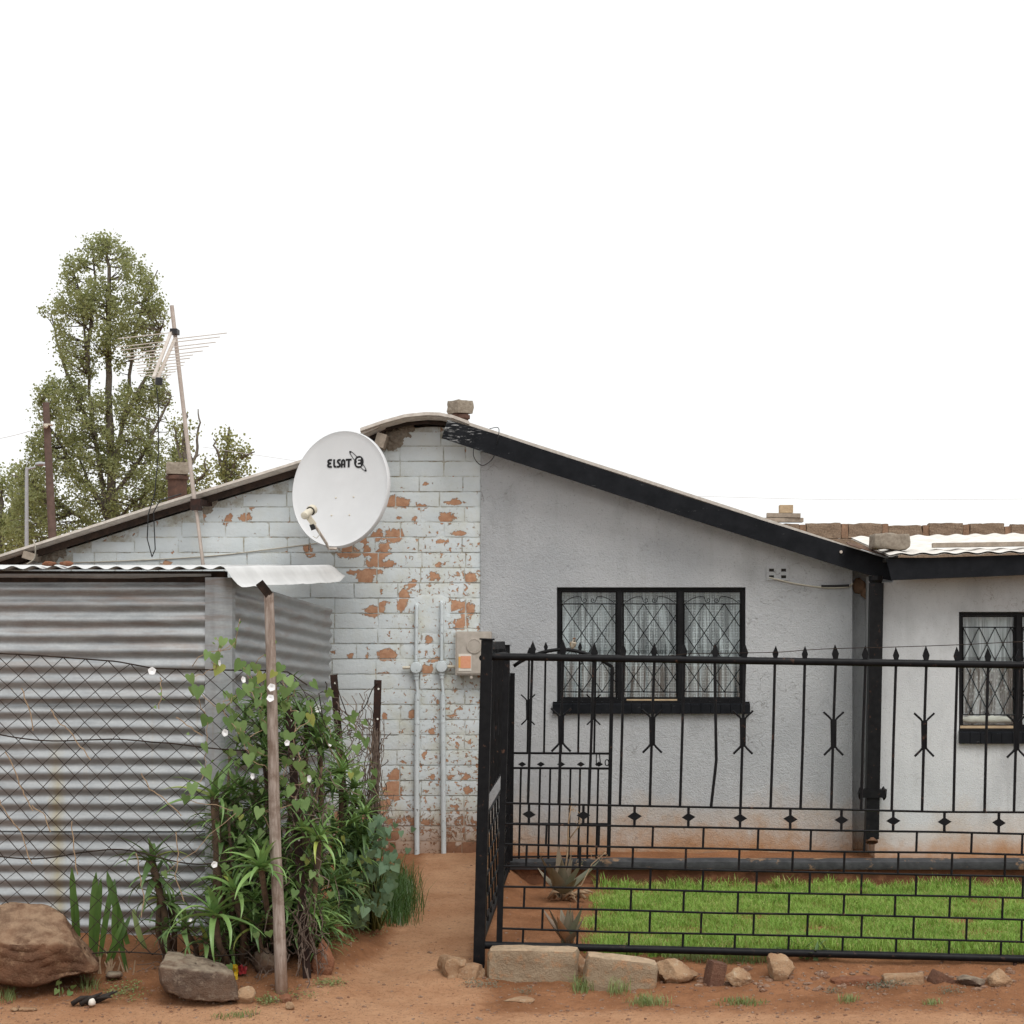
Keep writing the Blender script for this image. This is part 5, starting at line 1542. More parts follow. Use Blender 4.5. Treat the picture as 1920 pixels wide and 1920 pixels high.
cable('power_line', [W(380, 838, 40), W(500, 856, 40), W(800, 898, 42), W(1200, 928, 45), W(1330, 931, 45), W(1600, 937, 45), W(1980, 935, 45)], .005, M['linegrey'], 'thin grey overhead wire crossing the sky above the wing roof', 5, 'wire')
# ------------------------------------------------------------------ stones and rubble
def rock(label, px0, px1, py0, py1, m, seed, sub=4, depth=.8, cuts=7, sharp=.25, name='rock', rotz=0, lean=0, cat='rock', flat=None):
    g = G((px0 + px1) / 2, py1 - 2)
    s = F / g.y
    w = (px1 - px0) / s / 2; h = (py1 - py0) / s
    d = w * depth
    g.y += d * .7
    s = F / g.y
    rr = random.Random(seed)
    bm = bmesh.new(); bmesh.ops.create_icosphere(bm, subdivisions=sub, radius=1.0)
    planes = []
    for i in range(cuts):
        n = Vector((rr.uniform(-1, 1), rr.uniform(-1, 1), rr.uniform(-.5, 1))).normalized(); planes.append((n, rr.uniform(.55, .85)))
    if flat: planes.append((Vector(flat[:3]).normalized(), flat[3]))
    vs = []
    for v in bm.verts:
        p = v.co * 1.0
        for n, dd in planes:
            k = p.dot(n) - dd
            if k > 0: p -= n * k * .96
        q = p * 2.2 + Vector((seed * 1.7, 0, 0))
        p += v.co * (.10 * noise.noise(q) + .05 * noise.noise(q * 2.7) + .022 * noise.noise(q * 7)) * (sharp * 4)
        vs.append(p)
    xs_ = [p.x for p in vs]; zs_ = [p.z for p in vs]; ys_ = [p.y for p in vs]
    out = []
    for p in vs:
        a = (p.x - min(xs_)) / (max(xs_) - min(xs_)) * 2 - 1
        b = (p.y - min(ys_)) / (max(ys_) - min(ys_)) * 2 - 1
        c = (p.z - min(zs_)) / (max(zs_) - min(zs_))
        zz = -.22 * h + c * h * 1.2
        x = a * w
        if lean: zz += lean * a * h * c
        out.append(Vector((g.x + x, g.y + b * d, gz(g.x, g.y, False) + zz)))
    mb = MB(); mb.add(out, [tuple(v.index for v in f.verts) for f in bm.faces]); bm.free()
    return mk(name, mb, m, smooth='auto', label=label, cat=cat)
def brickish(label, px0, px1, py0, py1, m, seed, depth=.11, tilt=0.0, yaw=0.0, name='kerb_stone', cat='stone', sink=.2, amp=.006, cuts=7):
    g = G((px0 + px1) / 2, py1 - 2); s = F / g.y
    w = (px1 - px0) / s; h = (py1 - py0) / s * (1 + sink)
    mb = MB(); rough_box(mb, (-w / 2, -depth / 2, 0), (w / 2, depth / 2, h), cuts, amp, seed, 16, .7)
    rot = Matrix.Rotation(yaw, 3, 'Z') @ Matrix.Rotation(tilt, 3, 'Y')
    off = Vector((g.x, g.y + depth / 2, gz(g.x, g.y, False) - h * sink / (1 + sink) - .012))
    mb.v = [rot @ p + off for p in mb.v]
    return mk(name, mb, m, smooth='auto', label=label, cat=cat)
def hull_rock(name, label, pts, m, seed, subs=4, amp=.012, fr=9, strata=0.0):
    bm = bmesh.new()
    for p in pts: bm.verts.new(p)
    r = bmesh.ops.convex_hull(bm, input=bm.verts)
    bmesh.ops.delete(bm, geom=[v for v in bm.verts if not v.link_faces], context='VERTS')
    bmesh.ops.triangulate(bm, faces=bm.faces)
    for k in range(subs):
        long_ = [e for e in bm.edges if e.calc_length() > .022]
        if not long_ or len(bm.faces) > 30000: break
        bmesh.ops.subdivide_edges(bm, edges=long_, cuts=1); bmesh.ops.triangulate(bm, faces=[f for f in bm.faces if len(f.verts) > 3])
    bmesh.ops.smooth_vert(bm, verts=bm.verts, factor=.5, use_axis_x=True, use_axis_y=True, use_axis_z=True)
    bmesh.ops.smooth_vert(bm, verts=bm.verts, factor=.4, use_axis_x=True, use_axis_y=True, use_axis_z=True)
    bm.normal_update()
    out = []
    for v in bm.verts:
        q = v.co * fr + Vector((seed * 3.7, 0, 0))
        k = amp * (noise.noise(q * .5) * 1.3 + .7 * noise.noise(q * 1.7) + .35 * noise.noise(q * 4.5))
        if strata:
            t = v.co.z * 13 + v.co.x * 1.6 + 2.2 * noise.noise(v.co * 4)
            k -= strata * sm(.22, .0, abs((t % 1) - .5)) * sm(-.05, .3, noise.noise(v.co * 5 + Vector((0, 0, seed))))
        out.append(v.co + v.normal * k)
    mb = MB(); mb.add(out, [tuple(v.index for v in f.verts) for f in bm.faces]); bm.free()
    return mk(name, mb, m, smooth='auto', label=label, cat='rock')
b0 = 8.33
hull_rock('boulder', 'large brown boulder with creased faces in front of the iron shed',
    [W(-40, 1836, b0), W(20, 1842, b0 - .02), W(70, 1846, b0), W(130, 1832, b0 + .05), W(180, 1822, b0 + .12), W(188, 1808, b0 + .18),
     W(-40, 1765, b0 - .03), W(40, 1772, b0 - .05), W(110, 1775, b0), W(150, 1776, b0 + .08),
     W(-40, 1694, b0 + .2), W(15, 1698, b0 + .18), W(60, 1690, b0 + .22), W(95, 1693, b0 + .25), W(112, 1704, b0 + .25), W(142, 1744, b0 + .25), W(168, 1790, b0 + .3),
     W(-40, 1830, b0 + .6), W(170, 1790, b0 + .55), W(80, 1700, b0 + .5)], M['boulder'], 2, 5, .020, 6, .009)
b1 = 8.24
hull_rock('rock', 'angular grey-brown rock with a flat pale top, below the chain-link fence',
    [W(303, 1838, b1), W(318, 1862, b1), W(352, 1874, b1), W(400, 1878, b1), W(448, 1876, b1 + .02), W(440, 1828, b1 + .05),
     W(300, 1812, b1 + .02), W(340, 1816, b1 + .0), W(375, 1819, b1 + .0), W(436, 1824, b1 + .03),
     W(313, 1781, b1 + .26), W(348, 1784, b1 + .26), W(375, 1797, b1 + .26), W(418, 1806, b1 + .24), W(437, 1818, b1 + .15),
     W(306, 1850, b1 + .4), W(445, 1862, b1 + .4)], M['rock'], 5, 5, .010, 11, .006)
rock('small pale chunk against the right end of the flat-topped rock', 440, 478, 1855, 1887, M['palestone'], 21, 3)
rock('half-buried brown rock just behind the wooden pole foot', 468, 528, 1784, 1828, M['rock'], 5, 4)
rock('upper red rock in the earth bank beneath the vine', 590, 642, 1712, 1764, M['redrock'], 8, 4, .7, 8, .3)
rock('lower red rock in the earth bank beneath the vine', 582, 626, 1765, 1832, M['redrock'], 9, 4, .7, 8, .3)
rock('small orange stone at the foot of the wooden pole', 520, 546, 1868, 1884, M['redrock'], 31, 3)
rock('small pale stone nearest the wooden pole foot, on the path side', 534, 552, 1882, 1896, M['palestone'], 33, 3)
brickish('squarish brown stone left of the corner post foot', 826, 866, 1800, 1838, M['palestone'], 15, .16, .06, .35, name='stone', amp=.026)
brickish('low brown stone touching the corner post and the long kerb stone', 862, 900, 1812, 1838, M['palestone'], 17, .12, -.05, -.2, name='stone', amp=.024)
brickish('long weathered concrete kerb stone right of the corner post', 913, 1084, 1780, 1842, M['kerbblock'], 3, .16, .012, -.05)
brickish('weathered kerb stone sunk at its right end, second from the corner post', 1090, 1226, 1797, 1858, M['kerbblock'], 6, .16, .13, .06)
rock('little broken stone wedged between the two long kerb stones', 1070, 1100, 1792, 1834, M['palestone'], 41, 3)
rock('pale broken stone right of the two long kerb stones', 1228, 1312, 1806, 1848, M['palestone'], 23, 4, .8, 9, .3)
brickish('brown brick standing askew among the rubble', 1320, 1350, 1803, 1852, M['brickbrown'], 9, .10, .22, .3, name='loose_brick', cat='brick', cuts=4, amp=.003)
rock('knobbly clod beside the askew brown brick', 1360, 1412, 1818, 1852, M['palestone'], 26, 4, .8, 9, .35)
rock('upright pale stone under the fence bottom rail', 1440, 1494, 1792, 1842, M['palestone'], 29, 4, .8, 9, .25)
brickish('flat earth-coloured brick half sunk in the soil, left of the paler one', 1562, 1652, 1834, 1846, M['redrock'], 12, .10, -.04, .1, name='loose_brick', cat='brick')
brickish('flat pale brick half sunk in the soil', 1660, 1736, 1828, 1846, M['palestone'], 14, .10, -.05, -.1, name='loose_brick', cat='brick')
brickish('tilted brick corner poking out of the soil', 1742, 1792, 1828, 1850, M['brickbrown'], 18, .10, .5, .3, name='loose_brick', cat='brick', cuts=4)
rock('low grey stone between the tilted brick and the last pale stone', 1796, 1852, 1834, 1852, M['rock'], 35, 3)
rock('last pale stone near the curled fence foot', 1854, 1902, 1821, 1852, M['palestone'], 37, 4, .8, 9, .25)
rock('flat grey chip lying between boulder and flat-topped rock', 196, 228, 1829, 1840, M['rock'], 43, 3, 1.2)
rock('white chip lying on the bare earth below the long kerb stone', 942, 1002, 1877, 1886, M['palestone'], 44, 3, .8)
rock('stone at the foot of the drainpipe', 1624, 1648, 1578, 1592, M['redrock'], 45, 3)
# pebbles and clods, uncountable
mb = MB(); rp = random.Random(17)
bm = bmesh.new(); bmesh.ops.create_icosphere(bm, subdivisions=1, radius=1.0)
iv = [v.co.copy() for v in bm.verts]; iff = [tuple(v.index for v in f.verts) for f in bm.faces]; bm.free()
for i in range(6500):
    px = rp.uniform(-20, 1940); py = rp.choice((rp.uniform(1760, 1925), rp.uniform(1840, 1925), rp.uniform(1600, 1920)))
    if py < 1790 and not (640 < px < 1100): continue
    if px > 1080 and py < 1800: continue
    g = G(px, py); r = .0024 + .010 * rp.random() ** 5
    d = dustf(g.x, g.y)
    if d > .7 and rp.random() < .45 and r > .004: continue
    sx, sy, sz = rp.uniform(.7, 1.4), rp.uniform(.7, 1.4), rp.uniform(.4, .9)
    mb.add([g + Vector((p.x * sx, p.y * sy, p.z * sz)) * r * (1 + .3 * noise.noise(p * 2 + Vector((i, 0, 0)))) for p in iv], iff)
for i in range(150):      # broken brick and clods along the kerb line
    px = rp.uniform(1225, 1915); g = G(px, 1840 + rp.gauss(0, 9)); r = .008 + .02 * rp.random() ** 2
    sx, sy, sz = rp.uniform(.7, 1.5), rp.uniform(.7, 1.3), rp.uniform(.4, .8)
    mb.add([g + Vector((p.x * sx, p.y * sy, p.z * sz)) * r * (1 + .45 * noise.noise(p * 1.7 + Vector((i, 3, 0)))) for p in iv], iff)
mpb = rock_mat('pebble', (.20, .10, .06), (.30, .19, .13), (.42, .34, .27), 11)
mk('pebbles', mb, mpb, fixn=False, org=(0, 8.5, -.25), label='small pebbles and clods scattered over the bare earth', cat='pebbles', kind='stuff')
# litter
wr_ = thing('crisp_packet', 'crumpled yellow and red wrapper behind the flat-topped rock', 'litter', tuple(G(438, 1838)))
def crumple(name, c, w, h, m, seed, parent):
    mb = MB()
    mb.grid(lambda u, v: Vector(c) + Vector(((u - .5) * w, .03 * noise.noise(Vector((u * 3, v * 3, seed))) + .02 * v, v * h + .02 * noise.noise(Vector((u * 4, v * 4, seed + 5))))), 8, 8)
    mk(name, mb, m, parent, fixn=False)
g = G(438, 1838)
crumple('yellow_foil', g + Vector((-.005, 0, 0)), .05, .075, simple('yellow_foil', (.55, .36, .02), (.62, .42, .03), 20, .35), 1, wr_)
crumple('red_foil', g + Vector((.035, .02, .025)), .05, .035, simple('red_foil', (.30, .03, .03), (.22, .02, .03), 20, .35), 3, wr_)
g = G(158, 1888)
mb = MB()
for a in range(5):
    q = g + Vector((rp.uniform(-.06, .05), rp.uniform(-.02, .03), .012))
    mb.tube([q, q + Vector((rp.uniform(.03, .07), 0, .03)), q + Vector((rp.uniform(.06, .12), .01, rp.uniform(.02, .06)))], [.014, .012, .004], 6)
mk('charred_wood', mb, M['dirtlump'], smooth=True, label='dark charred scrap of wood lying in front of the boulder', cat='scrap')
mb = MB(); lump(mb, g + Vector((.045, -.03, .025)), .018, 3, 2); mk('shell', mb, M['white_paper'], smooth=True, label='small white shell next to the charred scrap', cat='shell')
mb = MB(); g = G(45, 1895)
for a in range(6): lump(mb, g + Vector((rp.uniform(-.05, .05), 0, .008)), .018, a, 2, 1, 1, .5)
mk('paper_scrap', mb, M['palestone'], smooth=True, label='crumpled greyish scrap on the earth below the boulder', cat='scrap')

# ------------------------------------------------------------------ leaves
def strap_mesh(name, m, w, droop, chan=.25, seg=7, belly=.25, rise=0.0, thick=0.0, strap=False):
    mb = MB(); vs = []; p = Vector((0, 0, 0)); a = rise
    for i in range(seg + 1):
        t = i / seg
        ww = w * ((1 - t) ** .75) * (1 + belly * math.sin(t * 3.14)) * .5
        if strap: ww = w * .5 * min(1, .55 + t * 1.2) * math.sqrt(max(0, 1 - t ** 5))
        if i == seg: ww = .004
        d = Vector((math.cos(a), 0, math.sin(a))); nn = Vector((-math.sin(a), 0, math.cos(a)))
        vs += [p + Vector((0, -ww, 0)) + nn * ww * chan * 2, p - nn * thick * (1 - t), p + Vector((0, ww, 0)) + nn * ww * chan * 2]
        p = p + d / seg; a -= droop / seg * (0.4 + 1.2 * t)
    fs = []
    for i in range(seg):
        b = i * 3; fs += [(b, b+1, b+4, b+3), (b+1, b+2, b+5, b+4)]
    mb.add(vs, fs); return mb
LF = {k: [raw_mesh('leaf', strap_mesh('leaf', None, w, d, .28, 7, .1), M[k], True) for w, d in ((.15, .7), (.13, 1.3), (.16, 1.9), (.12, 2.4), (.15, 1.0))] for k in ('aloe', 'aloedark')}
def rosette_dirs(n, rr, lean):
    out = []
    for i in range(n):
        t = (i + .5) / n
        el = R(82 - 92 * t ** .8) + rr.uniform(-.15, .15); az = i * 2.39996 + rr.uniform(-.3, .3)
        d = Vector((math.cos(az) * math.cos(el), math.sin(az) * math.cos(el), math.sin(el)))
        d = (d + lean * .35).normalized()
        out.append((d, t))
    return out
def rosette(parent, head, size, n, seed, foot, key='aloe', lean=Vector((0, 0, 0)), cane_r=.014):
    rr = random.Random(seed)
    foot = Vector(foot); head = Vector(head)
    mid = (foot + head) / 2 + Vector((rr.uniform(-.05, .05), rr.uniform(-.03, .03), 0))
    mb = MB(); mb.tube([foot, mid, head - Vector((0, 0, .02)), head], [cane_r * 1.2, cane_r, cane_r * 1.1, cane_r * .6], 7)
    st = mk('cane', mb, M['caneb'], parent, smooth=True)
    for d, t in rosette_dirs(n, rr, lean):
        L = size * rr.uniform(.75, 1.15) * (.65 + .5 * min(1, t * 2.5))
        k = rr.choice((1, 2, 3, 4)) if t > .3 else rr.choice((0, 4))
        inst('leaf', rr.choice((LF[key][k],)), st, head - Vector((0, 0, .03 * t)), d, (0, 0, 1), (L, L * rr.uniform(.9, 1.3) * (.22 / size) ** .4, L), rr.uniform(-.3, .3))
def add_rosette(mb, head, size, n, seed, shapes):
    rr = random.Random(seed); head = Vector(head)
    for d, t in rosette_dirs(n, rr, Vector((0, -.3, 0))):
        L = size * rr.uniform(.7, 1.15); src = rr.choice(shapes)
        y = Vector((0, 0, 1)).cross(d); y = y.normalized() if y.length > 1e-4 else Vector((0, 1, 0)); z = d.cross(y)
        mb.add([head + (d * p.x + y * p.y * 1.1 + z * p.z) * L for p in src.v], src.f)

# the big aloe thicket by the pole
bush = thing('aloe_thicket', 'tall tangled thicket of narrow-leaved aloes behind the wooden pole', 'aloe', tuple(G(590, 1790)))
def foot_of(px, Y): 
    X = (px - CX) * Y / F; return Vector((X, Y, gz(X, Y) - .02))
BIG = [(490, 1622, .215, 22, 8.40, 540), (598, 1570, .20, 20, 8.62, 575), (655, 1605, .19, 20, 9.5, 640), (470, 1590, .17, 14, 8.75, 500), (560, 1500, .17, 14, 8.8, 560), (640, 1440, .17, 16, 9.5, 615), (600, 1400, .16, 14, 9.2, 590), (665, 1500, .18, 16, 9.7, 630), (455, 1570, .17, 13, 8.95, 480), (575, 1350, .15, 14, 9.1, 575), (540, 1340, .15, 12, 9.0, 560), (480, 1480, .15, 12, 9.1, 500), (678, 1560, .18, 16, 9.6, 640), (560, 1650, .17, 14, 8.75, 565), (630, 1655, .18, 18, 9.25, 615), (560, 1730, .17, 16, 8.75, 560), (600, 1700, .17, 16, 8.95, 595), (530, 1690, .17, 14, 8.7, 530), (440, 1500, .15, 13, 9.0, 450), (500, 1400, .15, 13, 9.0, 505)]
for i, (px, py, sz, n, Y, fpx) in enumerate(BIG):
    rosette(bush, W(px, py, Y), sz, n, 100 + i, foot_of(fpx, max(Y, 8.7) + .15), 'aloe' if i < 4 or i in (11, 12, 14) else ('aloedark' if i % 3 == 0 else 'aloe'), Vector((0, -.5, .1)))
rr = random.Random(77)
shapes = [strap_mesh('s', None, w, d, .28, 5, .1) for w, d in ((.13, .9), (.12, 1.5), (.14, 2.1))]
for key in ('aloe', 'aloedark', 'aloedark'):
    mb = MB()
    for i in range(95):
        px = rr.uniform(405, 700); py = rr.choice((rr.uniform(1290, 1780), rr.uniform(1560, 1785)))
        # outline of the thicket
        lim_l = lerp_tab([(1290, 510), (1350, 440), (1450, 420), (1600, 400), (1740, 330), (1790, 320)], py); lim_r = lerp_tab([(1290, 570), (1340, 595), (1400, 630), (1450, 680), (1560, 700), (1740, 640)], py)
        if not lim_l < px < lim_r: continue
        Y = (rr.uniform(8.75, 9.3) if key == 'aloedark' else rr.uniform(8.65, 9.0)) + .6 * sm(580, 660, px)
        add_rosette(mb, W(px, py, Y), rr.uniform(.13, .20), rr.randint(12, 18), rr.random(), shapes)
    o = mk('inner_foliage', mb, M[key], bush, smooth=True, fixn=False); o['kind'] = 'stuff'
mb = MB()
for i in range(34):
    px = rr.uniform(440, 600); Y = rr.uniform(8.8, 9.3); f = foot_of(px, Y)
    h = W(px + rr.uniform(-60, 40), rr.uniform(1380, 1660), Y + rr.uniform(-.1, .2))
    mb.tube([f, f * .6 + h * .4 + Vector((rr.uniform(-.08, .08), 0, .0)), h], [.013, .010, .008], 6)
o = mk('inner_canes', mb, M['caneb'], bush, smooth=True, fixn=False); o['kind'] = 'stuff'

a1 = thing('aloe_plant', 'single tall aloe with a starry top in front of the shed corner', 'aloe', tuple(foot_of(420, 8.75)))
rosette(a1, W(402, 1490, 8.7), .26, 13, 301, foot_of(425, 8.8), 'aloe', Vector((0, -.2, .5)), .02)
rosette(a1, W(412, 1570, 8.78), .20, 12, 302, foot_of(430, 8.85), 'aloedark', Vector((0, -.2, 0)), .018)
rosette(a1, W(408, 1530, 8.74), .17, 12, 304, foot_of(428, 8.83), 'aloe', Vector((0, -.2, -.4)), .016)
rosette(a1, W(420, 1640, 8.8), .19, 12, 303, foot_of(430, 8.85), 'aloedark', Vector((0, -.3, 0)), .018)
a2 = thing('aloe_plant', 'aloe with drooping leaves left of the thicket, halfway to the strap-leaved plant', 'aloe', tuple(foot_of(305, 8.8)))
rosette(a2, W(285, 1608, 8.72), .20, 16, 311, foot_of(312, 8.85), 'aloedark', Vector((0, -.2, .2)), .018)
rosette(a2, W(292, 1640, 8.75), .18, 16, 312, foot_of(318, 8.85), 'aloedark', Vector((0, -.2, -.5)), .016)
rosette(a2, W(300, 1680, 8.78), .17, 14, 314, foot_of(318, 8.86), 'aloe', Vector((0, -.3, -.3)), .015)
rosette(a2, W(312, 1735, 8.78), .16, 12, 315, foot_of(322, 8.86), 'aloedark', Vector((0, -.3, -.1)), .014)
rosette(a2, W(320, 1690, 8.8), .17, 12, 313, foot_of(325, 8.9), 'aloedark', Vector((0, -.2, -.2)), .016)
a3 = thing('aloe_plant', 'low sprawling aloe directly above the flat-topped rock', 'aloe', tuple(foot_of(440, 8.62)))
rosette(a3, W(402, 1710, 8.50), .25, 16, 321, foot_of(440, 8.7), 'aloe', Vector((0, -.4, 0)), .016)
rosette(a3, W(437, 1665, 8.55), .20, 13, 322, foot_of(450, 8.75), 'aloe', Vector((0, -.3, .2)), .016)
rosette(a3, W(345, 1735, 8.66), .19, 13, 323, foot_of(370, 8.8), 'aloedark', Vector((0, -.3, 0)), .014)
rosette(a3, W(480, 1730, 8.62), .18, 13, 324, foot_of(490, 8.75), 'aloedark', Vector((0, -.3, 0)), .014)
rosette(a3, W(385, 1760, 8.60), .17, 12, 325, foot_of(400, 8.75), 'aloedark', Vector((0, -.4, 0)), .014)

# strap-leaved plant near the boulder
sp = thing('strap_leaf_plant', 'plant with broad upright strap leaves between the boulder and the shed', 'plant', tuple(foot_of(205, 8.75)))
for i, (bx_, by_, tx, ty, w_, dr) in enumerate([(147, 1765, 133, 1628, .05, .1), (172, 1770, 178, 1637, .055, .15), (178, 1770, 188, 1648, .045, .1), (240, 1740, 197, 1636, .052, .3), (238, 1790, 200, 1650, .04, .9), (188, 1765, 208, 1655, .04, .3), (215, 1750, 214, 1690, .04, .2), (150, 1790, 142, 1680, .035, .1), (210, 1770, 240, 1720, .035, .6), (200, 1775, 228, 1728, .03, .5)]):
    a = W(bx_, by_ + 30, 8.72); b = W(tx, ty, 8.66); L = (b - a).length
    ms = strap_mesh('x', None, w_ / L * .78, dr, .12, 9, .35, strap=True)
    mb = MB(); d = (b - a).normalized(); y = Vector((0, -1, 0)); y = (y - d * y.dot(d)).normalized(); z = y; yy = z.cross(d)
    mb.add([a + (d * p.x + yy * p.y + z * p.z) * L for p in ms.v], ms.f)
    mk('leaf', mb, M['strap'], sp, smooth=True, fixn=False)
mb = MB(); a = W(250, 1705, 8.6)
ms = strap_mesh('x', None, .12, 1.2, .12, 8, .35, strap=True)
d = (W(268, 1790, 8.55) - a).normalized(); yy = d.cross(Vector((0, -1, 0)))
mb.add([a + (d * p.x + yy * p.y - Vector((0, 1, 0)) * p.z) * .25 for p in ms.v], ms.f)
mk('leaf', mb, M['weed'], sp, smooth=True, fixn=False)
mb = MB()
for i in range(16):
    p = foot_of(rr.uniform(150, 250), 8.72); mb.tube([p, p + Vector((rr.uniform(-.04, .04), 0, rr.uniform(.06, .16)))], [.006, .003], 5)
mk('dry_bases', mb, M['drystalk'], sp)

# ---- morning glory
def heart_mesh():
    mb = MB()
    half = [(0, .08), (.20, .26), (.42, .24), (.52, .02), (.44, -.26), (.24, -.58), (0, -.95)]
    mid = [(0, .08), (0, -.12), (0, -.45), (0, -.95)]
    vs = []
    for x, z in half: vs.append((x, -.16 * x * (1 + z) + .10 * z * z, z))
    n = len(vs)
    for x, z in half: vs.append((-x, -.16 * x * (1 + z) + .10 * z * z, z))
    vs += [(0, .02, -.25)]
    c = len(vs) - 1
    fs = [(c, i + 1, i) for i in range(n - 1)] + [(c, n + i, n + i + 1) for i in range(n - 1)]
    mb.add(vs, fs); return mb
HM = raw_mesh('leaf', heart_mesh(), M['heart'], True)
HG = raw_mesh('leaf', heart_mesh(), M['glauc'], True)
def flower_mesh():
    mb = MB(); vs = [(0, .34, 0)]; na = 10
    for ring_, (r, d) in enumerate(((.16, .24), (.5, .06), (1.08, 0.0))):
        for k in range(na):
            an = 2 * math.pi * k / na; q = r * (1 if (k % 2 == 0 or ring_ < 2) else .86)
            vs.append((q * math.cos(an), d, q * math.sin(an)))
    fs = [(0, 1 + k, 1 + (k + 1) % na) for k in range(na)]
    for i in range(2): fs += [(1 + i*na + k, 1 + (i+1)*na + k, 1 + (i+1)*na + (k+1) % na, 1 + i*na + (k+1) % na) for k in range(na)]
    mb.add(vs, fs); return mb
FM = raw_mesh('flower', flower_mesh(), M['petal'], True)
def face(name, me, parent, pos, scale, rr, spread=.7, tiltx=0.0):
    o = bpy.data.objects.new(name, me); C.objects.link(o); o.parent = parent
    o.location = Vector(pos) - ORG[parent.name]
    o.rotation_euler = (rr.uniform(-.2, .7) * spread + tiltx, rr.uniform(-.7, .7) * spread, rr.uniform(-.9, .9) * spread)
    o.scale = (scale * rr.uniform(.85, 1.1), scale, scale)
    return o
vine = thing('morning_glory_vine', 'climbing vine with heart-shaped leaves and white trumpet flowers on the fence', 'vine', tuple(foot_of(545, 8.55)))
hl = [(260,850),(375,745),(455,660),(325,325),(265,305),(365,415),(540,385),(590,430),(600,580),(640,530),(700,600),(690,710),(540,900),(545,970),(580,1010),(240,1075),(250,1280),(85,1510),(135,1415),(645,1100),(605,1170),(920,735),(880,490),(940,520),(920,610),(1030,820),(1130,835),(950,985),(1000,1090),(930,1200),(1035,1230),(1080,1355),(1210,930),(1240,870),(1590,1030),(1660,1290),(1640,1380),(475,205),(1125,730),(670,410),(760,910),(720,810),(545,625),(880,415),(720,490),(440,860),(395,195),(140,610),(185,600),(1470,840),(1010,1555),(1075,1545),(700,1620),(520,1610),(905,1360),(960,1440),(120,500),(990,560),(820,470)]
hp = [(330 + a * .224, 1160 + b * .224) for a, b in hl]
hp += [(504, 1752), (480, 1756), (430, 1815), (308, 1640)]
rv = random.Random(5)
vpos = []
for i, (px, py) in enumerate(hp):
    Y = 8.46 + rv.uniform(-.06, .06) if px < 600 else 9.0 + .6 * sm(600, 700, px)
    p = W(px, py, Y); vpos.append(p)
    face('leaf', HM, vine, p + Vector((0, 0, .012)), rv.uniform(.046, .066) if i < 58 else .04, rv)
for i in range(150):
    px = rv.uniform(420, 690); py = rv.uniform(1270, 1730)
    Y = rv.uniform(8.5, 8.8) + .3 * sm(580, 680, px)
    p = W(px, py, Y)
    if py < 1330 and px > 620: continue
    face('leaf', HM, vine, p, rv.uniform(.028, .052), rv, 1.1)
fl = [(800, 575, .021, 0), (790, 665, .020, 0), (410, 955, .020, .4), (365, 370, .017, .9), (565, 510, .018, .9), (1190, 755, .022, .5), (640, 1320, .017, .7), (1115, 1340, .020, .8), (930, 1040, .017, .8), (1290, 1050, .014, .9)]
flp = [(330 + a * .224, 1160 + b * .224, s, t) for a, b, s, t in fl] + [(285, 1258, .021, .1), (402, 1621, .018, .6), (357, 1725, .010, .8)]
for px, py, s, t in flp:
    Y = 8.40 if px < 590 else 8.95
    o = bpy.data.objects.new('flower', FM); C.objects.link(o); o.parent = vine
    o.location = W(px, py, Y) - ORG[vine.name]; o.scale = (s * F / 380 / 8.42 * 1.0, s, s)
    o.scale = (s, s * 1.4, s); o.scale = tuple(k * .92 for k in o.scale); o.rotation_euler = (-.1 + rv.uniform(-.2, .2), rv.uniform(0, 1), t * rv.choice((-1, 1)))
def wander(p, q, n, amp, rr, sag=0.0):
    out = []
    for i in range(n + 1):
        t = i / n; k = math.sin(t * math.pi)
        out.append(p.lerp(q, t) + Vector((rr.uniform(-1, 1), rr.uniform(-.5, .5), rr.uniform(-1, 1))) * amp * (0 if i in (0, n) else 1) - Vector((0, 0, sag * k)))
    return out
mb = MB()
srt = sorted(vpos[:56], key=lambda p: p.z)
for i, p in enumerate(vpos[:58]):
    lower = [q for q in vpos if q.z < p.z - .04 and (q - p).length < .5]
    q = min(lower, key=lambda q: (q - p).length) if lower else p + Vector((.1, 0, -.2))
    mb = MB(); mb.tube(wander(p + Vector((0, .012, 0)), q + Vector((0, .012, 0)), 5, .012, rv), .0022, 4); mk('stem', mb, M['drystalk'], vine, smooth=True, fixn=False)
# shoots reaching above the fence
for pts in ([(405, 1255), (408, 1225), (412, 1205), (405, 1195)], [(440, 1215), (446, 1180), (450, 1160)], [(360, 1250), (372, 1232), (395, 1222), (430, 1218), (440, 1205)], [(508, 1255), (512, 1220), (517, 1200), (506, 1210)], [(476, 1250), (485, 1235), (500, 1225)]):
    mb = MB(); mb.tube([W(a, b, 8.48) for a, b in pts], .0022, 4)
    mk('stem', mb, M['drystalk'], vine, smooth=True, fixn=False)
for px, py in ((404, 1196), (412, 1212), (450, 1166), (444, 1178), (415, 1230), (516, 1203), (400, 1205), (498, 1228), (300, 1300), (305, 1310), (290, 1325), (302, 1290), (352, 1375), (398, 1426)):
    face('leaf', HM, vine, W(px, py, 8.46), rv.uniform(.012, .022), rv, 1.3)

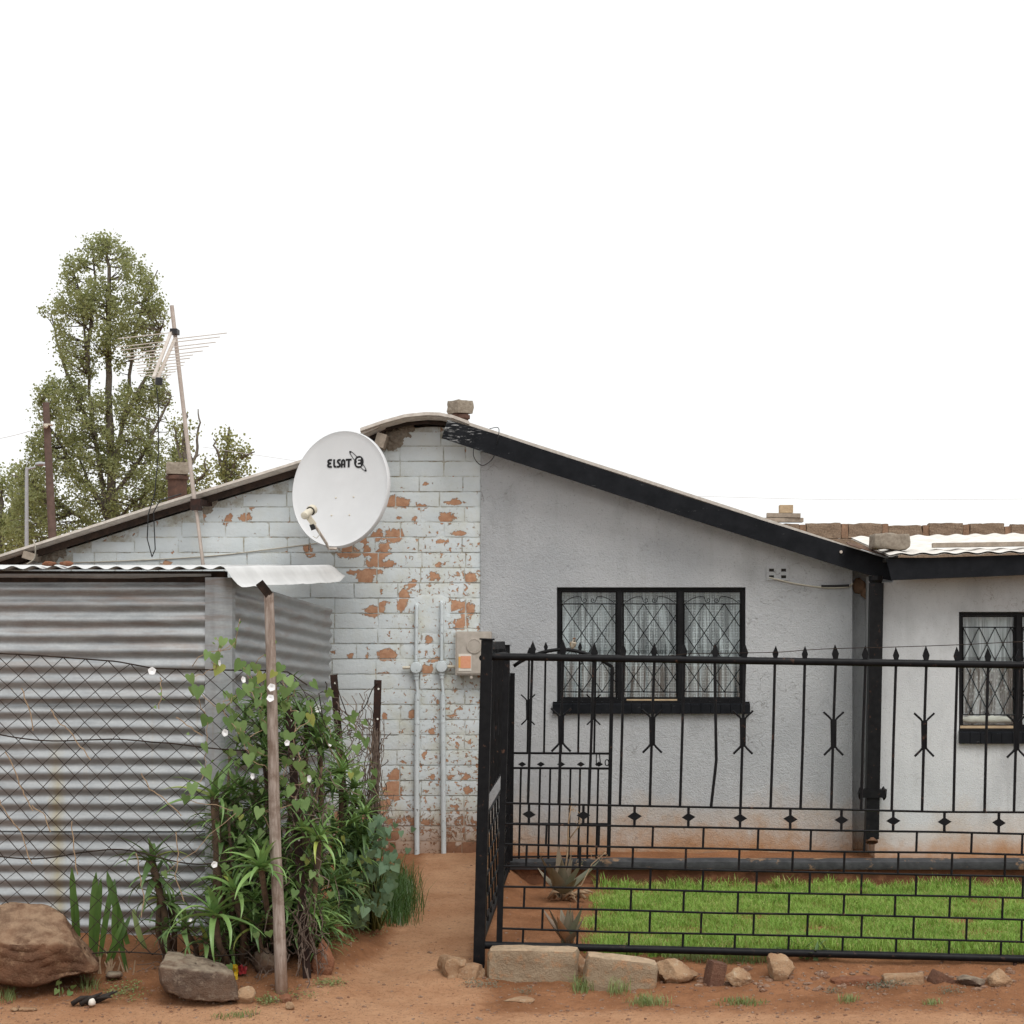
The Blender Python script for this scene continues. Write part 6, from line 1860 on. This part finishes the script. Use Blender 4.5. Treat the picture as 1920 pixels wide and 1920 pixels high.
# ---- dead tangle of twigs, netting and old stalks
dead = thing('dead_creeper', 'dry tangle of dead creeper and old netting round the iron standards', 'dead creeper', tuple(foot_of(690, 9.7)))
mb = MB(); rd = random.Random(9)
for i in range(110):
    px = rd.gauss(672, 24); py = rd.uniform(1345, 1580)
    if px > 722 or px < 600: continue
    p = W(px, py, rd.uniform(9.55, 9.9)); q = p + Vector((rd.uniform(-.14, .10), rd.uniform(-.08, .08), rd.uniform(-.25, .22)))
    mb.tube(wander(p, q, 5, .02, rd), .0018 + .0016 * rd.random(), 4)
for i in range(46):      # bundle hanging on the upright standard
    x0 = rd.gauss(704, 7); p = W(x0, rd.uniform(1345, 1450), 9.66); q = W(rd.gauss(696, 10), rd.uniform(1500, 1640), 9.64)
    mb.tube(wander(p, q, 7, .016, rd), .0024, 4)
o = mk('twig_tangle', mb, M['twig'], dead, fixn=False); o['kind'] = 'stuff'
dead2 = thing('dry_vine_stems', 'grey dry vine stems knotted round the foot of the wooden pole', 'dead creeper', tuple(foot_of(560, 8.55)))
mb = MB()
for i in range(70):
    px = rd.gauss(560, 30); py = rd.uniform(1380, 1820)
    if px < 470 or px > 640: continue
    p = W(px, py, rd.uniform(8.5, 8.8)); q = p + Vector((rd.uniform(-.12, .12), rd.uniform(-.08, .08), rd.uniform(-.28, .2)))
    mb.tube(wander(p, q, 6, .022, rd), .0018 + .002 * rd.random(), 4)
for i in range(12):
    x0 = rd.gauss(575, 12); p = W(x0, rd.uniform(1680, 1720), 8.62); q = W(rd.gauss(572, 14), rd.uniform(1760, 1850), 8.6)
    mb.tube(wander(p, q, 6, .014, rd), .003, 4)
for i in range(40):
    px = rd.uniform(300, 520); p = foot_of(px, rd.uniform(8.55, 8.8)); q = p + Vector((rd.uniform(-.15, .15), rd.uniform(-.05, .05), rd.uniform(.0, .22)))
    mb.tube(wander(p + Vector((0, 0, .03)), q, 5, .02, rd), .0022, 4)
o = mk('twig_tangle', mb, M['twig'], dead2, fixn=False); o['kind'] = 'stuff'
dd3 = thing('dry_tendrils', 'thin dry tendrils hanging in the chain-link mesh', 'dead creeper', tuple(W(100, 1700, 8.54)))
mb = MB()
for pts in ([(40, 1290), (55, 1330), (62, 1370)], [(95, 1330), (110, 1355), (130, 1370), (150, 1400), (170, 1425)], [(10, 1410), (30, 1450), (45, 1490), (62, 1520)], [(60, 1510), (85, 1530), (95, 1560)], [(135, 1540), (138, 1580), (146, 1640)], [(265, 1450), (280, 1480), (310, 1500), (340, 1530)], [(300, 1270), (303, 1290), (298, 1330)], [(330, 1345), (350, 1360), (380, 1380)], [(0, 1500), (15, 1530), (40, 1560), (60, 1620)], [(255, 1600), (262, 1640), (270, 1680), (265, 1720)], [(330, 1560), (335, 1600), (328, 1640), (345, 1690)]):
    P_ = [W(a, b, 8.53) for a, b in pts]; out = []
    for a, b in zip(P_, P_[1:]): out += wander(a, b, 4, .006, rd)[:-1]
    mb = MB(); mb.tube(out + [P_[-1]], .003, 4)
    mk('tendril', mb, M['drystalk'], dd3, fixn=False)

# ---- glaucous round-leaved plant by the path
gp = thing('round_leaf_plant', 'bushy plant with blue-green round leaves at the edge of the path', 'plant', tuple(G(690, 1738)))
rg = random.Random(23)
tips = []
for i in range(185):
    while True:
        px = rg.uniform(625, 755); py = rg.uniform(1530, 1735)
        l_ = lerp_tab([(1530, 660), (1600, 640), (1680, 630), (1735, 660)], py); r_ = lerp_tab([(1530, 715), (1590, 748), (1650, 745), (1700, 720), (1735, 690)], py)
        if l_ < px < r_: break
    Y = 9.42 + rg.uniform(-.15, .25); p = W(px, py, Y); tips.append(p)
    face('leaf', HG, gp, p, rg.uniform(.034, .062), rg, .9)
for px, py in ((775, 1553), (765, 1592), (752, 1560), (742, 1545)):
    p = W(px, py, 9.6); tips.append(p); face('leaf', HG, gp, p, .035, rg, .6)
mb = MB(); gf = G(690, 1738)
for p in tips[::3]:
    f = gf + Vector((rg.uniform(-.08, .08), rg.uniform(-.1, .1), 0)); mb.tube([f, f * .5 + p * .5 + Vector((rg.uniform(-.04, .04), 0, .03)), p + Vector((0, .01, 0))], [.006, .004, .002], 5)
mk('stem', mb, M['weed'], gp, smooth=True, fixn=False)

# ---- spotted aloes in the bed inside the fence
def agave(label, px, py, R_px, n, seed, el0=85, el1=15, key='agave'):
    g = G(px, py) if py > 1680 else W(px, py, 11.2); 
    g.z = gz(g.x, g.y)
    t = thing('spotted_aloe', label, 'aloe', tuple(g)); rr = random.Random(seed); L0 = R_px / (F / g.y)
    for i in range(n):
        u = (i + .5) / n; el = R(el0 + (el1 - el0) * u) + rr.uniform(-.08, .08); az = i * 2.4 + rr.uniform(-.2, .2)
        d = Vector((math.cos(az) * math.cos(el), math.sin(az) * math.cos(el), math.sin(el)))
        ms = strap_mesh('x', None, .30, rr.uniform(-.5, .15), .22, 7, .35, thick=.05)
        L = L0 * rr.uniform(.75, 1.1); y = Vector((0, 0, 1)).cross(d).normalized(); z = d.cross(y)
        mb = MB(); mb.add([g + Vector((0, 0, .02)) + (d * p.x + y * p.y + z * p.z) * L for p in ms.v], ms.f)
        mk('leaf', mb, M[key], t, smooth=True, fixn=False)
    return t, g
t, g = agave('spotted aloe with reddish curling leaves in front of the house step', 1055, 1690, 95, 11, 3, 80, 25)
mb = MB(); base = g + Vector((0, 0, .06)); rr = random.Random(4)
s = F / g.y
mb.tube([base, W(1064, 1600, g.y), W(1066, 1540, g.y), W(1072, 1505, g.y)], [.008, .006, .005, .003], 6)
mb.tube([W(1066, 1575, g.y), W(1085, 1550, g.y), W(1088, 1528, g.y)], [.005, .004, .002], 5)
mb.tube([base + Vector((.03, 0, 0)), W(1090, 1660, g.y), W(1110, 1620, g.y), W(1136, 1598, g.y)], [.006, .005, .004, .003], 6)
mk('flower_stalk', mb, M['drystalk'], t, smooth=True)
mb = MB()
for (cx_, cy_) in ((1072, 1515), (1088, 1530), (1130, 1602), (1112, 1590), (1085, 1620)):
    for k in range(14):
        p = W(cx_ + rr.gauss(0, 5), cy_ + rr.gauss(0, 7), g.y + rr.uniform(-.02, .02)); mb.tube([p, p + Vector((rr.uniform(-.02, .02), rr.uniform(-.01, .01), rr.uniform(-.03, .01)))], [.003, .0012], 4)
mk('seed_heads', mb, M['drystalk'], t, fixn=False)
mb = MB()
for k in range(9):
    p = g + Vector((rr.uniform(-.15, .15), rr.uniform(-.05, .0), .02)); q = p + Vector((rr.uniform(-.12, .12), -.04, rr.uniform(-.02, .05)))
    mb.tube([p, (p + q) / 2 + Vector((0, 0, .03)), q], [.012, .014, .002], 5)
mk('dry_leaf', mb, M['drystalk'], t, smooth=True)
agave('spotted aloe with upright grey-green leaves just inside the fence', 1064, 1782, 78, 12, 8, 84, 30)

# ------------------------------------------------------------------ lawn and grasses
def blades(mb, n, posf, h0, h1, w, rr, lean=.5):
    for i in range(n):
        p = posf()
        if p is None: continue
        h = rr.uniform(h0, h1) * (1 + .55 * noise.noise(Vector((p.x * 6, p.y * 6, 2)))); az = rr.uniform(0, 6.283); l = rr.uniform(.1, lean) * h; ww = w * rr.uniform(.7, 1.3)
        d = Vector((math.cos(az), math.sin(az), 0)); s = Vector((-d.y, d.x, 0)) * ww * .5
        b = len(mb.v); m1 = p + d * l * .3 + Vector((0, 0, h * .6)); tp = p + d * l + Vector((0, 0, h))
        mb.v += [p - s, p + s, m1 + s * .8, m1 - s * .8, tp]
        mb.f += [(b, b+1, b+2, b+3), (b+3, b+2, b+4)]
rl = random.Random(31)
def lawn_edge(Y): return lerp_tab([(9.2, -.04), (9.4, -.02), (10.0, -.02), (10.8, .02), (11.4, .06), (11.72, .12)], Y) + .10 * noise.noise(Vector((Y * 3, 0, 0))) + .05 * noise.noise(Vector((Y * 11, 2, 0)))
def lawn_p():
    Y = rl.uniform(9.19, 11.60 ); X = rl.uniform(-.2, 3.3)
    if X < lawn_edge(Y) - .06 + abs(rl.gauss(0, .11)): return None
    if noise.noise(Vector((X * 2.6, Y * 2.6, 9))) + .4 * noise.noise(Vector((X * 9, Y * 9, 4))) < -.30 and rl.random() < .62: return None
    if Y < 9.26 + .06 * noise.noise(Vector((X * 5, 0, 4))): return None
    bare = math.hypot((X - 2.18) / .14, (Y - 10.2) / .16)
    if bare < 1 and rl.random() < .9: return None
    return Vector((X, Y, gz(X, Y) - .004))
mb = MB(); blades(mb, 130000, lawn_p, .015, .056, .0034, rl, 1.6)
def edge_p():
    X = rl.uniform(.0, 3.3); Y = rl.uniform(11.45, 11.62) if rl.random() < .4 else 9.24 + abs(rl.gauss(0, .08))
    if Y > 11 and noise.noise(Vector((X * 4, 0, 0))) < -.15: return None
    return Vector((X, Y, gz(X, Y)))
blades(mb, 4200, edge_p, .04, .09, .0060, rl, 1.0)
lawn = mk('lawn', mb, M['grass'], fixn=False, org=(1.5, 10.4, -.15), label='bright green lawn between the iron fence and the house step', cat='lawn', kind='stuff')
mb = MB()
def pg():
    px = 735 + rl.gauss(0, 24); py = 1690 + rl.gauss(0, 26)
    if px > 795 or py > 1740 or py < 1640: return None
    g = G(px, py); return g
blades(mb, 2600, pg, .05, .16, .0045, rl, 1.1)
mk('grass_tuft', mb, M['strap'], fixn=False, label='dense dark green grass tuft where the plants meet the path', cat='grass', kind='stuff')
def tuft(label, px, py, rx, ry, n, h, m, w=.004, name='weed_tuft', lean=1.3):
    mb = MB()
    def f():
        a = rl.gauss(0, .45); b = rl.gauss(0, .45)
        if a * a + b * b > 1: return None
        return G(px + a * rx, py + b * ry) - Vector((0, 0, .003))
    blades(mb, n, f, h * .4, h, w, rl, lean)
    mk(name, mb, m, fixn=False, label=label, cat='weed')
def creeper(label, px, py, rx, ry, n, m, size=.012):
    mb = MB()
    for i in range(n):
        a = rl.gauss(0, .45); b = rl.gauss(0, .45)
        if a * a + b * b > 1: continue
        p = G(px + a * rx, py + b * ry) + Vector((0, 0, rl.uniform(.003, .022)))
        d = Vector((rl.uniform(-1, 1), rl.uniform(-1, 1), rl.uniform(-.2, .7))).normalized() * size * rl.uniform(.6, 1.3); s = d.cross(Vector((rl.uniform(-.4, .4), rl.uniform(-.4, .4), 1))).normalized() * size * .35
        b_ = len(mb.v); mb.v += [p, p + d * .5 + s, p + d, p + d * .5 - s]; mb.f += [(b_, b_+1, b_+2, b_+3)]
    mk('creeping_weed', mb, m, fixn=False, label=label, cat='weed', kind='stuff')
tuft('grass tuft at the joint between the two long kerb stones', 1090, 1858, 24, 10, 130, .10, M['weed'])
tuft('spiky grass growing against the sunken kerb stone', 1160, 1862, 28, 8, 90, .11, M['weed'])
tuft('strip of short grass in front of the sunken kerb stone', 1215, 1882, 50, 9, 220, .05, M['weed'])
tuft('grass strip on the bare earth below the askew brick', 1390, 1880, 62, 7, 240, .035, M['weed'])
tuft('thin grass between boulder and dark charred scrap', 165, 1850, 26, 14, 90, .07, M['weed'])
tuft('grass sprig at the left picture edge', 15, 1872, 18, 12, 80, .07, M['weed'])
tuft('green grass patch nearest the round-leaved plant', 740, 1718, 36, 14, 260, .05, M['weed'])
tuft('grass poking under the fence by the upright pale stone', 1400, 1802, 60, 9, 260, .06, M['weed'])
tuft('grass below the bottom rail beside the sunken kerb stone', 1305, 1798, 70, 8, 240, .07, M['weed'])
tuft('scattered grass at the bottom picture edge', 440, 1908, 50, 8, 110, .04, M['weed'])
tuft('pale grass sprig on the earth, middle of the right side', 1590, 1880, 24, 7, 90, .04, M['weed'])
tuft('small grass sprig on the earth, near the last pale stone', 1750, 1886, 22, 6, 80, .035, M['weed'])
tuft('grass at the foot of the drainpipe', 1612, 1592, 30, 4, 90, .09, M['weed'])
creeper('green creeping weed between boulder and flat-topped rock', 232, 1862, 55, 24, 360, M['weed'])
creeper('grey creeping weed under the long kerb stone', 905, 1845, 55, 12, 320, M['greyweed'], .010)
creeper('small grey weed mat in the bare earth below the long kerb stone', 985, 1862, 24, 8, 130, M['greyweed'], .009)
creeper('grey weed mat between the two flat bricks', 1655, 1848, 60, 12, 380, M['greyweed'], .011)
creeper('small dark weed left of the flat bricks', 1565, 1862, 24, 6, 110, M['greyweed'], .010)
creeper('small weed by the low grey stone', 1780, 1862, 38, 7, 120, M['greyweed'], .010)
creeper('weed mat on the slope right of the wooden pole', 620, 1848, 36, 9, 240, M['weed'], .012)
creeper('green weed by the small orange stone', 505, 1880, 28, 10, 200, M['weed'], .013)
creeper('low green weed behind the flat-topped rock', 425, 1806, 30, 14, 160, M['heart'], .018)
creeper('sprinkle of green weeds right of the small pale chunk', 560, 1868, 60, 14, 120, M['weed'], .012)
creeper('thin weeds along the foot of the earth bank', 700, 1745, 34, 14, 150, M['weed'], .013)
creeper('few green leaves on the earth beside the boulder', 180, 1790, 46, 10, 70, M['heart'], .018)
creeper('low weed below the red rocks', 640, 1768, 30, 14, 80, M['weed'], .014)
wd = thing('leafy_weed', 'broad-leaved weed under the fence bottom rail', 'weed', tuple(G(1510, 1800)))
for i in range(16):
    g = G(1510 + rl.gauss(0, 22), 1796 + rl.gauss(0, 5)); d = Vector((rl.uniform(-1, 1), rl.uniform(-.8, .2), rl.uniform(.3, .9)))
    inst('leaf', LF['aloedark'][rl.choice((0, 1))], wd, g, d, (0, 0, 1), (.12, .22, .12))
sw = thing('sapling_weed', 'small leggy vine seedling in front of the boulder', 'weed', tuple(G(112, 1866)))
mb = MB(); g = G(112, 1866); mb.tube([g, g + Vector((-.005, 0, .06)), g + Vector((.005, 0, .11)), g + Vector((.06, -.01, .13))], .003, 5); mk('stem', mb, M['weed'], sw)
for dx, dz in ((-.01, .03), (.02, .03), (.045, .04), (.0, .07), (.07, .05), (.055, .02)): face('leaf', HM, sw, g + Vector((dx, -.01, dz)), .03, rl, 1.1)

# ------------------------------------------------------------------ trees
def tree(name, label, Y, limbs, env, nclus, per, lsz, crad, seed, m, tr0, depth, gap=.0, ground=-.2):
    rr = random.Random(seed); s = F / Y
    b = W(limbs[0][0][0], 1200, Y)
    t = thing(name, label, 'tree', (b.x, Y, ground))
    limb_pts = []
    trunk = MB()
    for li, L in enumerate(limbs):
        pts = []; rad = []
        dy = 0 if li == 0 else rr.uniform(-depth * .5, depth * .5)
        for i, (px, py) in enumerate(L):
            u = i / (len(L) - 1); p = W(px, py, Y); p.y = Y + dy * u
            if li == 0 and i == 0: p.z = ground
            pts.append(p); rad.append((tr0 if li == 0 else tr0 * .42) * (1 - .9 * u) + .012)
        # subdivide
        q = []; qr = []
        for i in range(len(pts) - 1):
            for k in range(4):
                w_ = k / 4; q.append(pts[i].lerp(pts[i+1], w_) + Vector((rr.gauss(0, .03), rr.gauss(0, .03), 0)) * (0 if (i == 0 and k == 0) else 1)); qr.append(rad[i] * (1 - w_) + rad[i+1] * w_)
        q.append(pts[-1]); qr.append(rad[-1])
        limb_pts += q
        if li == 0: trunk.tube(q, qr, 8); tk = mk('trunk', trunk, M['bark'], t, smooth=True)
        else:
            mb = MB(); mb.tube(q, qr, 6); mk('limb', mb, M['bark'], t, smooth=True)
    lv = MB(); tw = MB()
    cnt = 0; tries = 0
    ys_ = [e[0] for e in env]
    while cnt < nclus and tries < nclus * 30:
        tries += 1
        py = rr.uniform(ys_[0], ys_[-1]); l = lerp_tab([(e[0], e[1]) for e in env], py); r = lerp_tab([(e[0], e[2]) for e in env], py)
        if rr.random() > (r - l) / 330.0 + .12: continue
        px = rr.uniform(l, r)
        if 1.15 * noise.noise(Vector((px * .018, py * .018, seed))) + .4 * noise.noise(Vector((px * .06, py * .06, seed))) < gap - .25 - .3 * sm(780, 880, py): continue
        p = W(px, py, Y); hw = (r - l) / 2; u = (px - (l + r) / 2) / hw
        p.y = Y + rr.uniform(-1, 1) * depth * math.sqrt(max(0.05, 1 - u * u)) * min(1, hw / 120)
        near = min(limb_pts, key=lambda q: (q - p).length + max(0, q.z - p.z) * 1.5)
        mid = near.lerp(p, .55) + Vector((rr.gauss(0, .08), rr.gauss(0, .08), -.05))
        tw.tube([near, mid, p], [.022, .014, .006], 4, cap=False)
        cnt += 1
        cr = crad * rr.uniform(.6, 1.25); dirc = (p - near).normalized()
        for k in range(int(per * rr.uniform(.6, 1.4))):
            c = p + Vector((max(-.7, min(.7, rr.gauss(0, .42))), max(-.7, min(.7, rr.gauss(0, .42))), max(-.9, min(.9, rr.gauss(0, .55))))) * cr + dirc * rr.uniform(-.6, .3) * cr
            n = Vector((rr.gauss(0, 1), rr.gauss(0, 1) - .4, rr.gauss(0, 1))).normalized(); a = n.orthogonal().normalized()
            a.rotate(Quaternion(n, rr.uniform(0, 6.28))); bb = n.cross(a); sz = lsz * rr.uniform(.6, 1.3)
            i0 = len(lv.v)
            lv.v += [c - a * sz * .5, c + bb * sz * .42, c + a * sz * .55, c - bb * sz * .42]; lv.f += [(i0, i0+1, i0+2, i0+3)]
    o = mk('twigs', tw, M['bark'], t, fixn=False); o['kind'] = 'stuff'
    o = mk('crown', lv, m, t, fixn=False); o['kind'] = 'stuff'
    return t
tree('poplar_tree', 'tall poplar with several upright stems behind the left roof slope', 55,
     [[(205, 1215), (203, 1010), (212, 880), (203, 740), (206, 600), (203, 500), (200, 450)],
      [(203, 990), (178, 840), (163, 700), (152, 580), (135, 500)], [(212, 890), (232, 760), (243, 640), (258, 560), (282, 495)],
      [(205, 960), (140, 880), (95, 800), (75, 740)], [(210, 940), (270, 850), (310, 770), (325, 745)], [(205, 1000), (120, 950), (60, 905), (20, 890)],
      [(180, 820), (130, 720), (95, 640), (80, 580)], [(212, 1000), (280, 930), (345, 870), (370, 850)], [(225, 800), (275, 700), (300, 620)], [(163, 700), (170, 600), (178, 520), (170, 465)],
      [(207, 980), (175, 930), (150, 870), (120, 830)], [(210, 990), (250, 950), (300, 920)]],
     [(442, 190, 228), (470, 140, 238), (500, 125, 275), (520, 120, 298), (560, 112, 300), (585, 75, 305), (640, 110, 300), (720, 85, 305), (780, 65, 325), (850, 60, 350), (900, 30, 365), (960, 15, 385), (1030, 5, 400)],
     1150, 48, .084, .31, 3, M['tree'], .18, 1.9, .13)
tree('young_tree', 'small thin-crowned tree showing above the roof beside the dish', 48,
     [[(425, 1215), (425, 1000), (425, 880), (428, 830), (430, 800)], [(425, 900), (445, 860), (480, 848)], [(425, 890), (412, 850), (405, 825)]],
     [(800, 408, 455), (830, 405, 448), (860, 402, 480), (900, 400, 480), (960, 400, 460)], 46, 40, .09, .33, 9, M['tree2'], .12, .7, .0)
tree('young_tree', 'sparse half-bare tree right behind the aerial mast', 50,
     [[(345, 1215), (345, 1000), (347, 880), (345, 800), (350, 775)], [(345, 900), (365, 850), (372, 800), (368, 765)], [(346, 880), (330, 830), (325, 790)], [(346, 920), (385, 890), (392, 860)]],
     [(780, 335, 365), (820, 325, 380), (870, 322, 395), (940, 320, 400), (1000, 320, 400)], 60, 24, .09, .33, 19, M['tree2'], .12, .8, .05)
tree('background_tree', 'dark low tree at the left picture edge behind the street lamp', 62,
     [[(0, 1215), (0, 1050), (2, 960), (5, 900)], [(0, 1000), (35, 940), (50, 900)], [(0, 980), (-40, 930), (-60, 900)]],
     [(880, 5, 40), (900, -60, 70), (960, -100, 85), (1060, -110, 80)], 150, 50, .12, .46, 29, M['tree'], .2, 1.6, .05)
